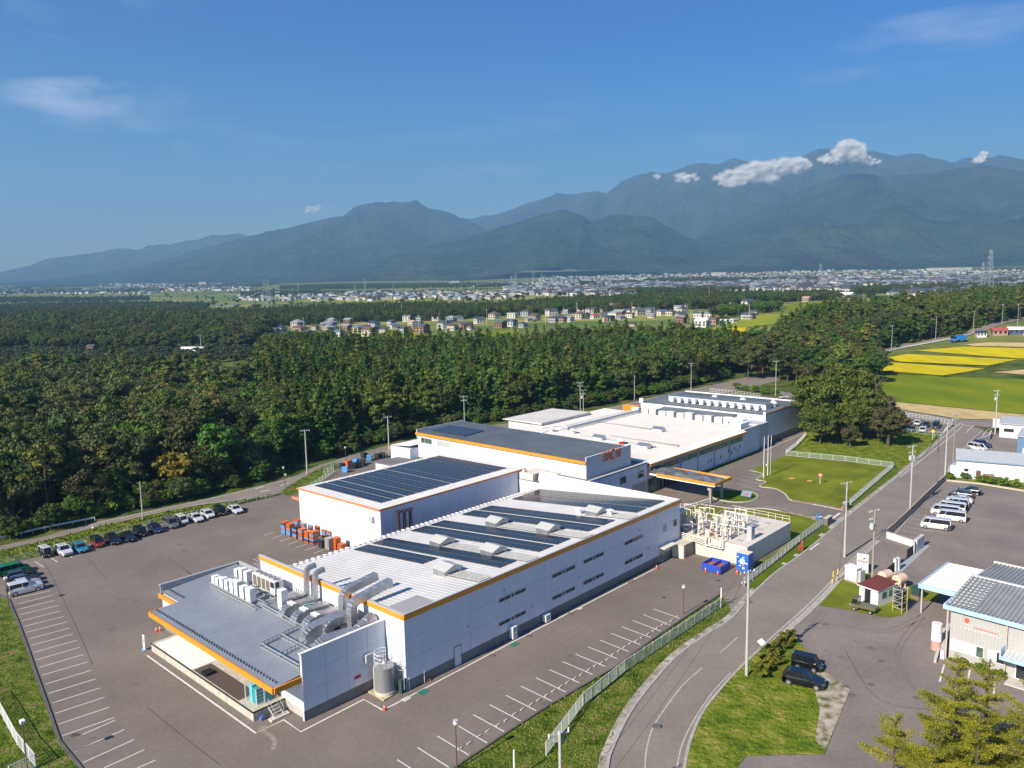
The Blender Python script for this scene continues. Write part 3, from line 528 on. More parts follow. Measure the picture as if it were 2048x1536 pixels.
def crown_broad(name, h, r, m, seed, nc=46, per=44, s=.34, zlo=.28, flat=1.0):
    g = np.random.default_rng(seed); cz = h*(.5+zlo/2); rz = h*(1-zlo)/2; d = g.normal(size=(nc, 3)); d /= np.linalg.norm(d, axis=1, keepdims=True); d[:, 2] = np.abs(d[:, 2])*np.where(g.random(nc) < .72, 1, -.6)
    k = (.55+.45*g.random(nc)**.4)*(1+.22*g.normal(size=nc)).clip(.6, 1.25); cr = r*(.2+.14*g.random(nc)); c = np.stack([d[:, 0]*r*k*.85, d[:, 1]*r*k*.85, cz+d[:, 2]*rz*k*.8*flat], 1)
    C, Nn = clump_cloud(c, cr, per, g); return quads_mesh(name, C, Nn, s*(.6+.8*g.random(len(C))), m, g)
def crown_conifer(name, h, r, m, seed, per=30, s=.3, zlo=.12):
    g = np.random.default_rng(seed); cs = []; cr = []; nl = int(h*.95)
    for i in range(nl):
        t = i/(nl-1); z = h*(zlo+(1-zlo-.04)*t); rr = r*(1-t)**.8*(.85+.3*g.random())+.15; nb = max(3, int(rr*3.1))
        for k in range(nb):
            a = g.random()*6.28; q = .55+.5*g.random(); cs.append((math.cos(a)*rr*q, math.sin(a)*rr*q, z-rr*.28*q)); cr.append(.36+.2*rr)
    cs.append((0, 0, h-.5)); cr.append(.4); C, Nn = clump_cloud(np.array(cs), np.array(cr), per, g, .7); return quads_mesh(name, C, Nn, s*(.6+.8*g.random(len(C))), m, g)
def crown_pine(name, h, r, m, seed, pads=11, per=150, s=.24):
    g = np.random.default_rng(seed); cs = []; cr = []
    for i in range(pads):
        t = i/(pads-1); z = h*(.5+.48*t); rr = r*(1-.72*t)*(.6+.6*g.random()); a = g.random()*6.28; cs.append((math.cos(a)*rr*.75, math.sin(a)*rr*.75, z)); cr.append(r*(.38-.12*t)*(.8+.5*g.random()))
    C, Nn = clump_cloud(np.array(cs), np.array(cr), per, g, .36); Nn[:, 2] += .5; return quads_mesh(name, C, Nn, s*(.6+.8*g.random(len(C))), m, g)
def trunk_mesh(name, h, r, m, seed, limbs=4, top=.75):
    g = random.Random(seed); b = MB(); p = [(0, 0, -.2)]; n = 4
    for i in range(1, n+1): p.append((g.uniform(-.15, .15)*i, g.uniform(-.15, .15)*i, h*top*i/n))
    for i in range(n): b.cyl(p[i], p[i+1], r*(1-.7*i/n), r*(1-.7*(i+1)/n), 6)
    for k in range(limbs):
        i = g.randint(2, n); a = g.uniform(0, 6.28); q = p[i]; b.cyl(q, (q[0]+math.cos(a)*h*.18, q[1]+math.sin(a)*h*.18, q[2]+h*.14), r*.35, r*.1, 5)
    return b.mesh(name, m, b.v)
def tree(name, label, trunk, crown, loc, rz=0, s=1.0, group=None):
    t = thing(name, label, 'tree', loc, rz, group); t.scale = (s, s, s) if not hasattr(s, '__len__') else s
    for nm, me in (('trunk', trunk), ('crown', crown)):
        o = bpy.data.objects.new(nm, me); COL.objects.link(o); o.parent = t
    return t
KIND = {}
for i in range(3):
    KIND['dark', i] = ('oak_tree', trunk_mesh('trunk', 11, .28, BARK, i), crown_broad('crown', 12, 6.0, LF_DARK, i, nc=76, per=96, zlo=.16, s=.24), 'olive broadleaf tree')
    KIND['mid', i] = ('broadleaf_tree', trunk_mesh('trunk', 12, .26, BARK, 9+i), crown_broad('crown', 12.5, 4.8, LF_MID, 20+i, nc=64, per=88, zlo=.12, s=.24), 'green broadleaf tree')
    KIND['con', i] = ('conifer', trunk_mesh('trunk', 15, .22, BARK, 19+i, 0, .9), crown_conifer('crown', 15, 2.9, LF_CON, 40+i), 'pointed dark conifer')
    KIND['pine', i] = ('pine_tree', trunk_mesh('trunk', 14, .26, BARKP, 29+i, 5, .92), crown_pine('crown', 14.5, 4.6, LF_PINE, 60+i), 'red-barked layered pine')
KIND['yel', 0] = ('maple_tree', KIND['dark', 0][1], crown_broad('crown', 9, 5.2, LF_YEL, 81, nc=60, per=46), 'broad tree turning yellow')
KIND['bright', 0] = ('broadleaf_tree', KIND['mid', 0][1], crown_broad('crown', 8, 4.0, LF_BRIGHT, 82, nc=44), 'light green bushy tree')
KIND['brown', 0] = ('broadleaf_tree', KIND['mid', 0][1], crown_broad('crown', 10, 4.0, LF_BROWN, 83, nc=44), 'tree with browning leaves')
KIND['orch', 0] = ('orchard_tree', trunk_mesh('trunk', 3, .14, BARK, 84), crown_broad('crown', 4.2, 2.7, leafm('orchard_leaves', (.075, .1, .04), (.035, .055, .02)), 84, nc=24, per=34, s=.3, zlo=.2), 'low orchard tree')

def inpoly(P, x, y):
    ins = np.zeros(len(x), bool); n = len(P)
    for i in range(n):
        x0, y0 = P[i][:2]; x1, y1 = P[(i+1) % n][:2]
        if y0 == y1: continue
        c = ((y0 > y) != (y1 > y)) & (x < (x1-x0)*(y-y0)/(y1-y0)+x0); ins ^= c
    return ins
def scatter(poly, d, seed, jitter=.42):
    P = np.array([p[:2] for p in poly]); g = np.random.default_rng(seed); x0, y0 = P.min(0); x1, y1 = P.max(0)
    gx, gy = np.meshgrid(np.arange(x0, x1, d), np.arange(y0, y1, d*.87)); gx = gx+(np.arange(gx.shape[0]) % 2)[:, None]*d/2; x = gx.ravel()+g.uniform(-jitter, jitter, gx.size)*d; y = gy.ravel()+g.uniform(-jitter, jitter, gx.size)*d
    k = inpoly(P, x, y); return x[k], y[k]
def tpx(p): return px(p, 0, 0, True)
# regions of wood, outlined by the feet of their trees
REG = [  # outline (pixels), spacing, mix of kinds
 (tpx([(-700, 1075), (-60, 1083), (90, 1052), (180, 1030), (300, 1002), (444, 972), (560, 940), (600, 925), (560, 850), (480, 800), (380, 765), (200, 760), (-60, 775), (-900, 800)]), 6.6, {'dark': .5, 'mid': .25, 'pine': .17, 'bright': .05, 'brown': .03}, 'wood west of the car park'),
 (tpx([(600, 925), (640, 910), (700, 895), (760, 878), (900, 848), (1050, 828), (1176, 808), (1240, 796), (1200, 745), (1050, 718), (900, 715), (760, 715), (640, 722), (520, 740), (500, 790), (560, 850)]), 4.9, {'con': .72, 'mid': .22, 'pine': .06}, 'conifer wood behind the works'),
 (tpx([(1240, 796), (1320, 780), (1400, 766), (1450, 752), (1490, 735), (1480, 700), (1400, 700), (1240, 697), (1100, 697), (1050, 718), (1200, 745)]), 5.4, {'con': .45, 'mid': .4, 'dark': .15}, 'wood behind the works'),
 (tpx([(1478, 762), (1540, 752), (1570, 766), (1640, 776), (1690, 782), (1745, 770), (1752, 735), (1735, 706), (1640, 690), (1560, 700), (1490, 716)]), 7.2, {'pine': .35, 'dark': .35, 'mid': .3}, 'pines and oaks by the crossroads'),
 (tpx([(1560, 700), (1735, 706), (1800, 690), (1900, 672), (1960, 655), (2060, 632), (2300, 610), (2300, 590), (2050, 600), (1960, 606), (1880, 622), (1760, 640), (1640, 650), (1600, 660), (1555, 680)]), 6.0, {'con': .35, 'pine': .2, 'mid': .25, 'dark': .2}, 'wood along the rural road'),
]
def mixpick(mix, g):
    t = g.random(); a = 0
    for k, w in mix.items():
        a += w
        if t <= a: return k
    return k
pts = []
for ri, (poly, d, mix, gname) in enumerate(REG):
    g = random.Random(ri); X, Y = scatter(poly, d, 100+ri)
    for x, y in zip(X, Y):
        k = mixpick(mix, g); i = g.randrange(3)
        if (k, i) not in KIND: i = 0
        pts.append((math.hypot(x, y), x, y, k, i, g.uniform(0, 6.28), g.uniform(.68, 1.28), gname, ri))
# the nearest woodland edge as single trees
vis = [p for p in pts if abs(math.atan2(p[1], p[2])) < .60]; near = sorted(vis, key=lambda p: p[0]*(1.0 if p[8] in (0, 1) else 1.02))
NEARN = 262; nset = set(id(p) for p in near[:NEARN])
ZN = ['at the far left edge', 'left of the guard rail end', 'behind the red car', 'behind the lone pole', 'above the yellowing tree', 'above the end of the fence row', 'left of the mound pole', 'behind the mound pole', 'left of the pole behind the warehouse', 'behind the pole past the warehouse', 'left of the lettered hall', 'behind the rooftop solar of the lettered hall', 'behind the dark grey roof', 'behind the storage building', 'behind the two close poles', 'right of the two close poles', 'left of the rear hall', 'behind the rear hall', 'at the far bend of the forest road', 'behind the crossroads island', 'left of the meadow trees', 'behind the meadow trees', 'at the start of the rice fields', 'above the rice fields', 'by the blue truck', 'at the right edge']
DEP = {}
for nm_ in set(p[7] for p in near[:NEARN]):
    ds = sorted(p[0] for p in near[:NEARN] if p[7] == nm_); DEP[nm_] = (ds[len(ds)//3], ds[2*len(ds)//3])
for p in near[:NEARN]:
    nm, tr, crn, lab = KIND[p[3], p[4]]; q = np.array([p[1], p[2], -H]); zc = q @ C_F; ux = 1024+FPX*(q @ C_R)/zc; sz = 'tall ' if p[6] > 1.1 else 'short ' if p[6] < .85 else ''
    zone = ZN[min(len(ZN)-1, max(0, int(ux//80)))]; row = 'front' if p[0] < DEP[p[7]][0] else 'middle' if p[0] < DEP[p[7]][1] else 'back'
    tree(nm, '%s%s in the %s rows, %s' % (sz, lab, row, zone), tr, crn, (p[1], p[2], float(TH(p[1], p[2]))-.1), p[5], p[6], '%ss of the %s' % (lab, p[7]))

# everything further back: instances on points, one object per wood
def proto_collection():
    c = bpy.data.collections.new('tree_kinds'); keys = []
    for j, (k, v) in enumerate(KIND.items()):
        b = bmesh.new(); b.from_mesh(v[2]); nv = len(b.faces); b.from_mesh(v[1]); b.faces.ensure_lookup_table()
        for f in b.faces[nv:]: f.material_index = 1
        me = bpy.data.meshes.new('tree_kind'); b.to_mesh(me); b.free(); me.materials.append(v[2].materials[0]); me.materials.append(v[1].materials[0])
        o = bpy.data.objects.new('%02d_kind' % j, me); c.objects.link(o); keys.append(k)
    return c, {k: j for j, k in enumerate(keys)}
TC, TIDX = proto_collection()
def instance_wood(name, P, gtag=None):
    me = bpy.data.meshes.new(name); me.vertices.add(len(P)); me.vertices.foreach_set('co', np.array([(p[0], p[1], p[2]) for p in P], 'f').ravel())
    for an, ty, vals in (('kind_index', 'INT', [p[3] for p in P]), ('turn', 'FLOAT', [p[4] for p in P]), ('size', 'FLOAT', [p[5] for p in P])):
        at = me.attributes.new(an, ty, 'POINT'); at.data.foreach_set('value', np.array(vals, 'i' if ty == 'INT' else 'f'))
    o = bpy.data.objects.new(name, me); COL.objects.link(o); o['kind'] = 'stuff'
    ng = bpy.data.node_groups.get('plant_trees')
    if ng is None:
        ng = bpy.data.node_groups.new('plant_trees', 'GeometryNodeTree'); ng.interface.new_socket('Geometry', in_out='INPUT', socket_type='NodeSocketGeometry'); ng.interface.new_socket('Geometry', in_out='OUTPUT', socket_type='NodeSocketGeometry')
        gi = ng.nodes.new('NodeGroupInput'); go = ng.nodes.new('NodeGroupOutput'); ci = ng.nodes.new('GeometryNodeCollectionInfo'); ci.inputs[0].default_value = TC; ci.inputs['Separate Children'].default_value = True; ci.inputs['Reset Children'].default_value = True
        ip = ng.nodes.new('GeometryNodeInstanceOnPoints'); ip.inputs['Pick Instance'].default_value = True
        def at(n, ty): a = ng.nodes.new('GeometryNodeInputNamedAttribute'); a.data_type = ty; a.inputs['Name'].default_value = n; return a.outputs['Attribute']
        cx = ng.nodes.new('ShaderNodeCombineXYZ'); ng.links.new(at('turn', 'FLOAT'), cx.inputs[2]); er = ng.nodes.new('FunctionNodeEulerToRotation'); ng.links.new(cx.outputs[0], er.inputs[0])
        ng.links.new(gi.outputs[0], ip.inputs['Points']); ng.links.new(ci.outputs[0], ip.inputs['Instance']); ng.links.new(at('kind_index', 'INT'), ip.inputs['Instance Index']); ng.links.new(er.outputs[0], ip.inputs['Rotation']); ng.links.new(at('size', 'FLOAT'), ip.inputs['Scale']); ng.links.new(ip.outputs[0], go.inputs[0])
    md = o.modifiers.new('plant_trees', 'NODES'); md.node_group = ng
    return o
for ri in range(len(REG)):
    P = [(p[1], p[2], float(TH(p[1], p[2]))-.1, TIDX[p[3], p[4]], p[5], p[6]) for p in pts if p[8] == ri and id(p) not in nset]
    if P: instance_wood('woodland', P)
# orchard, hedges and the woods of the plain
def wood_at(poly_px, d, mix, seed, lo=.75, hi=1.15, name='woodland', dz=0):
    g = random.Random(seed); X, Y = scatter(tpx(poly_px), d, seed); P = []
    for x, y in zip(X, Y):
        k = mixpick(mix, g); i = g.randrange(3)
        if (k, i) not in KIND: i = 0
        P.append((x, y, float(TH(x, y))-.1+dz, TIDX[k, i], g.uniform(0, 6.28), g.uniform(lo, hi)))
    if P: instance_wood(name, P)
wood_at([(-300, 740), (0, 735), (60, 742), (200, 735), (330, 730), (500, 722), (500, 697), (330, 697), (0, 700)], 6.5, {'orch': 1}, 1, name='orchard')
wood_at([(-400, 704), (0, 702), (250, 704), (500, 700), (540, 672), (400, 664), (0, 660), (-400, 662)], 8, {'dark': .5, 'orch': .25, 'mid': .15, 'con': .1}, 12, .6, 1)
wood_at([(-300, 668), (0, 665), (250, 668), (400, 676), (520, 672), (540, 650), (400, 640), (110, 636), (0, 655), (-300, 655)], 8, {'dark': .5, 'con': .25, 'pine': .15, 'bright': .05, 'brown': .05}, 2)
wood_at([(400, 650), (540, 655), (700, 645), (900, 641), (1010, 632), (1000, 622), (860, 618), (700, 620), (540, 630), (400, 636)], 8, {'con': .75, 'dark': .25}, 3, .6, .95)
wood_at([(1000, 634), (1180, 626), (1290, 622), (1400, 619), (1480, 612), (1600, 602), (1600, 594), (1480, 596), (1300, 600), (1150, 605), (1000, 618)], 9, {'con': .4, 'dark': .4, 'mid': .2}, 4, .55, .9)
wood_at([(1420, 640), (1560, 622), (1560, 615), (1440, 628)], 7, {'mid': .5, 'orch': .5}, 5, .5, .8, 'shrubs')
wood_at([(560, 705), (640, 695), (700, 690), (640, 690), (560, 694), (500, 700)], 6, {'mid': .6, 'bright': .4}, 6, .6, .9, 'shrubs')
far = {'con': .45, 'dark': .4, 'mid': .15}
for j, (q, d) in enumerate([([(-700, 640), (-100, 638), (120, 634), (300, 630), (400, 628), (420, 612), (200, 610), (0, 614), (-700, 620)], 11),
  ([(-700, 608), (0, 606), (300, 602), (300, 597), (0, 597), (-700, 598)], 14), ([(480, 595), (640, 590), (640, 583), (480, 588)], 15),
  ([(1230, 590), (1400, 586), (1500, 583), (1500, 579), (1300, 580), (1200, 585)], 14), ([(1290, 566), (1400, 563), (1560, 561), (1600, 557), (1400, 557), (1290, 560)], 18), ([(1150, 571), (1290, 569), (1290, 564), (1160, 565)], 17),
  ([(1700, 590), (1800, 586), (1990, 580), (1990, 574), (1840, 575), (1700, 581)], 11), ([(1500, 608), (1680, 600), (1700, 594), (1600, 592), (1500, 598)], 9), ([(1900, 572), (2080, 566), (2080, 562), (1920, 566)], 12), ([(1600, 562), (1640, 561), (1640, 557), (1600, 557)], 14), ([(1730, 567), (1800, 566), (1800, 561), (1730, 561)], 14),
  ([(560, 580), (850, 577), (1080, 573), (1000, 568), (700, 569), (560, 574)], 19), ([(-300, 588), (160, 587), (330, 584), (330, 578), (0, 580), (-300, 582)], 19), ([(340, 577), (520, 574), (560, 569), (350, 571)], 22)]): wood_at(q, d, far, 30+j, .5, .85)
# a scatter of lone trees and hedges over the plain
g = random.Random(5); P = []
for _ in range(1500):
    x = g.uniform(0, 2048); y = 548+(g.random()**1.6)*62+(18 if x < 700 else 0); w = WT(x, y); P.append((w[0], w[1], w[2]-.2, TIDX[g.choice([('dark', 0), ('mid', 1), ('con', 2), ('dark', 2)])], g.uniform(0, 6.28), g.uniform(.4, .85)))
instance_wood('hedgerow_trees', P)

# the big old trees on the meadow
bigc = [crown_broad('crown', 17, 8.6, LF_BIG, 200+i, nc=130, per=120, s=.3, zlo=.03) for i in range(2)]+[crown_broad('crown', 11, 5.0, leafm('tired_leaves', (.105, .095, .03), (.045, .05, .018), .05), 207, nc=90, per=100, s=.26, zlo=.02)]
bigt = trunk_mesh('trunk', 15, .5, BARK, 99, 8, .8)
for (x, y, ci, s, lab) in ((1650, 872, 0, 1.05, 'tallest dark spreading tree on the meadow, leftmost of its clump'), (1690, 858, 1, 1.12, 'tall dark tree at the back of the meadow clump'), (1722, 880, 1, .86, 'middle tree of the meadow clump behind the lawn fence'), (1748, 868, 2, 1.15, 'brown-tinged tree at the top right of the meadow clump'), (1776, 892, 2, .95, 'brown-tinged lower tree nearest the street in the meadow clump'), (1640, 888, 0, .62, 'lower dark tree by the lawn fence in the meadow clump'), (1700, 893, 2, .5, 'small round tree at the front foot of the meadow clump')):
    tree('meadow_tree', lab, bigt, bigc[ci], W(x, y), x*.7, s, 'old trees on the meadow')
# named trees at the wood edge
for (x, y, k, s, nm, lab) in ((360, 985, ('yel', 0), 1.0, 'maple_tree', 'broad tree turning yellow above the forest road'), (215, 1010, ('bright', 0), 1.0, 'broadleaf_tree', 'light green leafy tree at the wood edge beside the forest road'), (190, 945, ('pine', 0), 1.15, 'pine_tree', 'tall red-barked pine, leftmost of three above the yellowing tree'), (290, 930, ('pine', 1), 1.05, 'pine_tree', 'tall red-barked pine, middle of three above the yellowing tree'), (325, 935, ('pine', 2), 1.0, 'pine_tree', 'tall red-barked pine, right of three above the yellowing tree'), (1570, 745, ('pine', 0), 1.1, 'pine_tree', 'red-trunked pine standing over the crossroads clump'), (30, 1040, ('mid', 1), .9, 'broadleaf_tree', 'leafy tree at the far left of the wood edge')):
    v = KIND[k]; tree(nm, lab, v[1], v[2], W(x, y), x, s)
# bushes
BUSH = [crown_broad('crown', 1.7, 1.3, leafm('clipped_bush_leaves', (.2, .2, .02), (.08, .1, .012), .15), 300, nc=26, per=70, s=.09, zlo=0), crown_broad('crown', 1.6, 1.2, LF_BRIGHT, 301, nc=22, per=60, s=.1, zlo=0)]
bstem = trunk_mesh('trunk', 1.2, .07, BARK, 310, 3)
for k, (x, y, s) in enumerate([(1575, 1283, 1.15), (1560, 1298, 1.05), (1547, 1312, 1.0), (1566, 1290, .8), (1541, 1330, 1.1), (1530, 1341, 1.0), (1519, 1352, 1.15), (1552, 1327, .9)]):
    tree('bush', ('round bush in the row by the street, %s' % ['nearest the lot entrance', 'second from the lot entrance', 'third from the lot entrance', 'small one between the first two', 'fourth from the lot entrance', 'third from the near end', 'nearest the pole', 'small one on the lot side'][k]), bstem, BUSH[0], W(x, y), k, s*.78, 'bushes along the street verge')
for k, (x, y, s) in enumerate([(1473, 778, 1.6), (1490, 781, 1.3), (1508, 784, 1.7), (1528, 787, 1.3), (1550, 786, 1.1), (1900, 960, 1.0), (1930, 958, .9), (1965, 966, 1.1), (1985, 969, 1.0), (2005, 972, 1.2), (2030, 975, 1.1)]):
    tree('shrub', 'low leafy shrub ' + ('on the grass island by the crossroads' if k < 5 else 'in the weeds in front of the white sheds'), bstem, BUSH[1], W(x, y), k, s, 'shrubs by the crossroads' if k < 5 else 'weeds by the white sheds')

for j, (q, d) in enumerate([([(-60, 1080), (90, 1049), (180, 1027), (300, 999), (444, 969), (560, 937), (575, 948), (444, 984), (300, 1016), (180, 1040), (90, 1066), (-60, 1096)], 2.6), ([(600, 922), (700, 893), (760, 876), (900, 846), (1050, 826), (1176, 806), (1320, 778), (1450, 750), (1455, 757), (1320, 786), (1176, 815), (1050, 835), (900, 856), (760, 888), (640, 922)], 2.8)]):
    g = random.Random(70+j); X, Y = scatter(px(q), d, 70+j); instance_wood('undergrowth', [(x, y, -1.0, TIDX[g.choice([('bright', 0), ('mid', 0), ('mid', 1), ('dark', 1)])], g.uniform(0, 6.28), g.uniform(.25, .5)) for x, y in zip(X, Y)])
# the near conifer that leans into the lower right corner
def near_conifer():
    g = np.random.default_rng(77); base = W(1935, 1640); t = thing('larch_tree', 'big yellow-green larch rising into the lower right corner', 'tree', base); b = MB(); C = []; Nn = []; Up = []
    def branch(p0, p1, r):
        p0 = np.array(p0, float); p1 = np.array(p1, float); b.cyl(p0, p1, r, r*.25, 5); d = p1-p0; ln = np.linalg.norm(d); n = int(ln*12)
        side = np.cross(d, [0, 0, 1.]); side /= np.linalg.norm(side)+1e-9
        for i in range(n):
            q = (i+.5)/n; c = p0+d*q; w = (.95*(1-q)+.3)*min(1, ln/3)
            for s in (-1, 1):
                if g.random() < .12: continue
                e = c+side*s*w*(.6+.6*g.random())+d/ln*w*.75+np.array([0, 0, -.3*w+.25*g.random()]); k = max(6, int(w*38)); u = g.random((k, 1)); cc = c+(e-c)*u+g.normal(size=(k, 3))*.085
                C.append(cc); Up.append(np.repeat((e-c)[None], k, 0)+g.normal(size=(k, 3))*.3); nn = g.normal(size=(k, 3)); nn[:, 2] += 1.0; Nn.append(nn)
    def leader(x, y, h, rmax, zlo):
        b.cyl((x, y, 0), (x+.2, y, h), .22*h/14, .03, 7); nl = int((h-zlo)*2.5)
        for i in range(nl):
            z = zlo+(h-zlo)*i/nl; rr = rmax*(1-(z-zlo)/(h-zlo))**.85*(.7+.5*g.random())+.35; a = i*2.4+g.random(); up = .25+.35*(z-zlo)/(h-zlo)
            branch((x, y, z), (x+math.cos(a)*rr, y+math.sin(a)*rr, z+rr*up), .05)
    leader(-1.0, 1.0, 14.0, 3.9, 4); leader(2.0, 1.8, 13.4, 3.3, 4); leader(4.6, -.6, 13.2, 3.3, 4); leader(-4.5, -2.5, 11.0, 3.2, 4); leader(-1.5, -3, 11.5, 3.2, 4); leader(7.5, -1.0, 13.4, 3.2, 5); leader(-6.3, .5, 9.6, 2.4, 5)
    b.build('trunk', BARK, t, 'l'); C = np.concatenate(C); me = quads_mesh('crown', C, np.concatenate(Nn), .066*(.6+.9*g.random(len(C))), LF_NEAR, g, .42, np.concatenate(Up)); o = bpy.data.objects.new('crown', me); COL.objects.link(o); o.parent = t
    return len(C)
near_conifer()
# tufts of taller grass on the banks and verges
def tufts(poly, d, m, seed, h, name='grass_tufts', z=.02):
    g = np.random.default_rng(seed); X, Y = scatter(poly, d, seed, .6); n = len(X); per = 5
    C = np.stack([np.repeat(X, per)+g.normal(size=n*per)*d*.35, np.repeat(Y, per)+g.normal(size=n*per)*d*.35, np.zeros(n*per)], 1); s = h*(.5+.9*g.random(n*per)); C[:, 2] = z+s*.35; Nn = g.normal(size=C.shape); Nn[:, 2] = np.abs(Nn[:, 2])*.6; up = np.tile(np.array([[0, 0, 1.]]), (len(C), 1))+g.normal(size=C.shape)*.45
    o = bpy.data.objects.new(name, quads_mesh(name, C, Nn, s, m, g, .5, up)); COL.objects.link(o); o['kind'] = 'stuff'
G1 = leafm('grass_blades', (.2, .23, .02), (.11, .15, .012), 0, .25); G2 = leafm('dry_grass_blades', (.33, .25, .1), (.15, .16, .03), 0, .2)
tufts(px([(-60, 1116), (90, 1083), (200, 1054), (284, 1035), (393, 1013), (533, 995), (555, 987), (440, 1013), (300, 1047), (100, 1103), (-60, 1138)]), .9, G1, 1, .26)
tufts(px([(1442, 1192), (1458, 1215), (1458, 1228), (1410, 1262), (1346, 1306), (1292, 1365), (1248, 1424), (1212, 1496), (1200, 1545), (880, 1562), (928, 1528), (1021, 1466), (1092, 1420), (1161, 1380), (1231, 1340), (1301, 1288), (1381, 1233)]), .55, G1, 2, .11)
tufts(px([(1442, 1192), (1458, 1215), (1458, 1228), (1410, 1262), (1346, 1306), (1292, 1365), (1248, 1424), (1212, 1496), (1200, 1545), (880, 1562), (928, 1528), (1021, 1466), (1092, 1420), (1161, 1380), (1231, 1340), (1301, 1288), (1381, 1233)]), .95, G2, 3, .11)
tufts(px([(-200, 1180), (-10, 1180), (50, 1297), (89, 1410), (115, 1490), (158, 1542), (100, 1600), (-300, 1600)]), .7, G1, 4, .09)
tufts(px([(-200, 1180), (-10, 1180), (50, 1297), (89, 1410), (115, 1490), (158, 1542), (100, 1600), (-300, 1600)]), .9, G2, 5, .09)
tufts(px([(1582, 1272), (1624, 1320), (1640, 1400), (1600, 1506), (1491, 1510), (1470, 1540), (1385, 1545), (1390, 1480), (1412, 1430), (1450, 1384), (1486, 1347), (1522, 1312)]), .5, G1, 6, .1)
tufts(px([(1576, 912), (1608, 888), (1630, 866), (1740, 862), (1800, 868), (1885, 872), (1803, 942), (1790, 928)]), 1.0, G1, 7, .13)
# ================================================================== THE FOOD WORKS
def onB(x, y, b0):
    d = ray(x, y); k = b0/(d @ DB); return (d @ DA)*k, H+d[2]*k          # a, z
def onA(x, y, a0):
    d = ray(x, y); k = a0/(d @ DA); return (d @ DB)*k, H+d[2]*k          # b, z
def onZ(x, y, z): w = W(x, y, z); return w @ DA, w @ DB
WHITE = mat('white_cladding', (.65, .68, .74), .45, var=.02, vscale=.3, streak=.05); WHITE2 = mat('white_wall_panel', (.65, .68, .74), .5, var=.03, vscale=.4, streak=.07)
ROOFW = mat('white_metal_roof', (.6, .58, .56), .5, var=.06, vscale=.25, streak=.04); ROOFG = mat('grey_metal_roof', (.31, .33, .36), .42, metal=.3, var=.07, vscale=.3); ROOFG2 = mat('dark_grey_roof', (.23, .25, .26), .5, metal=.2, var=.1, vscale=.2)
ROOFC = mat('cream_roof', (.62, .58, .53), .75, var=.05, vscale=.15); ORANGE = mat('orange_fascia', (.72, .27, .02), .45, var=.05); ORANGE2 = mat('salmon_trim', (.62, .22, .06), .5)
PLINTH = mat('dark_plinth', (.2, .19, .18), .85, var=.12, vscale=.6); JOINT = mat('panel_joint', (.3, .32, .35), .7); GALV = mat('galvanised_steel', (.46, .47, .48), .38, metal=.75, var=.12, vscale=1.5); GALV2 = mat('galvanised_beam', (.4, .42, .43), .5, metal=.4)
GLASS = mat('dark_window_glass', (.02, .025, .03), .08, spec=.6); GLASSG = mat('greenish_window_glass', (.07, .12, .1), .12, spec=.5, var=.5, vscale=.5); FRAME = mat('window_frame', (.28, .27, .25), .5); FRAMEL = mat('light_window_frame', (.55, .53, .47), .5)
PVG = mat('solar_cells', (.012, .014, .022), .16, spec=.4); PVF = mat('solar_panel_rim', (.16, .17, .2), .4, metal=.5); GREYP = mat('grey_paint', (.42, .43, .45), .5); WHITEP = mat('white_paint', (.78, .77, .75), .45); CREAMP = mat('cream_paint', (.7, .64, .52), .5)
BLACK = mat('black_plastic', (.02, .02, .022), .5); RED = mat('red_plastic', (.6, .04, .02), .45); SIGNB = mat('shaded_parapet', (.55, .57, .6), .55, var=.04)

def ribs(b, p00, p10, p01, p11, n, h=.07, frac=.35, m=0):
    """ribbed sheet: ribs run from the p00-p10 edge to the p01-p11 edge, n of them side by side"""
    p00, p10, p01, p11 = (np.array(p, float) for p in (p00, p10, p01, p11)); up = np.array([0, 0, h])
    for i in range(n):
        t = [i/n, (i+1-frac)/n, (i+1-frac*.8)/n, (i+1-frac*.2)/n, (i+1)/n]; lift = [0, 0, 1, 1, 0]
        A = [p00+(p10-p00)*t[k]+up*lift[k] for k in range(5)]; B = [p01+(p11-p01)*t[k]+up*lift[k] for k in range(5)]
        for k in range(4): b.q([A[k], A[k+1], B[k+1], B[k]], m)
    return b
def wallpanels(t, name, m, f, us, zs, mj=JOINT, gap=.035):
    """cladding panels between the joints us x zs; f(u, z, d) gives the place d metres proud of the wall"""
    for i in range(len(us)-1):
        for j in range(len(zs)-1):
            b = MB(); u0, u1, z0, z1 = us[i]+gap/2, us[i+1]-gap/2, zs[j]+gap/3, zs[j+1]-gap/3
            b.hexa([f(u0, z0, 0), f(u1, z0, 0), f(u1, z0, .05), f(u0, z0, .05)], [f(u0, z1, 0), f(u1, z1, 0), f(u1, z1, .05), f(u0, z1, .05)]); b.build(name, m, t, 'ab')
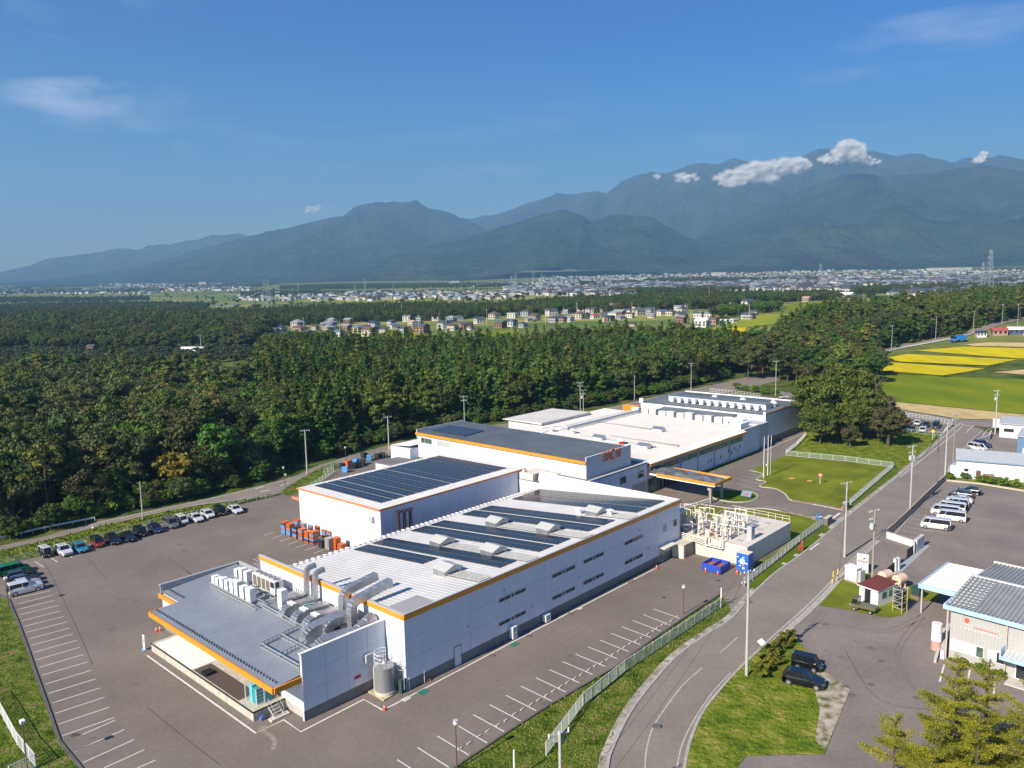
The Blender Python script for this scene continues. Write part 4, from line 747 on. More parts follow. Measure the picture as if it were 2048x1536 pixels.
def window(t, f, u0, u1, z0, z1, n=1, mf=FRAME, mg=GLASS, fw=.07, rails=0):
    """frame bars proud of the wall, panes set back inside them"""
    b = MB()
    def barb(a0, a1, c0, c1, d0, d1): b.hexa([f(a0, c0, d0), f(a1, c0, d0), f(a1, c0, d1), f(a0, c0, d1)], [f(a0, c1, d0), f(a1, c1, d0), f(a1, c1, d1), f(a0, c1, d1)])
    barb(u0, u1, z0, z0+fw, .052, .12); barb(u0, u1, z1-fw, z1, .052, .12); us = np.linspace(u0, u1, n+1)
    for k, u in enumerate(us):
        c = u+(fw/2 if k == 0 else -fw/2 if k == n else 0); barb(c-fw/2, c+fw/2, z0+fw, z1-fw, .053, .118)
    for k in range(rails): zz = z0+(z1-z0)*(k+1)/(rails+1); barb(u0+fw, u1-fw, zz-fw/3, zz+fw/3, .053, .11)
    fr = b.build('window', mf, t, 'ab')
    for k in range(n):
        p = MB(); p.hexa([f(us[k]+fw/2, z0+fw/2, .054), f(us[k+1]-fw/2, z0+fw/2, .054), f(us[k+1]-fw/2, z0+fw/2, .075), f(us[k]+fw/2, z0+fw/2, .075)], [f(us[k]+fw/2, z1-fw/2, .054), f(us[k+1]-fw/2, z1-fw/2, .054), f(us[k+1]-fw/2, z1-fw/2, .075), f(us[k]+fw/2, z1-fw/2, .075)])
        o = p.build('pane', mg, fr, 'ab')
    return fr
def FB(b0, s=1): return lambda u, z, d: (u, b0+s*d, z)                    # a wall that looks along +b (s=1) or -b
def FA(a0, s=-1): return lambda u, z, d: (a0+s*d, u, z)                   # a wall that looks along -a (s=-1)
def solar(t, a0, a1, b0, b1, rows, cols, zf, gap_every=0, gap=.35, clear=.12):
    """rows along a, columns along b, each panel its own part"""
    mesh = None; extra = ((rows-1)//gap_every)*gap if gap_every else 0; pa = (a1-a0-extra)/rows; pb = (b1-b0)/cols
    for i in range(rows):
        a = a0+i*pa+(i//gap_every*gap if gap_every else 0)
        for j in range(cols):
            b = b0+j*pb; z = zf(a, b)+clear
            if mesh is None:
                q = MB(); zz = zf(a, b+pb)-zf(a, b); za = zf(a+pa, b)-zf(a, b); g = .04; f = .05
                P = lambda u, v, h: (u, v, zz*u/pb+za*v/pa+h)
                q.hexa([P(g, g, 0), P(pb-g, g, 0), P(pb-g, pa-g, 0), P(g, pa-g, 0)], [P(g, g, .04), P(pb-g, g, .04), P(pb-g, pa-g, .04), P(g, pa-g, .04)], 1)
                q.q([P(g+f, g+f, .045), P(pb-g-f, g+f, .045), P(pb-g-f, pa-g-f, .045), P(g+f, pa-g-f, .045)], 0); mesh = q.mesh('solar_panel', [PVG, PVF], q.v)
            o = bpy.data.objects.new('solar_panel', mesh); COL.objects.link(o); o.parent = t
            loc, rz = FR[t.name]; w = AB(a, b, z)-loc; c, s = math.cos(-rz), math.sin(-rz); o.location = (w[0]*c-w[1]*s, w[0]*s+w[1]*c, w[2])

# ---------------------------------------------------------------- front production hall
A0, A1, B0, B1 = 53.4, 112.8, -97.0, -66.3
HR = lambda a, b: 6.0+(b+97)/30.7*2.95
t = hall = thing_ab('production_hall', 'long white production hall with solar strips and an orange band', 'factory hall', A0, B0)
b = MB(); b.box((A0+.06, B0, 0), (A1, B1-.06, 5.9)); b.hexa([(A0+.06, B0, 5.9), (A1, B0, 5.9), (A1, B1-.06, 5.9), (A0+.06, B1-.06, 5.9)], [(A0+.06, B0, 5.92), (A1, B0, 5.92), (A1, B1-.06, 8.85), (A0+.06, B1-.06, 8.85)]); b.build('wall', WHITE, t, 'ab')
b = MB(); ribs(b, (A0+.25, B0-.5, HR(0, B0-.5)), (A1-.25, B0-.5, HR(0, B0-.5)), (A0+.25, B1-.15, HR(0, B1-.15)), (A1-.25, B1-.15, HR(0, B1-.15)), 84, .03, .3); b.build('roof', ROOFW, t, 'ab')
wallpanels(t, 'wall_panel', WHITE, FB(B1-.06), [A0]+[A0+3.4+7.0*k for k in range(1, 8)]+[A1], [1.15, 3.6, 6.0, 8.4])
MB().box((A0-.0, B1-.05, .0), (A1, B1-.02, 1.15)).build('plinth', PLINTH, t, 'ab')
MB().box((A0-.05, B1-.03, 8.4), (A1+.05, B1+.1, 9.05)).build('fascia', ORANGE, t, 'ab'); MB().box((A0-.05, B1-.1, 9.05), (A1+.05, B1+.13, 9.12)).build('coping', GREYP, t, 'ab')
wallpanels(t, 'wall_panel', WHITE2, FA(A0+.06), [B0]+[B0+5.1*k for k in range(1, 6)]+[B1], [5.2, 8.4]); wallpanels(t, 'wall_panel', WHITE2, FA(A0+.06), [-69.4, B1], [0.0, 5.2])
MB().box((A0-.12, B0-.05, 8.4), (A0+.2, B1-.04, 9.05)).build('fascia', ORANGE, t, 'ab'); MB().box((A0-.15, B0-.1, 9.05), (A0+.23, B1-.1, 9.12)).build('coping', GREYP, t, 'ab')
b = MB(); n = 7
for k in range(n): v0, v1 = B0+(B1-B0)*k/n, B0+(B1-B0)*(k+1)/n; b.box((A1-.25, v0+.02, 5.6), (A1, v1-.02, 9.0))
b.build('parapet', mat('grey_parapet', (.62, .62, .61), .6, streak=.15), t, 'ab'); MB().box((A1-.3, B0-.05, 9.0), (A1+.05, B1, 9.1)).build('coping', WHITEP, t, 'ab')
b = MB()                                                             # eave: gutter, red-brown soffit and sheet ends
b.box((A0, B0-.75, 5.62), (A1, B0-.55, 5.85)); b.build('gutter', mat('red_brown_gutter', (.2, .07, .05), .6), t, 'ab')
b = MB()
for k in range(60): a = A0+.5+k; b.bar((a, B0-.5, 6.08), (a+.02, B0+.35, 6.2), .3, .1)
b.build('snow_guard', WHITEP, t, 'ab', kind='stuff')
for a, bb, w, d in ((72.4, -67.9, 5.2, 0),): pass
for (xl, zt, zb, xr, ztr) in [(997.5, 1199, 1206, 1051, 1178), (997.5, 1246, 1253, 1051, 1223), (1104.3, 1150, 1157, 1149.6, 1130.5), (1104.3, 1194.3, 1201, 1149.6, 1173.7), (1167, 1121, 1128, 1207, 1105.5), (1166.6, 1163.5, 1170.5, 1207, 1146), (1249.5, 1084.5, 1091, 1285, 1070.6), (1249.5, 1123, 1130, 1285, 1109)]:
    a0, z1 = onB(xl, zt, B1); _, z0 = onB(xl, zb, B1); a1, _ = onB(xr, ztr, B1); u = a1-a0
    window(t, FB(B1-.06), a0, a0+u*.42, z0, z1, 2); window(t, FB(B1-.06), a0+u*.46, a0+u*.55, z0, z1, 1); window(t, FB(B1-.06), a0+u*.59, a1, z0, z1, 2)
for x, y, s in ((1326.6, 1051, 0), (1347, 1040, 0)): a0, z1 = onB(x, y, B1); window(t, FB(B1-.06), a0, a0+1.0, z1-1.15, z1, 1, FRAMEL, mat('pale_blind', (.4, .42, .4), .6) if x < 1340 else GLASSG)
a0, _ = onB(909.5, 1331, B1); b = MB(); b.box((a0, B1-.02, 0), (a0+1.05, B1+.05, 2.35)); d = b.build('door', mat('door_paint', (.7, .71, .73), .5), t, 'ab'); MB().box((a0+.9, B1+.05, 1.0), (a0+.97, B1+.1, 1.15)).build('handle', BLACK, d, 'ab')
b = MB(); b.box((a0-.07, B1-.018, 0), (a0-.01, B1+.07, 2.42)); b.box((a0+1.06, B1-.018, 0), (a0+1.12, B1+.07, 2.42)); b.box((a0-.07, B1-.018, 2.42), (a0+1.12, B1+.07, 2.48)); b.build('door_frame', FRAME, t, 'ab')
a0, _ = onB(1319, 1118, B1); b = MB(); b.box((a0, B1-.02, 0), (a0+1.9, B1+.06, 2.2)); d = b.build('door', FRAMEL, t, 'ab')
for k in range(2): MB().box((a0+.1+.9*k, B1+.06, .15), (a0+.85+.9*k, B1+.075, 2.05)).build('pane', GLASSG, d, 'ab')
b = MB(); b.hexa([(a0-.5, B1, 2.6), (a0+3.1, B1, 2.6), (a0+3.1, B1+1.3, 2.45), (a0-.5, B1+1.3, 2.45)], [(a0-.5, B1, 2.72), (a0+3.1, B1, 2.72), (a0+3.1, B1+1.3, 2.57), (a0-.5, B1+1.3, 2.57)]); b.build('door_canopy', CREAMP, t, 'ab')
for x, y in ((1008, 1180), (935, 1253), (1063, 1213), (1158, 1154), (1277, 1060), (1296, 1097)):
    a, z = onB(x, y, B1); b = MB(); b.box((a-.09, B1, z-.1), (a+.09, B1+.16, z+.1)); b.build('wall_vent', GREYP, t, 'ab')
for a in (53.75, 56.0): b = MB(); b.cyl((a, B1+.06, 0), (a, B1+.06, 1.5), .05, n=6); b.build('downpipe', WHITEP, t, 'ab')
for i, (a0, a1, b0, b1, r, c) in enumerate(((67.6, 70.6, -95.4, -79.6, 2, 16), (71.2, 74.6, -95.6, -68.4, 2, 27), (79.0, 82.4, -95.6, -68.4, 2, 27), (82.8, 86.2, -95.4, -68.4, 2, 27), (90.3, 93.6, -95.6, -68.5, 2, 27), (94.0, 97.3, -95.2, -68.5, 2, 27), (102.5, 105.8, -95.1, -68.2, 2, 27), (106.2, 111.2, -95.6, -68.2, 3, 27))):
    labs = ['short solar strip nearest the rooftop ducts on the production hall roof', 'solar strip second from the duct end, behind the nearest roof vent', 'solar strip on the near side of the middle pair on the production hall roof', 'solar strip on the far side of the middle pair on the production hall roof', 'near strip of the solar pair between the third and fourth row of vents', 'far strip of the solar pair between the third and fourth row of vents', 'narrow solar strip in front of the widest one on the production hall', 'widest solar strip under the far grey parapet of the production hall']
    s = thing_ab('solar_array', labs[i], 'solar array', a0, b0, HR(a0, b0)+.1, 'solar strips on the production hall roof'); solar(s, a0, a1, b0, b1, r, c, HR)
# roof vents on their sheet-metal strips
def roof_vent(a, b, lab, s=1.0):
    z = HR(a, b)+.05; v = thing_ab('roof_vent', lab, 'roof vent', a, b, z, 'gabled roof vents on the production hall'); m = MB(); w, l = 1.35*s, 1.5*s
    m.prism([(a-l, b-w*.8), (a+l, b-w*.8), (a+l, b+w*.8), (a-l, b+w*.8)], z-.2, z+.75*s); m.build('base', GALV, v, 'ab')
    m = MB(); e = w; m.hexa([(a-l*1.08, b-e, z+.75*s), (a+l*1.08, b-e, z+.75*s), (a+l*1.08, b+e, z+.75*s), (a-l*1.08, b+e, z+.75*s)], [(a-.04, b-e, z+1.3*s), (a+.04, b-e, z+1.3*s), (a+.04, b+e, z+1.3*s), (a-.04, b+e, z+1.3*s)]); m.build('hood', mat('vent_hood', (.58, .57, .52), .5, metal=.2), v, 'ab')
    b2 = MB(); z0, z1 = HR(a, b+w), HR(a, -66.6 if b > -80 else b+8.6); be = -66.7 if b > -80 else b+9.0
    ribs(b2, (a-1.1, b+w*.8, HR(0, b+w*.8)+.1), (a+1.1, b+w*.8, HR(0, b+w*.8)+.1), (a-1.1, be, HR(0, be)+.1), (a+1.1, be, HR(0, be)+.1), 6, .09, .35); b2.build('flashing_strip', mat('bare_roof_strip', (.36, .36, .35), .5, metal=.3, var=.15), v, 'ab')
for a, b, lab in ((66.8, -73.6, 'gabled roof vent nearest the rooftop ducts'), (75.9, -84.6, 'gabled roof vent beside the mid roof, left of the second row'), (75.9, -74.0, 'gabled roof vent right of the second row, near the orange edge'), (88.0, -84.9, 'gabled roof vent left of the third row on the white roof'), (88.0, -74.2, 'gabled roof vent right of the third row near the orange edge'), (99.6, -73.9, 'gabled roof vent farthest from the ducts, between two mushroom vents')): roof_vent(a, b, lab)
for a, b in ((98.7, -76.6), (99.7, -71.2)):
    z = HR(a, b); MB().cyl((a, b, z), (a, b, z+.9), .45, n=10).cyl((a, b, z+.9), (a, b, z+1.05), .7, .35, n=10).build('mushroom_vent', WHITEP, None, 'ab', label='round white mushroom vent on the %s side of the farthest gabled vent' % ('left' if b < -75 else 'right'), cat='roof vent', group='mushroom vents on the production hall')
MB().box((53.9, -69.6, 8.72), (58.3, -66.5, 8.98)).build('roof_hatch', mat('roof_hatch_sheet', (.33, .32, .31), .6), t, 'ab')

# ---------------------------------------------------------------- loading annex
AR = lambda a, b: 4.9+(a-39)*.075
t = annex = thing_ab('loading_annex', 'low loading annex with grey ribbed roof and orange edge in front of the production hall', 'loading bay', 42.6, -87)
AW = -69.7
wallpanels(t, 'wall_panel', WHITE, FB(AW-.06), [42.3, 45.2, 48, 50.8, 53.3], [1.15, 3.2, 5.3, 7.5]); MB().box((42.3, AW-.3, 0), (53.35, AW-.06, 7.5)).build('wall', WHITE2, t, 'ab'); MB().box((42.3, AW-.05, 0), (53.35, AW-.02, 1.15)).build('plinth', PLINTH, t, 'ab'); MB().box((42.15, AW-.35, 7.5), (53.35, AW+.04, 7.6)).build('coping', WHITEP, t, 'ab')
b = MB(); ribs(b, (39.05, -99.3, AR(39.05, 0)), (39.05, AW-.35, AR(39.05, 0)), (53.35, -99.3, AR(53.35, 0)), (53.35, AW-.35, AR(53.35, 0)), 50, .035, .25); ribs(b, (42.7, -104.3, AR(42.7, 0)), (42.7, -99.3, AR(42.7, 0)), (53.6, -104.3, AR(53.6, 0)), (53.6, -99.3, AR(53.6, 0)), 10, .035, .25); b.build('roof', ROOFG, t, 'ab')
b = MB(); b.box((39.1, -99.2, 4.55), (53.3, AW-.4, 4.85)); b.box((42.7, -104.2, 4.56), (53.3, -99.25, 4.86)); b.build('soffit', WHITEP, t, 'ab')
b = MB(); b.box((38.9, -99.5, 4.4), (39.1, AW-.25, 5.0)); b.box((38.9, -99.5, 4.41), (42.5, -99.3, 5.01)); b.box((42.42, -104.6, 4.4), (42.62, -99.51, 5.0)); b.box((39.11, AW-.3, 4.39), (42.25, AW-.1, 4.99)); b.build('fascia', ORANGE, t, 'ab')
b = MB()
for k in range(48): bb = -99+k*.6; b.box((39.7, bb, 4.98), (39.95, bb+.12, 5.22))
for k in range(8): bb = -104+k*.6; b.box((43.5, bb, 5.25), (43.75, bb+.12, 5.48))
b.build('snow_guard', mat('snow_guard_steel', (.14, .17, .2), .5), t, 'ab', kind='stuff')
b = MB(); b.box((42.7, -104.55, 4.7), (54.3, -104.35, 6.1)); b.box((54.1, -104.33, 4.7), (54.3, -97.05, 6.1))
b.build('parapet', mat('ribbed_grey_parapet', (.4, .42, .44), .5, metal=.2, streak=.1), t, 'ab'); b = MB(); b.box((42.6, -104.6, 6.1), (54.4, -104.3, 6.2)); b.box((54.05, -104.29, 6.1), (54.4, -97.1, 6.2)); b.build('coping', GREYP, t, 'ab')
b = MB()
for k in range(30): a = 42.9+k*.38; b.box((a, -104.33, 5.2), (a+.08, -104.28, 6.05))
b.build('parapet_ribs', GREYP, t, 'ab')
MB().box((42.75, -104.2, 0), (53.3, -99.5, 4.55)).build('wall', WHITE2, t, 'ab'); MB().box((42.6, -75.9, .95), (42.9, AW-.31, 4.5)).build('wall', WHITE, t, 'ab'); MB().box((42.58, -75.9, 0), (42.9, AW-.31, .95)).build('plinth', mat('grey_plinth', (.42, .41, .39), .8), t, 'ab'); MB().box((46.0, -99.4, 0), (46.3, -76, 4.5)).build('wall', CONCL, t, 'ab')
MB().box((42.65, -104.25, 0), (42.74, -99.5, .9)).build('plinth', PLINTH, t, 'ab')
b = MB(); b.box((38.75, -98.9, 0), (46, -73.9, 1.05)); b.build('loading_dock', mat('dock_concrete', (.5, .46, .38), .9, var=.1, streak=.2), t, 'ab')
b = MB(); b.box((38.68, -98.9, .93), (38.75, -73.85, 1.09)); b.box((38.69, -73.9, .93), (42.5, -73.83, 1.09)); b.build('rubber_edge', BLACK, t, 'ab')
MB().box((38.9, -98.2, 1.06), (42.2, -88, 1.09)).build('dock_cover', mat('white_sheet', (.72, .76, .72), .6, var=.03), None, 'ab', label='white sheet covering the left half of the loading dock', cat='sheet')
MB().box((40.5, -98.2, 1.09), (40.56, -88.02, 1.105)).build('sheet_seam', mat('pale_green_seam', (.45, .6, .45), .6), bpy.data.objects['dock_cover'], 'ab')
MB().box((38.95, -87.8, 1.055), (41.1, -77.3, 1.075)).build('dock_mat', mat('brown_rubber_mat', (.085, .06, .05), .85, var=.15), None, 'ab', label='dark brown mat on the loading dock', cat='mat')
b = MB()
for z in (1.08, 1.2, 1.32): b.box((39.05, -86.1, z), (40.2, -85.0, z+.03))
for z in (1.11, 1.23, 1.35):
    for q in (-86.1, -85.6, -85.1): b.box((39.05, q, z), (40.2, q+.1, z+.09))
b.build('black_pallet', BLACK, None, 'ab', label='pile of black plastic pallets on the brown dock mat', cat='pallet')
BLUEC = mat('pale_blue_crate', (.12, .5, .6), .5, var=.1); TEAL = mat('teal_crate', (.05, .3, .34), .5)
for i, (a, bb, n, m, lab) in enumerate(((39.75, -76.3, 15, BLUEC, 'front'), (39.75, -75.55, 14, TEAL, 'right'), (40.75, -76.2, 15, BLUEC, 'back left'), (40.75, -75.4, 13, TEAL, 'back right'))):
    for k in range(n): MB().box((a, bb, 1.07+k*.13), (a+.8, bb+.62, 1.07+k*.13+.115)).build('food_tray', m, None, 'ab', label='%s food tray in the %s stack on the dock' % ('pale blue' if m == BLUEC else 'teal', lab), cat='tray', group='food trays stacked on the dock, %s stack' % lab)
for i, (a, bb) in enumerate(((39.6, -77.0), (39.65, -74.75))):
    b = MB()
    for p in ((0, 0), (.9, 0), (0, .12), (.9, .12)): b.bar((a+p[0], bb+p[1], 1.07), (a+p[0], bb+p[1], 2.95), .04)
    for k in range(5): b.bar((a, bb, 1.3+k*.4), (a+.9, bb, 1.3+k*.4), .03)
    b.build('roll_cage', WHITEP, None, 'ab', label='white roll cage frame standing %s the blue trays' % ('left of' if i == 0 else 'right of'), cat='roll cage', group='roll cages on the dock')
b = MB()
for k in range(4): b.box((40.2+k*.0, -73.8+k*.0, 0), (41.4, -73.0, .01))
b = MB()
for k in range(4): b.box((40.5, -73.7+k*.28, .95-.24*k-.05), (41.5, -73.42+k*.28, .95-.24*k))
st = thing_ab('dock_steps', 'grey steel steps with handrail at the near corner of the dock', 'steps', 41, -73.2); b.build('tread', GALV2, st, 'ab'); b = MB()
for a in (40.45, 41.55): b.bar((a, -73.75, .9), (a, -72.5, .1), .05, .18); b.bar((a, -73.75, 1.9), (a, -72.5, 1.0), .04); b.bar((a, -72.5, .0), (a, -72.5, 1.0), .04); b.bar((a, -73.75, .9), (a, -73.75, 1.9), .04)
b.build('handrail', GREYP, st, 'ab'); MB().box((39.9, -72.9, 0), (42.1, -72.2, .22)).build('landing', CONCL, st, 'ab')
MB().box((39.3, -73.7, 0), (39.8, -73.3, .35)).box((39.4, -73.65, .35), (39.7, -73.4, .5)).build('tool_box', mat('blue_white_box', (.1, .16, .4), .5), None, 'ab', label='small blue and white box on the ground beside the dock steps', cat='box')
a, z = onB(734, 1314, AW); b = MB(); b.box((a-.45, AW, z-.45), (a+.45, AW+.5, z+.45)); b.build('vent_hood', GREYP, t, 'ab')
a, z = onB(715, 1355, AW); MB().box((a-.4, AW+.01, z-.1), (a+.45, AW+.03, z+.25)).build('notice', mat('red_sign', (.45, .03, .04), .5), t, 'ab'); MB().box((a-.4, AW+.01, z-.85), (a+.45, AW+.03, z-.12)).build('notice', WHITEP, t, 'ab')
# sign board by the dock
sb = thing_ab('standing_sign', 'narrow white standing sign with red lettering at the far end of the dock', 'sign', 38.6, -99.9); b = MB(); w = toAB(W(358*0+300+3, 1308)); 
b.box((38.2, -100.2, .1), (38.3, -99.6, 2.0)); b.build('board', WHITEP, sb, 'ab'); b = MB(); b.box((38.0, -100.3, 0), (38.5, -99.5, .12)); b.build('base', mat('blue_base', (.15, .35, .55), .5), sb, 'ab')
b = MB()
for k in range(4): b.box((38.18, -100.05, 1.7-k*.22), (38.2, -99.78, 1.83-k*.22))
b.build('lettering', RED, sb, 'ab')

# ---------------------------------------------------------------- roof plant on the annex
def z_an(a): return AR(a, 0)+.06
def acbox(name, a, b, w, d, h, lab, grp, m=None, z=None, fan=True, cat='air conditioner'):
    z = z_an(a)+.35 if z is None else z; t = thing_ab(name, lab, cat, a, b, z, grp); MB().box((a, b, z), (a+d, b+w, z+h)).build('casing', m or WHITEP, t, 'ab')
    if fan:
        n = 2 if h > 1.1 else 1; q = MB()
        for k in range(n): zc = z+h*(k+.5)/n; r = min(w, h/n)*.36; q.cyl((a-.012, b+w/2, zc), (a+.0, b+w/2, zc), r, n=10)
        q.build('fan_grille', mat('fan_grille', (.45, .45, .46), .6), t, 'ab')
    return t
ords = ['first', 'second', 'third', 'fourth', 'fifth', 'sixth', 'seventh', 'eighth']
for k, (b0, w, h) in enumerate(((-99.9, .75, 1.1), (-98.9, .75, 1.1), (-97.7, .85, 1.35), (-96.4, .85, 1.4), (-95.0, .85, 1.7), (-93.8, .85, 1.9), (-92.4, 1.0, 1.6), (-90.9, 1.15, 1.75))):
    acbox('outdoor_unit', 47.7, b0, w, .85, h, 'white outdoor unit, %s of eight from the parapet in the long roof row' % ords[k], 'outdoor units in the long row on the annex roof')
for k, (b0, w, h) in enumerate(((-99.2, .8, 1.2), (-97.9, .85, 1.55), (-96.6, .85, 1.5))): acbox('outdoor_unit', 50.6, b0, w, .9, h, 'white outdoor unit, %s of three in the short row behind the long one' % ords[k], 'outdoor units in the short row on the annex roof')
acbox('control_cabinet', 49.0, -85.4, .95, .9, 2.4, 'tall white cabinet standing alone between the outdoor units and the ducts', None, fan=False, cat='cabinet')
ch = thing_ab('chiller', 'large chiller with dark side louvres and round fans on top against the white parapet', 'chiller', 50.8, -94.6, z_an(50.8)+.3); z = z_an(50.8)+.3
MB().box((50.8, -94.6, z), (52.1, -89.1, z+1.75)).build('casing', WHITEP, ch, 'ab')
for k in range(5): MB().box((50.77, -94.4+k*1.08, z+(.15 if k < 4 else .85)), (50.8, -93.5+k*1.08, z+1.6)).build('louvre', mat('dark_louvre', (.16, .14, .11), .6) if k < 4 else BLACK, ch, 'ab')
for k in range(5): MB().cyl((51.45, -94.0+k*1.08, z+1.75), (51.45, -94.0+k*1.08, z+1.9), .42, n=12).build('fan', GALV, ch, 'ab')
MB().box((51.0, -89.1, z+.9), (51.5, -89.08, z+1.6)).build('louvre', BLACK, ch, 'ab')
def rack(lab, a0, a1, b0, b1, z0=.1, h=.45, n=10):
    t = thing_ab('steel_rack', lab, 'rack', a0, b0, z_an(a0), 'galvanised frames on the annex roof'); b = MB(); L_ = math.hypot(a1-a0, b1-b0)
    for hh in (z0, z0+h): b.bar((a0, b0, z_an(a0)+hh), (a1, b1, z_an(a1)+hh), .1)
    b.build('rail', GALV2, t, 'ab'); b = MB()
    for k in range(n+1): u = k/n; a, c = a0+(a1-a0)*u, b0+(b1-b0)*u; b.bar((a, c, z_an(a)), (a, c, z_an(a)+z0+h), .07)
    b.build('post', GALV2, t, 'ab')
for q, lab in (((47.5, 47.4, -100.0, -88.0), 'galvanised frame along the front of the long row of outdoor units'), ((48.7, 48.7, -100.0, -88.0), 'galvanised frame behind the long row of outdoor units'), ((50.4, 50.4, -99.5, -88.4), 'galvanised frame in front of the short row and the chiller'), ((48.3, 47.9, -88.3, -77.7), 'galvanised frame in front of the fat air ducts'), ((42.8, 42.8, -78.9, -71.0), 'nearest galvanised frame, parallel to the orange eave'), ((45.4, 45.4, -78.9, -71.2), 'second galvanised frame back from the orange eave'), ((48.1, 48.1, -78.9, -73.0), 'third galvanised frame back, beside the big elbow ducts'), ((42.8, 48.1, -78.9, -78.9), 'galvanised frame running up the slope at the left of the grid'), ((42.8, 48.0, -75.0, -75.0), 'galvanised frame running up the slope in the middle of the grid'), ((42.9, 48.0, -71.1, -71.1), 'galvanised frame running up the slope beside the blue-grey wall')): rack(lab, *q)
def duct(name, lab, pts, w, h=None, round_=False, grp=None, m=GALV, flange=True):
    """duct along points in factory axes, bends rounded by short lengths"""
    P = [Vector(p) for p in pts]; Q = [P[0]]; rad = w*.9
    for i in range(1, len(P)-1):
        d0 = (P[i]-P[i-1]).normalized(); d1 = (P[i+1]-P[i]).normalized(); r = min(rad, (P[i]-P[i-1]).length*.49, (P[i+1]-P[i]).length*.49)
        for k in range(5): s = k/4; a = P[i]-d0*r; c = P[i]+d1*r; Q.append(a*(1-s)**2+P[i]*2*s*(1-s)+c*s*s)
    Q.append(P[-1]); t = thing_ab(name, lab, 'duct', P[0].x, P[0].y, min(p.z for p in P), grp); b = MB()
    for p, q in zip(Q[:-1], Q[1:]):
        e = (q-p).normalized()*.02
        if round_: b.cyl(p-e, q+e, w/2, n=12)
        else: b.bar(p-e, q+e, w, h or w)
    b.build('duct_body', m, t, 'ab', smooth=round_)
    if flange:
        b = MB(); L_ = [(p, q) for p, q in zip(P[:-1], P[1:])]
        for p, q in L_:
            n = int((q-p).length/1.3)
            for k in range(1, n+1): c = p+(q-p)*(k/(n+1)); d = (q-p).normalized()*.03; (b.cyl(c-d, c+d, w/2+.04, n=12) if round_ else b.bar(c-d, c+d, w+.08, (h or w)+.08))
        if b.v: b.build('flange', m, t, 'ab')
    return t
za = z_an(50)
duct('exhaust_duct', 'left of the two thin swan-neck pipes over the white parapet', [(50.2, -84.7, za+.9), (52.6, -84.5, za+1.0), (52.7, -84.4, 10.3), (53.9, -84.2, 10.5)], .55, round_=False, grp='swan-neck pipes over the parapet')
duct('exhaust_duct', 'right of the two thin swan-neck pipes over the white parapet', [(50.0, -82.9, za+.7), (52.6, -82.6, za+.8), (52.7, -82.5, 10.2), (53.9, -82.3, 10.4)], .55, grp='swan-neck pipes over the parapet')
duct('exhaust_duct', 'left of the two large goose-neck ducts that reach over onto the white roof', [(52.4, -76.3, za+.2), (52.4, -76.3, 9.4), (57.3, -76.2, 10.0)], .95, .85, grp='large goose-neck ducts')
duct('exhaust_duct', 'right of the two large goose-neck ducts, nearest the blue-grey wall', [(51.4, -73.3, za-.1), (51.4, -73.3, 9.2), (57.2, -73.3, 10.0)], .95, .85, grp='large goose-neck ducts')
for k, (b0, lab) in enumerate(((-84.0, 'leftmost'), (-81.3, 'second'), (-78.9, 'third'))):
    duct('air_duct', '%s of the three fat round-shouldered ducts behind the roof frame' % lab, [(48.6, b0+.5, za-.2), (49.0, b0+.5, za+.55), (52.9, b0+.9, za+.55)], 1.25, 1.1, grp='fat round-shouldered ducts', flange=True)
    MB().box((49.5, b0-.1, za+1.13), (50.1, b0+1.2, za+1.28)).build('duct_lid', WHITEP, None, 'ab', label='white lid on the %s fat round-shouldered duct' % lab, cat='duct lid', group='white duct lids')
duct('air_duct', 'big grey elbow duct beside the third roof frame', [(46.7, -75.6, za-.4), (47.0, -75.5, za+.8), (51.0, -74.9, za+1.5)], 1.5, 1.2); duct('air_duct', 'elbow duct curving down behind the big grey elbow', [(48.6, -74.7, za-.2), (48.9, -74.6, za+1.4), (52.5, -74.2, za+1.7)], 1.3, 1.0)
duct('air_duct', 'low wide duct hump nearest the blue-grey wall', [(46.2, -72.7, za-.5), (46.6, -72.6, za+.5), (50.4, -71.6, za+.7)], 1.6, 1.0); duct('air_duct', 'fat round duct in the corner under the goose-necks', [(49.5, -70.9, za+.7), (53.0, -71.5, za+1.6)], 1.5, round_=True)
TEALD = mat('teal_grey_paint', (.2, .36, .36), .5)
for k, (a, b0) in enumerate(((50.7, -82.4), (50.5, -81.7), (50.2, -79.5), (49.9, -78.7))): duct('flexible_hose', 'pale teal bent hose between the fat ducts, number %s from the left' % ['one', 'two', 'three', 'four'][k], [(a, b0, za), (a+.1, b0+.1, za+.95), (a+1.4, b0+.7, za+.95), (a+1.5, b0+.8, za+.2)], .2, round_=True, grp='teal hoses between the ducts', m=TEALD, flange=False)
for k in range(9): duct('air_duct', 'thin galvanised duct running back to the parapet between the fat ducts', [(50.2+.2*(k % 3), -83.6+k*1.15, za+.25), (53.1, -83.3+k*1.15, za+.35+.15*(k % 2))], .5, .38, grp='thin ducts beside the parapet')
for k in range(10): b = MB(); c = -88.2+k*.42; b.cyl((49.0+(k % 3)*.5, c, za+.3), (53.2, c+.1, za+.3), .05, n=6); b.cyl((53.1, c+.1, za+.2), (53.1, c+.1, za+1.0), .05, n=6); b.build('pipe_run', GALV, None, 'ab', label='thin pipe in the bundle between the chiller and the swan-neck pipes', cat='pipe', group='pipe bundle beside the chiller')
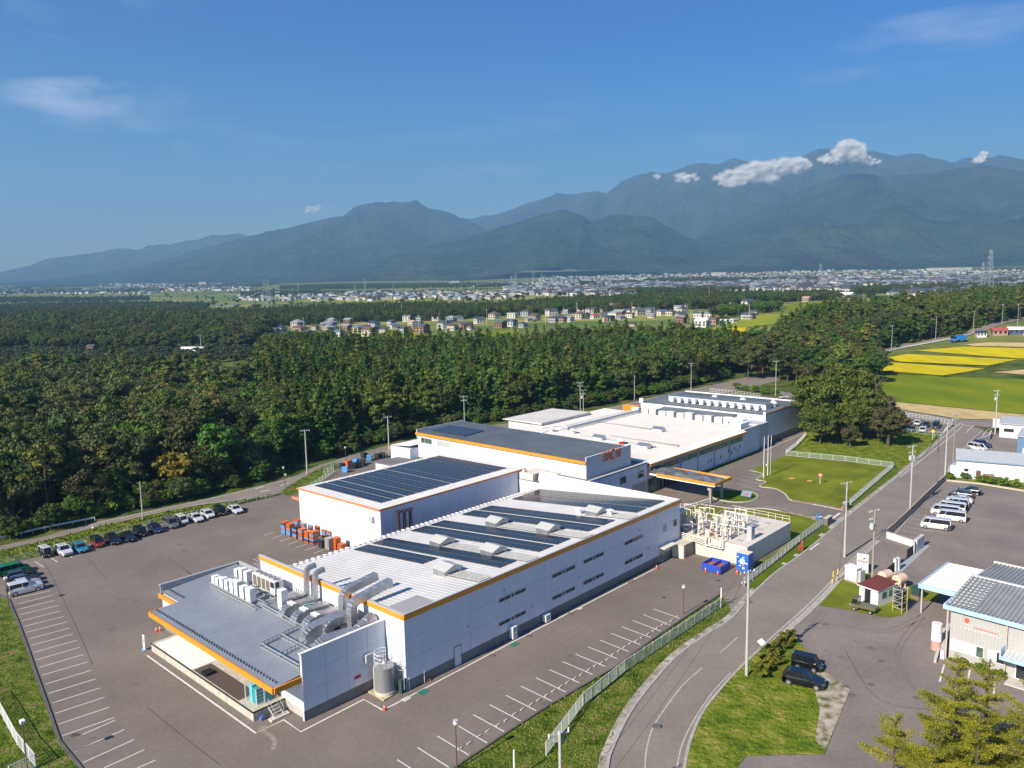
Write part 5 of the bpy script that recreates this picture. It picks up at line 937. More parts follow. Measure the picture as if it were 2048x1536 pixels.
for k, (a, c, s) in enumerate(((50.9, -85.0, 1.0), (49.6, -72.6, .9), (51.7, -72.2, 1.0))): MB().cyl((a, c-.4*s, za+.55), (a, c+.4*s, za+.55), .5*s, n=14).box((a-.4*s, c-.45*s, za), (a+.4*s, c+.45*s, za+.3)).build('blower', mat('dark_green_blower', (.03, .06, .055), .5), None, 'ab', label='dark round blower %s' % ['behind the tall cabinet', 'under the lower elbow duct', 'beneath the right goose-neck duct'][k], cat='blower', group='dark blowers on the annex roof')
b = MB(); lt = thing_ab('cat_ladder', 'grey ladder with safety hoops at the parapet corner', 'ladder', 53.9, -98.2, 5.8)
for c in (-98.4, -97.9): b.bar((53.8, c, 5.9), (53.8, c, 8.4), .05)
b.build('rail', GREYP, lt, 'ab'); b = MB()
for k in range(8): b.bar((53.8, -98.4, 6.1+k*.3), (53.8, -97.9, 6.1+k*.3), .03)
for k in range(3): b.bar((53.3, -98.7, 6.9+k*.6), (53.3, -97.6, 6.9+k*.6), .04); b.bar((53.3, -98.7, 6.9+k*.6), (53.8, -98.7, 6.9+k*.6), .04)
b.build('rung', GREYP, lt, 'ab')

# ---------------------------------------------------------------- steel tank at the corner
tk = thing_ab('storage_tank', 'grey steel tank on a concrete base at the corner of the long blue-shaded wall', 'tank', 51.6, -67.9)
P4 = [toAB(W(*q))[:2] for q in ((734.6, 1384), (767.5, 1403), (800, 1384), (772, 1366))]; MB().prism([tuple(p) for p in P4], 0, .15).build('base', mat('ochre_concrete', (.42, .34, .2), .9, var=.2), tk, 'ab'); MB().cyl((51.6, -67.9, .15), (51.6, -67.9, .5), 1.2, n=20).build('foundation', CONCL, tk, 'ab')
MB().cyl((51.6, -67.9, .5), (51.6, -67.9, 3.3), 1.12, n=28).cyl((51.6, -67.9, 3.3), (51.6, -67.9, 3.5), 1.12, .3, n=28).build('shell', mat('tank_steel', (.36, .37, .38), .42, metal=.5, streak=.15), tk, 'ab', smooth=True)
b = MB()
for k in range(3): a_, z_ = 0, 4.0+.45*k; pts_ = [(51.6+math.cos(q)*1.1, -67.9+math.sin(q)*1.1, z_) for q in np.linspace(2.2, 5.6, 9)]; b.tube(pts_, .025, 5)
for q in np.linspace(2.2, 5.6, 6): b.bar((51.6+math.cos(q)*1.1, -67.9+math.sin(q)*1.1, 3.4), (51.6+math.cos(q)*1.1, -67.9+math.sin(q)*1.1, 4.9), .03)
b.build('guard_rail', WHITEP, tk, 'ab')
for k, q in enumerate((3.6, 4.2, 4.9, 5.6)): MB().tube([(51.6+math.cos(q)*1.2, -67.9+math.sin(q)*1.2, .3), (51.6+math.cos(q)*1.2, -67.9+math.sin(q)*1.2, 3.2), (51.6+math.cos(q)*.8, -67.9+math.sin(q)*.8, 3.6)], .05, 6).build('pipe', CREAMP if k != 1 else GREYP, tk, 'ab')
MB().sphere((51.6, -67.9, 3.6), .22).build('valve', CREAMP, tk, 'ab'); b = MB(); b.tube([(52.7, -67.6, 3.0), (53.9, -66.6, 3.0), (53.0, -66.2, 2.8), (53.0, -66.2, .4)], .05, 6); b.tube([(52.7, -67.7, 2.7), (53.7, -66.9, 2.7)], .04, 6); b.build('pipe', GREYP, tk, 'ab')
b = MB()
for zz in (2.6, 3.2, 3.8, 4.4): b.tube([(53.3+math.cos(q)*.5, -66.9+math.sin(q)*.5, zz) for q in np.linspace(1.5, 5, 7)], .02, 5)
for c in (-67.2, -66.8): b.bar((53.35, c, 0), (53.35, c, 4.6), .05)
b.build('ladder', WHITEP, tk, 'ab'); b = MB(); b.box((52.6, -66.9, 0), (53.3, -66.2, 1.6)); b.build('pump_set', mat('dark_green_machinery', (.03, .07, .06), .5), tk, 'ab')
for x, y, w, h, lab in ((1021, 1274, .85, 1.6, 'tall white wall unit beside the long hall, nearer the camera'), (1087, 1240, 1.0, .95, 'small white outdoor unit farther along the long hall')):
    a = onB(x, y, B1+.3)[0]; t2 = thing_ab('outdoor_unit', lab, 'air conditioner', a, B1+.1, 0.1, 'wall units along the long hall'); MB().box((a, B1+.12, .15), (a+w, B1+.75, .15+h)).build('casing', WHITEP, t2, 'ab'); q = MB()
    for k in range(2 if h > 1.2 else 1): zc = .15+h*(k+.5)/(2 if h > 1.2 else 1); q.cyl((a+w/2, B1+.75, zc), (a+w/2, B1+.765, zc), .33, n=12)
    q.build('fan_grille', mat('fan_grille', (.45, .45, .46), .6), t2, 'ab')

# ---------------------------------------------------------------- middle warehouse with the big solar roof
MA0, MA1, MB0, MB1 = 79.1, 115.8, -127.8, -103.3; MZ = lambda a, b: 8.25
MZ = lambda a, b: 7.9+(b-MB0)/(MB1-MB0)*.35
t = thing_ab('warehouse', 'white box warehouse with thin orange trim and a roof full of solar panels', 'warehouse', MA0, MB0)
MB().box((MA0+.06, MB0+.06, 0), (MA1, MB1-.06, 7.8)).build('wall', WHITE, t, 'ab'); wallpanels(t, 'wall_panel', WHITE2, FA(MA0+.06), list(np.linspace(MB0, MB1, 7)), [0, 7.85]); wallpanels(t, 'wall_panel', WHITE2, FB(MB1-.06), list(np.linspace(MA0, MA1, 9)), [0, 8.1])
b = MB(); ribs(b, (MA0-.1, MB0-.3, 7.9), (MA1, MB0-.3, 7.9), (MA0-.1, MB1+.02, 8.25), (MA1, MB1+.02, 8.25), 56, .05, .35); b.build('roof', ROOFW, t, 'ab')
b = MB(); b.hexa([(MA0-.2, MB0-.35, 7.72), (MA0-.08, MB0-.35, 7.72), (MA0-.08, MB1+.1, 8.07), (MA0-.2, MB1+.1, 8.07)], [(MA0-.2, MB0-.35, 8.0), (MA0-.08, MB0-.35, 8.0), (MA0-.08, MB1+.1, 8.35), (MA0-.2, MB1+.1, 8.35)]); b.box((MA0-.07, MB1, 8.05), (MA1, MB1+.12, 8.34)); b.build('fascia', ORANGE2, t, 'ab')
b_, z_ = onA(745, 1038, MA0); b = MB(); b.box((MA0-.45, b_-.5, z_-.45), (MA0-.02, b_+.5, z_+.45)); b.build('vent_hood', GREYP, t, 'ab')
sa = thing_ab('solar_array', 'big solar array covering the white box warehouse', 'solar array', 82, -126.6, 8.1); solar(sa, 81.7, 113.6, -126.6, -106.4, 23, 13, MZ, 2, .18)
MB().box((80.3, -131.9, 5.0), (84.9, -127.85, 5.25)).build('side_canopy', ROOFG, t, 'ab'); MB().box((80.1, -132.1, 4.9), (80.29, -127.85, 5.4)).box((80.1, -132.1, 4.89), (85, -131.91, 5.39)).build('fascia', ORANGE2, t, 'ab')
for k in range(3): MB().cyl((80.2+k*1.15, -99.9+.15*k, 0), (80.2+k*1.15, -99.9+.15*k, 8.0), .3, n=10).cyl((80.2+k*1.15, -99.9+.15*k, 8.1), (80.2+k*1.15, -99.9+.15*k, 8.5), .5, n=12).build('flue', mat('sooty_steel', (.06, .05, .045), .5, metal=.5, var=.5, vscale=3), None, 'ab', label='%s of three dark sooty flues between the two halls' % ['nearest', 'middle', 'farthest'][k], cat='flue', group='three dark flues')

# ---------------------------------------------------------------- tall hall with the lettering
t = thing_ab('lettered_hall', 'tall hall with dark grey roof, orange eave and large orange letters on its blue-shaded end', 'factory hall', 121, -142)
TA0, TA1, TB0, TB1 = 121.0, 136.2, -142.2, -92.0
MB().box((TA0+.06, TB0, 0), (TA1, TB1-.06, 10.0)).build('wall', WHITE, t, 'ab'); wallpanels(t, 'wall_panel', WHITE2, FA(TA0+.06), list(np.linspace(TB0, TB1, 8)), [4.5, 9.7])
b = MB(); ribs(b, (TA0-.3, TB0, 10.25), (TA0-.3, TB1-.25, 10.25), (TA1-1.0, TB0, 10.85), (TA1-1.0, TB1-.25, 10.85), 84, .14, .4); b.build('roof', ROOFG2, t, 'ab'); b = MB()
ribs(b, (TA1-1.0, TB0, 10.86), (TA1-1.0, TB1-.25, 10.86), (TA1+.2, TB0, 10.5), (TA1+.2, TB1-.25, 10.5), 84, .14, .4); b.build('ridge_cap', ROOFW, t, 'ab')
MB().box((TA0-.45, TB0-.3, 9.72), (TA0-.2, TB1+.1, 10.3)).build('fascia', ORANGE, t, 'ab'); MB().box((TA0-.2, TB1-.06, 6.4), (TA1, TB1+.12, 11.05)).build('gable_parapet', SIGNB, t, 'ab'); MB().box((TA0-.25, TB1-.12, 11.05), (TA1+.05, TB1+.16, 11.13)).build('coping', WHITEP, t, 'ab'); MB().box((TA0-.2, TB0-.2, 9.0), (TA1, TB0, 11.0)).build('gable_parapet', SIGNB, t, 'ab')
for k in range(1, 7): c = TB0+(TB1-TB0)*k/7; MB().box((TA0-.06, c-.06, 0), (TA0+.0, c+.06, 9.7)).build('downpipe', GREYP, t, 'ab')
for c0, c1, n in ((-141.0, -137.2, 3), (-135.3, -131.2, 3)): window(t, FA(TA0+.06), c0, c1, 7.9, 9.2, n, FRAMEL, GLASSG if n == 3 and c0 < -140 else mat('pale_blind', (.4, .42, .4), .6))
OSIGN = mat('orange_letters', (.75, .13, .015), .4)
def letter(parent, polys, a, z, s, name='letter'):
    b = MB()
    for P in polys:
        Q = [(a+p[0]*s, z+p[1]*s) for p in P]; n = len(Q); tri = tessellate_polygon([[Vector((p[0], p[1], 0)) for p in Q]]); i = len(b.v); b.v += [(p[0], TB1+.14, p[1]) for p in Q]+[(p[0], TB1+.24, p[1]) for p in Q]
        for k in range(n): b.f.append((i+k, i+(k+1) % n, i+n+(k+1) % n, i+n+k)); b.m.append(0)
        for q in tri: b.f.append(tuple(i+n+k for k in q)); b.m.append(0)
    return b.build(name, OSIGN, parent, 'ab')
def crescent():
    o = [(math.cos(q)*.58+.5, math.sin(q)*.58+.5) for q in np.linspace(R(55), R(305), 20)]; i = [(math.cos(q)*.34+.62, math.sin(q)*.37+.5) for q in np.linspace(R(300), R(60), 18)]; return o+i
Hs = [[(0, 0), (.15, 0), (.15, .43), (.55, .43), (.55, 0), (.7, 0), (.7, 1), (.55, 1), (.55, .57), (.15, .57), (.15, 1), (0, 1)]]
As = [[(0, 0), (.16, 0), (.25, .26), (.57, .26), (.66, 0), (.82, 0), (.5, 1), (.32, 1)], [(.3, .38), (.41, .74), (.52, .38)]][:1]
sg = thing_ab('letter_sign', 'orange letters spelling HACHI, with a crescent C, on the end wall', 'sign', 126, TB1+.14, 8.2, None); la, lz = onB(1206, 924, TB1+.2); la2, _ = onB(1241, 906, TB1+.2); s = 2.0; k_ = (la2-la)/(4.0*s); xs = [0, .86, 1.78, 2.95, 3.85]
for gl, x in ((Hs, xs[0]), (As, xs[1]), ([crescent()], xs[2]), (Hs, xs[3]), ([[(0, 0), (.16, 0), (.16, 1), (0, 1)]], xs[4])): letter(sg, [[(p[0]*k_, p[1]) for p in P] for P in gl], la+x*s*k_, lz, s)
sa = thing_ab('solar_array', 'small solar array at the left end of the dark grey roof', 'solar array', 124, -140, 10.5); TZ = lambda a, b: 10.35+(a-TA0)/14.2*.6+.08
solar(sa, 123.2, 129.6, -140.0, -128.5, 5, 9, TZ)
# low wings left of it
t = thing_ab('side_wing', 'low white wing with dark lean-to roof left of the lettered hall', 'annex', 116.5, -147); MB().box((118.5, -149.5, 0), (131, -142.3, 6.6)).build('wall', WHITE2, t, 'ab'); b = MB(); ribs(b, (118.4, -149.6, 6.6), (131, -149.6, 6.6), (118.4, -142.3, 7.3), (131, -142.3, 7.3), 20, .07); b.build('roof', ROOFW, t, 'ab'); MB().box((118.3, -149.9, 5.6), (118.5, -149.5, 6.3)).build('fascia', ORANGE, t, 'ab')
b = MB(); b.hexa([(111.5, -147, 3.9), (120.9, -147, 3.9), (120.9, -131, 4.6), (111.5, -131, 4.6)], [(111.5, -147, 4.1), (120.9, -147, 4.1), (120.9, -131, 4.8), (111.5, -131, 4.8)]); b.build('lean_to_roof', mat('dark_membrane', (.14, .14, .135), .8, var=.15, vscale=.3), t, 'ab'); MB().box((111.7, -146.8, 0), (120.9, -131.2, 3.9)).build('wall', WHITE2, t, 'ab')
b = MB(); b.tube([(120.6, -133, 5.6), (120.6, -112, 5.6), (120.6, -112, 4.9)], .09, 6); b.tube([(120.6, -127.5, 5), (120.6, -124.8, 7.6)], .05, 5); b.build('pipe', GREYP, t, 'ab')

# ---------------------------------------------------------------- office block
OB = -90.3
t = thing_ab('office_block', 'two-storey blue-shaded office block below the orange letters', 'office', 113.5, OB); MB().box((113.6, -103.1, 0), (140.1, OB-.06, 6.6)).build('wall', WHITE2, t, 'ab')
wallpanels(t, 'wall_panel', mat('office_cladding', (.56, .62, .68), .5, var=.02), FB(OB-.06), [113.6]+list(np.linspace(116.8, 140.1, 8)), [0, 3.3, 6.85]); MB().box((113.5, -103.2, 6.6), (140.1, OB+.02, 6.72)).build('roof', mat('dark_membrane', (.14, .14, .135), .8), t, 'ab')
MB().box((113.5, OB-.2, 6.86), (140.15, OB+.1, 7.0)).build('coping', WHITEP, t, 'ab')
for x0, x1, yt, yb in ((1239.5, 1252, 955.5, 970.5), (1275.5, 1287, 943.5, 958)):
    a0, z1 = onB(x0, yt, OB); a1, _ = onB(x1, yt-3, OB); _, z0 = onB(x0, yb, OB); window(t, FB(OB-.06), a0, a1, z0, z1, 3, FRAMEL, GLASS)
a0, _ = onB(1265, 985, OB); MB().box((a0, OB-.02, 0), (a0+5.2, OB+.03, 3.0)).build('shutter', mat('shutter_steel', (.33, .34, .36), .5), t, 'ab')
for k in range(10): MB().box((a0+.2+k*.5, OB+.03, 0), (a0+.28+k*.5, OB+.05, 3.0)).build('shutter_rib', FRAME, t, 'ab')
MB().box((119.5, OB+.9, 0), (121.6, OB+3.6, 2.0)).build('white_bin', WHITEP, None, 'ab', label='white box at the foot of the office wall beside the shutter', cat='box')
rc = thing_ab('rooftop_unit', 'white wedge-shaped hood behind the grey parapet in front of the office', 'ventilation hood', 115, -97, 6.75); MB().hexa([(114.5, -98.9, 6.75), (116.5, -98.9, 6.75), (116.5, -93.4, 6.75), (114.5, -93.4, 6.75)], [(114.9, -98.9, 8.6), (116.1, -98.9, 8.6), (116.1, -94.6, 8.6), (114.9, -94.6, 8.6)]).build('hood', CREAMP, rc, 'ab')
for k in range(4): acbox('outdoor_unit', 117.0, -104.6-k*1.9, 1.2, 1.0, 1.5, 'white unit on the low roof gap between warehouse and lettered hall', 'units in the roof gap', z=5.2)
MB().box((116.2, -112, 0), (120.8, -103.3, 5.1)).build('link_building', WHITE2, None, 'ab', label='low white link between the warehouse and the lettered hall', cat='annex')
MB().box((113.6, -103.0, 6.73), (118.5, -99.5, 8.0)).box((113.9, -102.5, 8.0), (114.5, -102.0, 8.5)).build('rooftop_unit', CREAMP, None, 'ab', label='long cream rooftop unit behind the grey end parapet', cat='air handler')

# ---------------------------------------------------------------- main works with the wide white roof
FA0, FA1, FB0 = 140.2, 184.6, -137.0; FZ = lambda a, b: 6.6+(-90.3-b)*.016
t = thing_ab('main_works', 'wide low works with pale flat roof, orange eave and long band of windows', 'factory', FA0, OB); MB().box((FA0, FB0, 0), (193.3, OB-.06, 5.7)).build('wall', WHITE2, t, 'ab')
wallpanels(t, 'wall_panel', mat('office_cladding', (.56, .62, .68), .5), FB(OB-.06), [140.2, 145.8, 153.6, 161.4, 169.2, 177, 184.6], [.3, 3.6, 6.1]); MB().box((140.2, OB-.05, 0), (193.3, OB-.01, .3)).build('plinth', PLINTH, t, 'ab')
b = MB(); ribs(b, (136.4, FB0, FZ(0, FB0)), (189.5, FB0, FZ(0, FB0)), (136.4, -91.9, FZ(0, -91.9)), (189.5, -91.9, FZ(0, -91.9)), 100, .03, .3); ribs(b, (FA0, -91.9, FZ(0, -91.9)+.01), (FA1, -91.9, FZ(0, -91.9)+.01), (FA0, -89.6, 6.5), (FA1, -89.6, 6.5), 84, .14, .4); b.build('roof', ROOFC, t, 'ab')
MB().box((FA0, -89.7, 6.0), (FA1, -89.55, 6.45)).build('fascia', ORANGE, t, 'ab'); MB().box((FA0+.0, OB-.02, 4.0), (FA0+.35, OB+.1, 6.0)).build('fascia', ORANGE2, t, 'ab')
MB().box((158, -112.5, FZ(0, -112)+.04), (158.5, -93.5, FZ(0, -95)+.12)).box((170.5, -130, FZ(0, -130)), (171.0, -108, FZ(0, -110)+.12)).build('expansion_joint', mat('joint_grey', (.3, .28, .27), .8), t, 'ab')
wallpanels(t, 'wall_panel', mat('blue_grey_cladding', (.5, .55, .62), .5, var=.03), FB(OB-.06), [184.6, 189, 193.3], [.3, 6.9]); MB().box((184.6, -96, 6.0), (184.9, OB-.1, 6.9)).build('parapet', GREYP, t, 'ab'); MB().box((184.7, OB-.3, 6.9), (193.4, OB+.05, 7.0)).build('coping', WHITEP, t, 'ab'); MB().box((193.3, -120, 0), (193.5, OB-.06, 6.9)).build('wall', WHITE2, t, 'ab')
for (u0, u1, n) in ((141.2, 145.4, 3), (146.2, 153.2, 10), (154, 161, 8), (161.8, 168.8, 8), (169.6, 176.6, 8), (177.4, 184.0, 7)): window(t, FB(OB-.06), u0, u1, 4.15, 5.55, n, FRAMEL, GLASSG if u0 != 146.2 else GLASS, .08, 1 if u0 == 146.2 else 0)
for k, x in enumerate((1416.5, 1422.5, 1429, 1441, 1457, 1463, 1469, 1475, 1480)):
    y = 923-(x-1416)*.37-(6 if k in (4, 6, 8) else 0); a, z = onB(x, y, OB); MB().box((a-.25, OB-.0, z-.45), (a+.25, OB+.03, z+.45)).build('wall_vent', mat('dark_louvre', (.16, .14, .11), .6), t, 'ab')
for u in (145.8, 153.6, 161.4, 169.2, 177.0): MB().cyl((u, OB+.12, 0), (u, OB+.12, 6.1), .09, n=6).build('downpipe', mat('blue_grey_pipe', (.25, .3, .38), .5), t, 'ab')
MB().box((140.3, OB-.02, 0), (144.6, OB+.02, 3.0)).build('glass_front', GLASSG, t, 'ab'); fr = MB()
for u in np.linspace(140.3, 152.3, 9): fr.box((u-.05, OB+.02, 0), (u+.05, OB+.1, 3.0))
fr.box((140.3, OB+.02, 3.0), (152.3, OB+.1, 3.12)); fr.build('entrance_frame', FRAME, t, 'ab'); MB().box((144.7, OB-.02, 0), (152.3, OB+.02, 3.0)).build('glass_front', GLASS, t, 'ab')
sheet('planting_strip', [AB(153.2, -90.1, .04), AB(193, -90.1, .04), AB(193, -88.7, .04), AB(153.2, -88.7, .04)], ROUGH); MB().box((153.1, -88.68, 0), (193, -88.5, .13)).build('kerb', CONC, None, 'ab', kind='structure')
for k, (a, c, ty) in enumerate(((152.6, -127.0, 0), (154.4, -121.5, 0), (152.8, -112.2, 1), (152.0, -105.2, 0), (152.0, -98.8, 1), (170.6, -106.6, 1))):
    z = FZ(a, c)+.05; v = thing_ab('roof_vent', ['round cap vent at the far left of the pale roof behind the letters', 'round cap vent second from the left behind the letters', 'grey gabled vent left of the red-banded cap', 'round cap vent with red band on the pale roof', 'grey gabled vent nearest the letters', 'small grey vent alone in the middle of the pale roof'][k], 'roof vent', a, c, z, 'vents on the pale roof'); m = MB()
    if ty == 0: m.cyl((a, c, z), (a, c, z+.8), .6, n=12); m.build('base', RED if k == 3 else CREAMP, v, 'ab'); MB().cyl((a, c, z+.8), (a, c, z+1.2), 1.0, .3, n=12).build('cap', WHITEP, v, 'ab')
    else: m.box((a-.9, c-1.3, z), (a+.9, c+1.3, z+.6)); m.build('base', WHITEP, v, 'ab'); MB().hexa([(a-1, c-1.5, z+.6), (a+1, c-1.5, z+.6), (a+1, c+1.5, z+.6), (a-1, c+1.5, z+.6)], [(a-.05, c-1.5, z+1.2), (a+.05, c-1.5, z+1.2), (a+.05, c+1.5, z+1.2), (a-.05, c+1.5, z+1.2)]).build('hood', GALV, v, 'ab')
MB().box((153.5, -127, FZ(0, -125)-.1), (154.1, -97, FZ(0, -98)+.12)).build('roof_walkway', GREYP, None, 'ab', label='grey walkway strip along the pale roof behind the letters', cat='walkway')
# pipe rack along the left edge of the pale roof
pr = thing_ab('pipe_rack', 'white pipe rack with railings along the left edge of the pale roof', 'pipe rack', 156, -125.2, 7); b = MB()
for k in range(33): a = 156+k*1.05; b.bar((a, -126.4, 6.9), (a, -126.4, 8.1), .08); b.bar((a, -124.6, 6.9), (a, -124.6, 7.6), .08); b.bar((a, -126.4, 7.55), (a, -124.6, 7.55), .08)
b.build('support', WHITEP, pr, 'ab')
for c, z in ((-126.4, 8.1), (-126.0, 7.75), (-125.5, 7.75), (-125.0, 7.75), (-124.6, 7.65)): MB().cyl((156, c, z), (190, c, z), .09, n=6).build('pipe', GALV if c > -126 else WHITEP, pr, 'ab')
b = MB(); b.tube([(150, -128, 8.5), (155.5, -126, 8.5), (156.5, -125, 7.8)], .22, 8); b.tube([(150, -128, 8.5), (150, -128, 7)], .2, 8); b.build('pipe', WHITEP, pr, 'ab')
# low plant zone beyond the pale roof
for k in range(12):
    c = -128+k*2.9; h = [1.7, 1.5, 1.9, 1.4][k % 4]; acbox('outdoor_unit', 190.3+(k % 2)*.5, c, 2.2, 1.6, h, 'box unit between pale roof and rear hall, %s from the left' % (ords+['ninth', 'tenth', 'eleventh', 'twelfth'])[k], 'units between the pale roof and the rear hall', m=CREAMP if k % 3 else WHITEP, z=6.6, fan=True)
MB().box((189.5, -130, 0), (200.9, -91.2, 6.5)).build('plant_deck', GREYP, None, 'ab', label='grey plant deck between the pale roof and the rear hall', cat='plant deck')
b = thing_ab('round_duct', 'bundle of round white ducts at the right end of the plant deck', 'duct', 190, -97, 6.6)
for k in range(4): MB().tube([(189.5+k*.9, -97.5+k*.8, 6.6), (189.5+k*.9, -97.5+k*.8, 7.6), (191+k*.9, -96.5+k*.8, 8.2)], .42, 10).build('duct_body', WHITEP, b, 'ab')
MB().box((186.2, -95.2, 6.7), (191.0, -92.0, 7.9)).build('louvred_casing', WHITEP, None, 'ab', label='white louvred casing at the right end of the plant deck', cat='air handler')
# ---------------------------------------------------------------- rear hall
t = thing_ab('rear_hall', 'rear cold store with dark ribbed roof, white walls and brown-orange edge', 'cold store', 201, -132); RB = -92.2
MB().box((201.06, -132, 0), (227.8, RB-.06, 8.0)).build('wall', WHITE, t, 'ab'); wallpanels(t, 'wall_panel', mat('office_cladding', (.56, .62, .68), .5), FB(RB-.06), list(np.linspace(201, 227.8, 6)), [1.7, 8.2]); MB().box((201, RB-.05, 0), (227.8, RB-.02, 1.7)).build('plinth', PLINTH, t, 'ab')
b = MB(); ribs(b, (201, -132, 8.1), (201, RB-.2, 8.1), (214, -132, 8.7), (214, RB-.2, 8.7), 80, .08, .3); ribs(b, (214, -132, 8.7), (214, RB-.2, 8.7), (228, -132, 8.1), (228, RB-.2, 8.1), 80, .08, .3); b.build('roof', ROOFG2, t, 'ab')
MB().box((201.2, RB-.08, 8.2), (227.9, RB+.12, 8.55)).build('fascia', mat('rust_fascia', (.35, .12, .04), .6), t, 'ab'); MB().box((200.8, RB-.6, 0), (201.0, RB+.1, 8.9)).build('corner_pier', WHITEP, t, 'ab'); MB().box((227.8, -132.2, 7.9), (228.2, RB+.1, 8.45)).build('coping', WHITEP, t, 'ab')
MB().box((200.75, -132.3, 7.9), (200.95, -131, 9.4)).build('corner_pier', WHITEP, t, 'ab'); wallpanels(t, 'wall_panel', WHITE, FA(201.06), list(np.linspace(-132, RB, 9)), [4.5, 8.05])
MB().box((207.2, -126, 8.4), (210.8, -95.0, 10.0)).build('clerestory', WHITE, t, 'ab'); b = MB(); ribs(b, (206.9, -126.2, 10.0), (206.9, -94.8, 10.0), (211.1, -126.2, 10.05), (211.1, -94.8, 10.05), 60, .06, .3); b.build('clerestory_roof', ROOFG2, t, 'ab')
for k in range(12):
    c = -123.6+k*2.45; m = MB(); m.cyl((205.2, c, 8.5), (205.2, c, 9.9), .62, n=12); m.bar((205.2, c, 9.4), (207.1, c, 9.4), .6, .6); m.build('condenser_fan', WHITEP, None, 'ab', label='white fan housing on the rear roof, %s of twelve from the left' % (ords+['ninth', 'tenth', 'eleventh', 'twelfth'])[k], cat='fan housing', group='fan housings on the rear hall')
for k, c in enumerate((-113.5, -104.5, -95.2)): MB().cyl((212.5, c, 8.6), (212.5, c, 9.7), .6, n=12).cyl((212.5, c, 9.7), (212.5, c, 10.4), 1.1, .5, n=12).build('cap_vent', WHITEP, None, 'ab', label='%s of three white cap vents behind the clerestory' % ['left', 'middle', 'right'][k], cat='roof vent', group='cap vents on the rear hall')
b = thing_ab('lower_roof', 'lower dark ribbed roof in front of the rear hall', 'roof annex', 194, -124, 6.5); MB().box((193.8, -123.5, 0), (200.9, -100.5, 7.1)).build('wall', WHITE2, b, 'ab'); m = MB(); ribs(m, (193.7, -123.6, 7.15), (193.7, -100.4, 7.15), (200.9, -123.6, 7.6), (200.9, -100.4, 7.6), 46, .07, .3); m.build('roof', ROOFG2, b, 'ab')
# pale storage building at the wood side
t = thing_ab('storage_building', 'plain pale grey storage building with flat cream roof at the wood side', 'warehouse', 157, -134); MB().box((157, -146, 0), (177.3, -133.8, 7.7)).build('wall', mat('pale_grey_siding', (.55, .58, .6), .55, streak=.06), t, 'ab'); wallpanels(t, 'wall_panel', mat('cream_siding', (.72, .7, .66), .6), FA(157), list(np.linspace(-146, -133.8, 9)), [0, 7.6])
MB().hexa([(156.2, -147.6, 7.7), (177.8, -147.6, 7.7), (177.8, -133.5, 7.7), (156.2, -133.5, 7.7)], [(156.2, -147.6, 7.85), (177.8, -147.6, 7.85), (177.8, -133.5, 8.15), (156.2, -133.5, 8.15)]).build('roof', ROOFC, t, 'ab'); MB().box((157.2, -133.8, 7.3), (177.3, -133.6, 7.7)).build('gutter', GREYP, t, 'ab')
# things beyond it
for k, (x, y, s) in enumerate(((1194, 836, 1.4), (1203, 834, 1.6), (1211, 836, 1.3))):
    w = W(x, y); MB().box((w[0]-s, w[1]-s, 0), (w[0]+s, w[1]+s, 1.9)).build('cardboard_stack', mat('cardboard', (.45, .32, .18), .8), None, 'w', label='brown wrapped stack in the yard behind the pale storage building, %s' % ['left', 'middle', 'right'][k], cat='stack', group='brown stacks behind the pale building')
t = thing_ab('orange_container', 'orange container standing beside the rear hall wall', 'container', 198, -137); w = toAB(W(1268, 828)); 
MB().box((w[0], w[1]-4.5, 0), (w[0]+2.4, w[1]+1.5, 2.7)).build('body', mat('container_orange', (.75, .3, .03), .5), t, 'ab'); MB().box((w[0]-.02, w[1]-4.3, .2), (w[0], w[1]-1.6, 2.5)).build('door', mat('container_orange_dark', (.6, .22, .02), .5), t, 'ab')
# ---------------------------------------------------------------- entrance canopy
t = thing_ab('entrance_canopy', 'flat canopy with orange rim and dark top over the entrance drive', 'canopy', 141, -80); z = 4.4
CA0, CA1, CB0, CB1 = 140.3, 147.4, -90.2, -74.6
MB().box((CA0+.25, CB0, z-.35), (CA1-.25, CB1-.25, z-.05)).build('soffit', WHITEP, t, 'ab'); b = MB(); b.box((CA0, CB0+2, z-.3), (CA0+.22, CB1, z+.25)); b.box((CA1-.22, CB0+2, z-.3), (CA1, CB1, z+.25)); b.box((CA0+.23, CB1-.22, z-.31), (CA1-.23, CB1, z+.24)); b.build('fascia', ORANGE, t, 'ab')
MB().box((CA0+.02, CB0+2, z-.5), (CA0+.2, CB1-.05, z-.31)).build('lower_trim', WHITEP, t, 'ab'); nn = 8; b = MB()
for i in range(nn):
    u0, u1 = i/nn, (i+1)/nn; hh = lambda u: z-.02+.45*math.sin(math.pi*u); b.q([(CA0+.3+(CA1-CA0-.6)*u0, CB0, hh(u0)+.25), (CA0+.3+(CA1-CA0-.6)*u1, CB0, hh(u1)+.25), (CA0+.3+(CA1-CA0-.6)*u1, CB1-.3, hh(u1)-.15), (CA0+.3+(CA1-CA0-.6)*u0, CB1-.3, hh(u0)-.15)])
b.build('canopy_roof', mat('weathered_dark_roof', (.06, .062, .065), .5, col2=(.22, .22, .21), vscale=.6), t, 'ab'); MB().box((CA0+1.2, CB1-2.0, 0), (CA0+1.75, CB1-1.45, z-.35)).build('pillar', mat('pillar_stone', (.3, .28, .25), .7), t, 'ab'); MB().cyl((CA1-1.2, CB1-1.6, 0), (CA1-1.2, CB1-1.6, z-.35), .25, n=10).build('pillar', FRAME, t, 'ab')
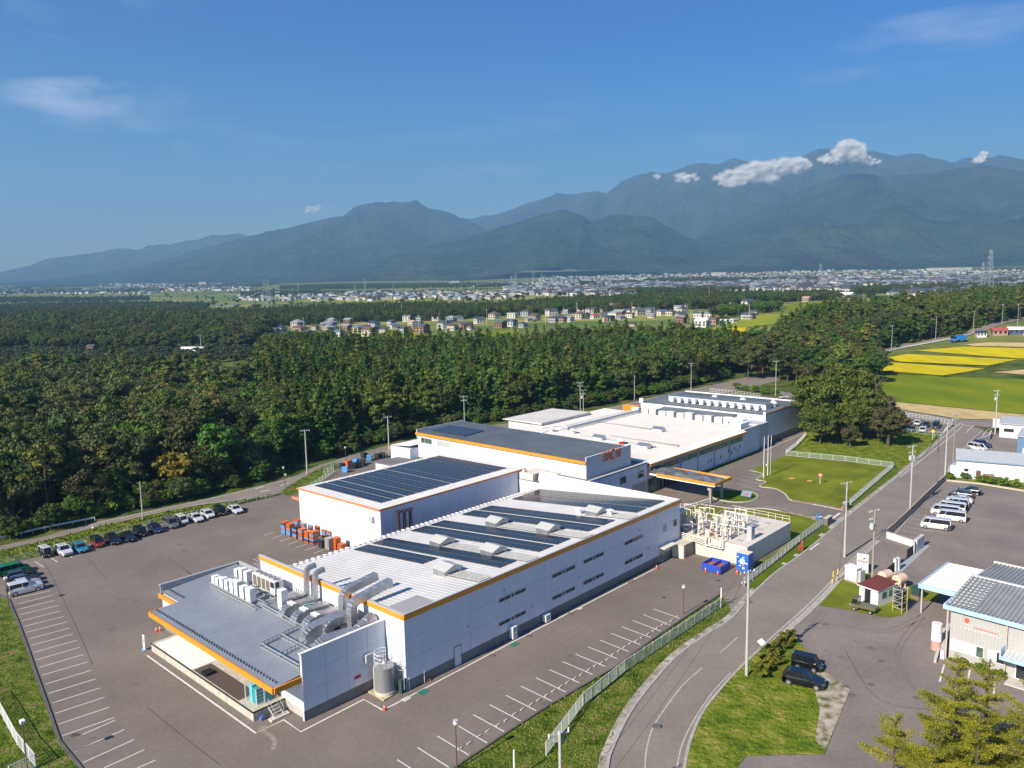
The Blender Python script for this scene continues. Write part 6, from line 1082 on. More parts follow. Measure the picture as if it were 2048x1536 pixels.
# island sign
t = thing_ab('island_sign', 'low blue-grey nameplate leaning on the grass island', 'sign', 150, -73.3, .1); w = toAB(W(1492, 995, .1)); b = MB(); b.hexa([(w[0]-.2, w[1]-1.1, .35), (w[0]+.0, w[1]-1.1, .3), (w[0]+.0, w[1]+1.1, .3), (w[0]-.2, w[1]+1.1, .35)], [(w[0]+.5, w[1]-1.1, 1.25), (w[0]+.7, w[1]-1.1, 1.2), (w[0]+.7, w[1]+1.1, 1.2), (w[0]+.5, w[1]+1.1, 1.25)]); b.build('plate', mat('blue_nameplate', (.13, .22, .32), .4), t, 'ab'); MB().bar((w[0]+.35, w[1]-.8, .08), (w[0]+.35, w[1]-.8, .9), .1).bar((w[0]+.35, w[1]+.8, .08), (w[0]+.35, w[1]+.8, .9), .1).build('leg', WHITEP, t, 'ab'); MB().hexa([(w[0]-.05, w[1]-.3, .55), (w[0]-.04, w[1]-.3, .55), (w[0]-.04, w[1]+.4, .55), (w[0]-.05, w[1]+.4, .55)], [(w[0]+.2, w[1]-.3, .9), (w[0]+.21, w[1]-.3, .9), (w[0]+.21, w[1]+.4, .9), (w[0]+.2, w[1]+.4, .9)]).build('emblem', RED, t, 'ab')
# small shed and fence cabinet at the hall's far corner
t = thing_ab('cream_shed', 'small cream flat-roofed shed beside the far corner of the long hall', 'shed', 110, -66); MB().box((110.1, -66.15, 0), (113.9, -64.0, 2.3)).build('body', mat('shed_cream', (.62, .57, .48), .7), t, 'ab'); MB().box((109.9, -66.2, 2.3), (114.1, -63.8, 2.42)).build('roof', mat('shed_roof', (.55, .5, .4), .7), t, 'ab'); MB().box((110.6, -64.0, .1), (113.5, -63.96, 2.2)).build('door', mat('shed_dark_door', (.12, .12, .12), .5), t, 'ab')
t = thing_ab('grey_container', 'tall grey louvred container with cream top behind the long hall', 'container', 116, -70.5); MB().box((114.0, -70.8, 0), (116.3, -67.2, 6.2)).build('body', mat('grey_louvre', (.26, .28, .27), .6, streak=.2), t, 'ab'); MB().box((113.8, -82.0, 6.2), (116.5, -67.0, 6.35)).build('roof', CREAMP, t, 'ab'); MB().box((114.0, -82, 0), (116.3, -70.8, 6.2)).build('body', WHITE2, t, 'ab')
# ================================================================== STREET FURNITURE, FENCES, PLANT
FENW = mat('white_fence_paint', (.72, .72, .7), .5); FENG = mat('pale_green_fence', (.5, .6, .5), .5); FEND = mat('dark_fence', (.1, .09, .08), .6); POLE = mat('concrete_pole', (.42, .4, .37), .85, var=.08, vscale=2); LAMPM = mat('brown_lamp_post', (.11, .07, .05), .5); LAMPG = mat('lamp_globe', (.75, .72, .65), .2); YEL = mat('yellow_paint', (.75, .5, .03), .5); WIRE = mat('cable', (.03, .03, .03), .6); PORC = mat('insulator', (.75, .76, .76), .3); TRAFO = mat('transformer_paint', (.45, .48, .48), .45)
def mesh_screen(b, p, q, h, z0=.1, dx=.16, w=.012):
    p = np.array(p, float); q = np.array(q, float); d = q-p; ln = np.linalg.norm(d[:2]); n = max(2, int(ln/dx))
    for k in range(1, n): c = p+d*k/n; b.bar((c[0], c[1], c[2]+z0), (c[0], c[1], c[2]+h), w)
    for z in np.linspace(z0, h, max(3, int(h/dx))): b.bar((p[0], p[1], p[2]+z), (q[0], q[1], q[2]+z), w)
def fence(lab, pts, h=1.3, step=2.0, m=FENW, dx=.16, w=.014, name='mesh_fence', rail=.05, group=None, post=.07, z=0.0):
    t = thing(name, lab, 'fence', pts[0], 0, group); P = []
    for a, c in zip(pts[:-1], pts[1:]):
        ln = np.linalg.norm((c-a)[:2]); n = max(1, round(ln/step)); P += [a+(c-a)*k/n for k in range(n)]
    P.append(pts[-1])
    for k, p in enumerate(P): MB().bar((*p[:2], z), (*p[:2], z+h+.05), post).build('post', m, t, 'w')
    for a, c in zip(P[:-1], P[1:]):
        b = MB(); b.bar((*a[:2], z+h), (*c[:2], z+h), rail); b.bar((*a[:2], z+.08), (*c[:2], z+.08), rail*.7); mesh_screen(b, (*a[:2], z), (*c[:2], z), h, .1, dx, w); b.build('fence_panel', m, t, 'w')
    return t
fence('white mesh fence above the street bank, bent near its low end', px([(1442, 1216), (1420, 1230), (1340, 1284), (1250, 1344), (1166, 1412), (1092, 1512)]), 1.45, 2.0)
fence('white mesh fence between the street and the pipe plant', px([(1488, 1172), (1540, 1132), (1600, 1083), (1646, 1049)]), 1.3, 1.8)
fence('white mesh fence along the street side of the lawn', px([(1700, 1010), (1740, 975), (1787, 935)]), 1.3, 1.8); fence('white and green mesh fence along the far side of the lawn', px([(1787, 935), (1690, 922), (1572, 911)]), 1.25, 2.6, mat('whitish_green_fence', (.62, .7, .62), .5))
fence('white mesh fence climbing behind the far lawn corner', px([(1572, 908), (1592, 893), (1612, 872)]), 1.2, 2.2)
fence('pale green fence behind the row of parked cars', px([(-60, 1147), (30, 1124), (140, 1096), (300, 1052), (440, 1019), (565, 990)]), 1.1, 2.2, FENG, .2)
fence('grey fence on top of the mound beyond the warehouse', px([(640, 940), (700, 922), (760, 908), (803, 900)]), 1.4, 2.2, mat('grey_fence', (.35, .4, .38), .5), .22); fence('pale fence descending the mound to the warehouse corner', px([(648, 948), (670, 936), (700, 926)]), 1.2, 2.0, FENG, .2); fence('pale fence on the slope beside the warehouse', px([(608, 985), (640, 965), (668, 945)]), 1.2, 2.0, FENG, .2)
fence('white fence panel at the bottom left grass bank', px([(-20, 1395), (0, 1425), (35, 1490), (72, 1535), (20, 1560)]), 1.4, 2.0)
fence('dark bar fence between the street and the van park', px([(1775, 1072), (1810, 1040), (1850, 1000), (1890, 962)]), 1.2, 1.9, FEND, .17, .02)
fence('white guard fence along the far side of the small car park', px([(1745, 826), (1790, 829), (1860, 839), (1905, 848)]), 1.1, 2.4, FENW, 1.0, .06); fence('white guard fence beside the small car park corner', px([(1905, 850), (1893, 860), (1886, 871)]), 1.1, 1.6); fence('pale fence along the near edge of the small car park', px([(1886, 871), (1850, 868), (1800, 862)]), .9, 2.2, FENG, .3); fence('white guard fence at the rear yard corner by the crossroads', px([(1420, 783), (1470, 788), (1520, 795)]), 1.3, 3.0, FENW, 1.2, .07)
gr = thing('guard_rail', 'long white steel guard rail beside the forest road', 'guard rail', W(0, 1080)); gp = smooth_line(px([(-60, 1097), (0, 1083), (90, 1062), (190, 1042)]), 4); b = MB()
for z in (.55, .75): strip(b, gp, .06, z, z+.16)
b.build('rail', WHITEP, gr, 'w')
for p in gp[::1]: MB().bar((*p[:2], 0), (*p[:2], .85), .12).build('post', GREYP, gr, 'w')
rg = thing('guard_rail', 'white guard rail along the rural road above the rice fields', 'guard rail', rr[0]); b = MB(); q = rr[:14]
strip(b, q, .1, 0, 1.0, off=-3.2); b.v = [(x, y, float(TH(x, y))+.5+z*.55) for x, y, z in b.v]; b.build('rail', WHITEP, rg, 'w')
# --- lamps
def lamp(lab, x, y, h, m=LAMPM, box=False):
    p = W(x, y); t = thing('street_lamp', lab, 'lamp', p, RZ_AB); MB().cyl((0, 0, 0), (0, 0, h-.35), .07, .05, 8).build('pole', m, t, 'l')
    if box: MB().box((-.3, -.2, h-.35), (.3, .2, h-.05)).build('lamp_head', LAMPG, t, 'l')
    else: MB().sphere((0, 0, h-.12), .24).build('lamp_globe', LAMPG, t, 'l'); MB().cyl((0, 0, h+.08), (0, 0, h+.14), .26, n=10).build('cap', GREYP, t, 'l')
    return t
for x, y, h, m, bx, lab in ((18, 1219, 4.9, FEND, 1, 'dark lamp post with boxy head at the left edge beside the white off-roader'), (191, 1103, 4.5, LAMPM, 0, 'dark lamp post with white globe behind the red van'), (914, 1540, 4.9, LAMPM, 0, 'brown lamp post with white globe at the bottom among the street bays'), (55, 1540, 5.2, LAMPM, 1, 'dark lamp post with pale head at the bottom left bank'), (1367, 1228, 4.0, LAMPM, 0, 'slim lamp post with round head beside the street fence end'), (1417, 1020, 4.3, LAMPM, 0, 'lamp post with white globe in front of the entrance canopy'), (1533, 968, 4.4, LAMPM, 0, 'brown lamp post at the lawn corner beside the flagpoles'), (692, 930, 4.6, LAMPM, 0, 'lamp post beside the bins beyond the warehouse'), (573, 980, 3.6, LAMPM, 0, 'short lamp post by the forest road at the warehouse corner'), (569, 972, 4.4, LAMPM, 0, 'lamp post with curved head by the forest road at the warehouse corner'), (503, 965, 3.6, LAMPM, 0, 'dim lamp post at the wood edge across the forest road')): lamp(lab, x, y, h, m, bx)
# flag poles
for k, (x, y, h) in enumerate(((1527, 957, 9.6), (1535, 951, 9.4), (1541, 951, 9.3))):
    t = thing('flagpole', 'white flagpole, %s of three on the lawn edge' % ['left', 'middle', 'right'][k], 'flagpole', W(x, y), 0, 'flagpoles on the lawn edge'); MB().cyl((0, 0, 0), (0, 0, h), .09, .05, 8).build('pole', WHITEP, t, 'l'); MB().sphere((0, 0, h), .1).build('finial', GALV, t, 'l')
# --- utility poles
TOPS = {}
def upole(lab, x, y, h, arms=1, trafo=0, rz=0.6, leanx=0, m=POLE, key=None, terr=False, stepz=True, small=False):
    p = WT(x, y) if terr else W(x, y); t = thing('utility_pole', lab, 'utility pole', p, rz); MB().cyl((0, 0, -.1), (leanx, 0, h), .19 if not small else .12, .11 if not small else .08, 10).build('shaft', m, t, 'l')
    for k in range(arms):
        z = h-.35-k*1.15; w = 1.1 if k == 0 else .85; MB().bar((-w, .16, z), (w, .16, z), .09).build('crossarm', GALV2, t, 'l')
        for s in (-1, -.45, .45, 1): MB().cyl((s*w*.95, .16, z+.04), (s*w*.95, .16, z+.3), .06, .04, 6).build('insulator', PORC, t, 'l')
    for k in range(trafo): s = -.42 if k == 0 else .42; MB().cyl((s, .1, h-2.9), (s, .1, h-2.0), .3, n=12).build('transformer', TRAFO, t, 'l')
    if stepz and not small:
        b = MB()
        for k in range(int(h*1.1)): b.bar((-.2 if k % 2 else .2, 0, 1.8+k*.75), (-.32 if k % 2 else .32, 0, 1.8+k*.75), .03)
        b.build('climbing_step', GREYP, t, 'l')
    c, s_ = math.cos(rz), math.sin(rz); TOPS[key or lab] = [p+np.array([(-w_)*c-.16*s_, (-w_)*s_+.16*c, h-.08]) for w_ in (1.05, .45, -.45, -1.05)]
    return t
upole('tallest near pole with crowded switchgear arm beside the curving street', 1493, 1352, 12.7, 2, 0, .5, key='a'); upole('tall pole with three-armed top at the drive entrance of the works', 1689, 1100+14, 12.6, 1, 0, .4, key='b'); upole('tall pole with two transformers beside the lawn fence', 1820, 1020, 12.8, 2, 2, .4, key='c')
upole('tall pole by the white sheds with a street light near its top', 1890, 950, 12.0, 1, 0, .4, key='d'); upole('dark wooden pole by the crossroads', 1906, 930, 12.4, 2, 0, .4, m=mat('dark_pole', (.25, .22, .18), .9), key='e'); upole('tall pale pole beside the white office at the crossroads', 1990, 868, 12.5, 2, 1, .3, key='f')
upole('slatted dark lattice pole between street and van park', 1873, 966, 10.8, 1, 0, .4, m=mat('dark_steel', (.1, .15, .15), .5), key='g', small=True); upole('pole with small transformer behind the white cabinet at the neighbour gate', 1744, 1170, 11.5, 3, 1, .5, m=mat('brown_pole', (.3, .26, .2), .9), key='h')
upole('lone pole at the wood edge behind the parked cars', 286, 1040, 7.8, 0, 0, 0, small=True); upole('pale pole on the grass mound beyond the warehouse', 614.5, 948, 11.0, 1, 0, .2, key='k'); upole('white pole behind the warehouse at the wood edge', 778.5, 910, 10.6, 1, 0, .2, key='l')
upole('slim pole rising behind the left end of the dark grey roof', 930, 880, 13, 2, 0, .1, small=True, key='m'); upole('taller of two close poles behind the pale storage building', 1161, 848, 13.5, 2, 0, .1, small=True, key='n'); upole('shorter of two close poles behind the pale storage building', 1167, 846, 10.8, 2, 1, .1, small=True); upole('thin pole at the forest road behind the pale roof', 1269, 800, 9.5, 0, 0, 0, small=True); upole('pole at the far bend of the forest road', 1382, 783, 11.5, 1, 0, .1, small=True, key='o'); upole('pole on the grass island by the crossroads', 1551, 792, 13.5, 1, 0, .1, small=True, key='p')
upole('rural road pole above the rice fields, first from the left', 1783, 698, 12.5, 1, 0, .1, small=True, terr=True); upole('rural road pole above the rice fields, second from the left', 1871, 680, 13, 1, 0, .1, small=True, terr=True); upole('rural road pole near the sheds, third from the left', 1946, 668, 13, 1, 0, .1, small=True, terr=True); upole('rural road pole farthest right', 2004, 648, 12, 1, 0, .1, small=True, terr=True); upole('pole farther up the rural road', 2035, 652, 13, 1, 0, .1, small=True, terr=True)
upole('white stub pole by the fence end at the works gate', 1442, 1215, 2.9, 0, 0, 0, m=WHITEP, small=True)
# pole top that pokes in at the bottom edge
t = thing('utility_pole', 'pole top with cross arms poking in at the bottom edge', 'utility pole', W(1123, 1720), .5); MB().cyl((0, 0, 0), (0, 0, 11.0), .19, .12, 10).build('shaft', POLE, t, 'l')
for dz, w in ((.3, 1.0), (.8, .8)): MB().bar((-w, .15, 10.9-dz), (w, .15, 10.9-dz), .09).build('crossarm', GALV2, t, 'l')
for s in (-1, 0, 1): MB().cyl((s*.9, .15, 10.6), (s*.9, .15, 10.95), .07, n=6).build('insulator', PORC, t, 'l')
upole('thin white post on the bank at the bottom edge', 1029, 1560, 3.0, 0, 0, 0, m=WHITEP, small=True)
def wire(lab, p, q, sag=.6, r=.02, grp='overhead wires'):
    P = [np.array(p)+(np.array(q)-np.array(p))*t-np.array([0, 0, sag*4*t*(1-t)]) for t in np.linspace(0, 1, 9)]; MB().tube([tuple(v) for v in P], r, 4).build('overhead_wire', WIRE, None, 'w', label=lab, cat='wire', group=grp)
for k in (0, 1, 3): wire('overhead wire between the near tall pole and the drive entrance pole', TOPS['a'][k], TOPS['b'][k], 1.0, .014); wire('overhead wire between the drive entrance pole and the transformer pole', TOPS['b'][k], TOPS['c'][k], .8, .014); wire('overhead wire between the transformer pole and the pole by the sheds', TOPS['c'][k], TOPS['d'][k], .6, .014)
for k in range(2): wire('overhead wire crossing the yard corner from the near tall pole', TOPS['a'][k*2], W(1000+k*60, 1750, 10.4), 1.2, .014); wire('overhead wire across the bottom right of the street', W(1123, 1720, 10.6+.3*k), W(2300, 1560, 8+1.0*k), 1.0, .014)
wire('thick looping cable from the transformer pole to the dark lattice pole', TOPS['c'][1]-[0, 0, 2.5], TOPS['g'][1], 2.0, .06)
for k in (0, 3): wire('wire along the wood edge between the mound pole and the pole behind the warehouse', TOPS['k'][k], TOPS['l'][k], 1.2, .014); wire('wire along the wood edge behind the dark grey roof', TOPS['l'][k], TOPS['m'][k], 1.5, .014); wire('wire along the forest road behind the storage building', TOPS['m'][k], TOPS['n'][k], 1.5, .014)
# --- signs, hydrant, gate and small things
def post_sign(lab, x, y, h, m, r, shape='round', pm=WHITEP):
    t = thing('road_sign', lab, 'road sign', W(x, y), -.3); MB().cyl((0, 0, 0), (0, 0, h), .05, n=8).build('post', pm, t, 'l')
    b = MB()
    if shape == 'round': b.cyl((0, -.06, h-.05), (0, -.09, h-.05), r, n=18)
    else: b.hexa([(0, -.09, h-r*1.3), (r*1.3, -.09, h), (0, -.09, h+r*1.3), (-r*1.3, -.09, h)], [(0, -.06, h-r*1.3), (r*1.3, -.06, h), (0, -.06, h+r*1.3), (-r*1.3, -.06, h)])
    b.build('plate', m, t, 'l'); return t
t = post_sign('round red no-entry style sign on a white post in the lawn', 1640, 968, 2.1, mat('faded_red', (.55, .16, .14), .5), .42); MB().box((-.3, -.11, 1.98), (.3, -.1, 2.12)).build('white_bar', WHITEP, t, 'l')
post_sign('yellow diamond sign on the grass by the crossroads', 1865, 880, 2.4, YEL, .42, 'd'); post_sign('pale diamond sign on a dark post beside the bushes', 1522, 1318, 2.2, WHITEP, .38, 'd', LAMPM)
for k, (x, y) in enumerate(((1584, 958), (1619, 963))): t = thing('lawn_marker', '%s of two low orange boards on the lawn' % ['left', 'right'][k], 'marker', W(x, y)); MB().box((-.5, -.2, .1), (.5, .2, .25)).build('board', mat('orange_board', (.7, .35, .1), .6), t, 'l'); MB().box((-.4, -.15, .0), (-.3, .15, .1)).box((.3, -.15, 0), (.4, .15, .1)).build('leg', WHITEP, t, 'l')
t = thing('fire_hydrant', 'red fire hydrant with a squat box beside it on the street strip', 'hydrant', W(1604, 1101)); HY = mat('hydrant_red', (.33, .07, .04), .5); MB().cyl((0, 0, 0), (0, 0, 1.5), .24, n=12).sphere((0, 0, 1.5), .24, m=0).build('barrel', HY, t, 'l'); MB().box((-.65, -.25, 0), (-.3, .2, .75)).build('hose_box', HY, t, 'l')
def cone(lab, x, y, h=.75): t = thing('traffic_cone', lab, 'traffic cone', W(x, y)); MB().box((-.2, -.2, 0), (.2, .2, .05)).build('base', RED, t, 'l'); MB().cyl((0, 0, .05), (0, 0, h*.55), .15, .09, 10, 0).cyl((0, 0, h*.72), (0, 0, h), .06, .02, 10, 0).build('cone_body', mat('cone_orange', (.75, .1, .02), .45), t, 'l'); MB().cyl((0, 0, h*.55), (0, 0, h*.72), .09, .06, 10).build('white_band', WHITEP, t, 'l')
for lab, x, y in (('orange cone at the front left corner of the blue skip', 1411, 1143), ('orange cone in front of the blue skip', 1435.5, 1150), ('orange cone at the right of the blue skip', 1449, 1143), ('orange cone behind the right corner of the blue skip', 1453, 1141), ('orange cone by the red wreckage at the fence', 1474, 1148), ('red cone at the left end of the dock, left of two', 312.5, 1264), ('red cone with white band at the left end of the dock, right of two', 320.5, 1262), ('red cone topped by a pale lid at the boundary line corner', 769, 1421), ('red cone at the far end of the boundary line', 1313, 1138), ('orange cone at the works gate post', 1684, 1020)): cone(lab, x, y)
t = thing('skip', 'blue open waste skip with rusty inside on the yard', 'skip', W(1432, 1140), RZ_AB); b = MB(); BL = mat('skip_blue', (.02, .07, .42), .4)
for q in (((-1.6, -1.5, .2), (-1.5, 1.5, 1.3)), ((1.5, -1.5, .2), (1.6, 1.5, 1.3)), ((-1.6, -1.6, .2), (1.6, -1.5, 1.3)), ((-1.6, 1.5, .2), (1.6, 1.6, 1.3)), ((-.05, -1.5, .3), (.05, 1.5, 1.25))): b.box(*q)
b.build('side', BL, t, 'l'); MB().box((-1.48, -1.48, .1), (1.48, 1.48, .75)).build('rusty_load', mat('rust_red', (.35, .11, .06), .8, var=.2), t, 'l')
t = thing('vending_shed', 'tall blue cabinet printed with white cloud shapes behind the fence', 'cabinet', W(1489, 1140), RZ_AB); MB().box((-1.0, -.8, 0), (1.0, .8, 2.9)).build('body', mat('bright_blue', (.02, .12, .5), .4), t, 'l'); b = MB(); rg_ = random.Random(3)
for k in range(11): x, z = rg_.uniform(-.8, .75), rg_.uniform(.3, 2.6); b.box((x-.17, -.82, z-.05), (x+.17, -.8, z+.06)); b.box((x-.08, -.82, z+.06), (x+.1, -.8, z+.12))
b.build('cloud_print', WHITEP, t, 'l'); MB().box((-.35, -.83, 1.2), (.35, -.81, 2.0)).build('panel', WHITEP, t, 'l'); MB().box((.05, -.85, 1.0), (.35, -.83, 1.4)).build('pink_label', mat('pink', (.7, .25, .35), .5), t, 'l'); MB().box((-1.02, -.82, 2.9), (1.02, .82, 2.96)).build('top', CREAMP, t, 'l')
MB().box((-.9, -.3, 0), (.9, .3, .25)).build('red_trolley', mat('wreck_red', (.4, .06, .04), .6), None, 'l', label='low red trolley lying by the fence cone', cat='trolley').location = W(1483, 1139)
for k, (x, y, w) in enumerate(((1656, 1048, 1.2), (1691, 1018, .8))): t = thing('gate_pillar', '%s stone gate pillar of the works entrance' % ['near', 'far'][k], 'pillar', W(x, y), RZ_AB); MB().box((-.35, -w, 0), (.35, w, 1.35)).build('shaft', mat('pillar_dark', (.16, .13, .12), .8), t, 'l'); MB().box((-.4, -w-.05, 1.35), (.4, w+.05, 1.43)).build('cap', CONCL, t, 'l')
t = thing('folding_sign', 'blue folding stand by the works gate', 'sign', W(1636, 1040), .3); MB().hexa([(-.5, -.4, 0), (.3, -.4, 0), (.3, -.3, 0), (-.5, -.3, 0)], [(-.35, 0, 1.3), (.1, 0, 1.3), (.1, .05, 1.3), (-.35, .05, 1.3)]).build('board', mat('sky_blue', (.03, .22, .55), .5), t, 'l'); MB().box((-.2, -.4, .6), (.6, .3, .7)).build('foot', WHITEP, t, 'l')
# wheel stops in the street bays
for k, (x, y) in enumerate([(1350, 1237), (1338, 1245), (1320, 1253), (1302, 1265), (1278, 1279), (1255, 1291), (1232, 1306), (1209, 1323), (1184, 1336), (1156, 1354), (1128, 1370), (1100, 1387), (1070, 1405), (1037, 1424), (1004, 1446), (967, 1468), (929, 1493)]):
    for s in (-1, 1): p = W(x, y)+DA*s*.62; MB().bar(tuple(p+DA*-.28+[0, 0, .07]), tuple(p+DA*.28+[0, 0, .07]), .14, .12).build('wheel_stop', CONCL, None, 'w', label='short concrete wheel stop in the bays along the street bank', cat='wheel stop', group='wheel stops along the street bank')
# --- waste-water plant
t = thing_ab('treatment_basin', 'raised concrete treatment basin of the pipe plant, darker on its street side', 'basin', 114, -60); BC = mat('basin_concrete', (.62, .57, .5), .85, var=.08, streak=.12)
MB().box((113.5, -65.6, 0), (130.0, -54.6, 3.15)).build('wall', BC, t, 'ab'); MB().box((113.0, -72.5, 0), (121, -65.7, 2.6)).build('wall', BC, t, 'ab'); MB().box((113.47, -65.1, 0), (113.5, -63.9, 2.2)).build('opening', BLACK, t, 'ab')
b = MB()
for a0, c0, a1, c1 in ((124, -65.5, 130, -65.5), (130, -65.5, 130, -60), (130, -60, 130, -54.8), (121, -60, 130, -60.0)):
    n = 4
    for k in range(n+1): b.bar((a0+(a1-a0)*k/n, c0+(c1-c0)*k/n, 3.15), (a0+(a1-a0)*k/n, c0+(c1-c0)*k/n, 4.2), .06)
    for z in (3.7, 4.2): b.bar((a0, c0, z), (a1, c1, z), .06)
b.build('railing', CREAMP, t, 'ab')
for k, (a, c) in enumerate(((122.5, -57.5), (126.5, -58), (115.2, -57.5), (116.5, -59.2))): MB().box((a, c, 3.16), (a+1.1, c+1.0, 3.2)).build('hatch', GREYP, t, 'ab')
MB().box((117.0, -56.4, 3.15), (118.2, -55.6, 5.4)).build('control_cabinet', mat('grey_cabinet', (.4, .41, .42), .5), t, 'ab'); MB().box((114.5, -63.5, 3.16), (117.5, -61.5, 3.2)).build('rust_pit', mat('rust_orange', (.45, .2, .07), .8), t, 'ab')
rp = random.Random(8); CP = mat('cream_pipe', (.74, .68, .58), .45)
for k in range(74):
    a, c = rp.uniform(113.6, 122.5), rp.uniform(-71.8, -58); z0 = 3.15 if c > -65.6 else 2.6; h = rp.uniform(1.0, 2.9); d = rp.uniform(.8, 2.2); s = rp.choice([-1, 1])
    P = [(a, c, z0), (a, c, z0+h), (a+(d if k % 2 else 0), c+(0 if k % 2 else d*s), z0+h), (a+(d if k % 2 else 0), c+(0 if k % 2 else d*s), z0+.2)]; pt = thing_ab('bent_pipe', 'cream bent pipe rising from the treatment plant deck', 'pipe', a, c, z0, 'bent pipes of the treatment plant'); MB().tube(P, .085, 6).build('pipe', CP, pt, 'ab'); MB().cyl((a, c, z0+.5), (a, c, z0+.7), .16, n=8).build('flange', GREYP if k % 3 else RUST, pt, 'ab')
for k in range(40):
    a, c = rp.uniform(113.8, 122.5), rp.uniform(-71.5, -58.5); z0 = 3.15 if c > -65.6 else 2.6; ty = k % 4; g_ = 'pumps and valves on the plant deck'
    if ty == 0: MB().cyl((a, c, z0), (a, c, z0+.9), .3, n=10).build('pump_body', GREYP, None, 'ab', label='grey upright pump on the treatment plant deck', cat='pump', group=g_)
    elif ty == 1: MB().box((a-.3, c-.3, z0), (a+.3, c+.3, z0+.8)).box((a-.2, c-.2, z0+.8), (a+.2, c+.2, z0+1.0)).build('valve_box', CREAMP, None, 'ab', label='cream valve box on the treatment plant deck', cat='valve box', group=g_)
    elif ty == 2: MB().cyl((a, c, z0+.5), (a+1.0, c, z0+.5), .22, n=10).box((a, c-.2, z0), (a+.9, c+.2, z0+.25)).build('motor', mat('dark_grey_motor', (.12, .13, .14), .5), None, 'ab', label='dark motor lying on the treatment plant deck', cat='motor', group=g_)
    else: MB().cyl((a, c, z0), (a, c, z0+1.4), .06, n=6).cyl((a, c, z0+1.1), (a, c, z0+1.15), .3, n=10).build('hand_valve', RUST if k % 8 == 3 else CP, None, 'ab', label='hand valve on a thin stem on the treatment plant deck', cat='valve', group=g_)
MB().cyl((116.0, -70.0, 2.6), (116.0, -70.0, 4.6), 1.15, n=20).cyl((116.0, -70.0, 4.6), (116.0, -70.0, 4.75), 1.2, n=20).build('round_tank', mat('black_tank', (.03, .03, .035), .5), None, 'ab', label='round black tank with flat grey top at the left of the pipe plant', cat='tank')
for k, P in enumerate(([(119.5, -61.6, 3.2), (119.5, -61.6, 6.4), (119.5, -59.8, 6.4), (119.5, -59.8, 3.2)], [(122.5, -61.2, 3.2), (122.5, -61.2, 6.2), (122.5, -59.3, 6.2), (122.5, -59.3, 3.2)], [(112.9, -61.6, 3.9), (112.9, -61.6, 2.2), (112.9, -58.6, 2.2), (112.9, -58.6, 4.4)], [(113.0, -61.0, 3.5), (113.0, -61.0, 2.5), (113.0, -59.0, 2.5), (113.0, -59.0, 3.6)])): pt = thing_ab('pipe_loop', ['tall white pipe loop, nearer of two on the basin deck', 'tall white pipe loop, farther of two on the basin deck', 'outer cream pipe loop hanging down the front of the basin', 'inner cream pipe loop hanging down the front of the basin'][k], 'pipe', P[0][1]*0+P[0][0], P[0][1], 2); MB().tube(P, .1, 8).build('pipe', CP, pt, 'ab'); MB().cyl((P[1][0], P[1][1], P[1][2]-.1), (P[1][0], P[1][1], P[1][2]+.1), .14, n=8).build('elbow', CP, pt, 'ab')
for k in range(4): z = 2.1+k*.28; pt = thing_ab('pipe_line', 'cream pipe running along the front of the plant wall, %s of four from the bottom' % ords[k], 'pipe', 113, -70, z, 'pipes along the plant front wall'); MB().tube([(112.8, -72.2, z+.5), (112.8, -66, z+.5), (112.9, -61.5, z+.1)], .06, 6).build('pipe', CP, pt, 'ab'); MB().bar((112.75, -69, z+.3), (112.75, -69, z+.6), .08).build('bracket', GREYP, pt, 'ab')
pb_ = thing_ab('pipe_bridge', 'long pipe bridge crossing the plant from the hall to the lawn side', 'pipe bridge', 114, -66, 5); b = MB()
for k in range(9): u = k/8; a, c = 114+u*13, -70.5+u*2.0; b.bar((a, c, 2.6), (a, c, 5.6), .09)
b.build('support', CP, pb_, 'ab')
for z in (5.2, 5.6): MB().tube([(114, -70.5, z), (127, -68.5, z)], .12, 6).build('pipe', CP, pb_, 'ab')
MB().tube([(113.2, -66.3, 4.6), (118, -61.5, 4.6), (118, -56.6, 4.6)], .16, 8).build('pipe', GALV, pb_, 'ab')
# --- crates by the warehouse
CR = {'orange': mat('orange_crate', (.55, .13, .03), .55, var=.1), 'blue': mat('light_blue_crate', (.12, .36, .68), .5, var=.1), 'black': mat('black_crate', (.035, .035, .04), .5), 'grey': mat('grey_crate', (.35, .33, .32), .6)}; CM = {}
for k, m in CR.items():
    b = MB(); w, d, h = .62, .5, .27; b.box((0, 0, 0), (w, d, .05)); b.box((0, 0, h-.06), (w, d, h))
    for x in (0, w/2-.04, w-.08): b.box((x, 0, .05), (x+.08, d, h-.06))
    CM[k] = b.mesh('plastic_crate', m, b.v)
def crate_stack(x, y, cols, seed, lab, s=1.0):
    g = random.Random(seed); p = toAB(W(x, y))
    for c in range(1):
        for k, col in enumerate(cols):
            cc = col if g.random() < .75 else g.choice(['orange', 'blue', 'black']); o = bpy.data.objects.new('plastic_crate', CM[cc]); COL.objects.link(o); o.location = AB(p[0]+c*.55, p[1], .1+k*.29); o.rotation_euler = (0, 0, RZ_AB+g.uniform(-.03, .03)); _set(o, '%s plastic crate in the %s' % ({'blue': 'light blue'}.get(cc, cc), lab), 'crate', '%s crates in the %s' % (cc, lab))
            o.scale = (2.1*s, 2.5*s, 1.0)
O, Bc, K = 'orange', 'blue', 'black'
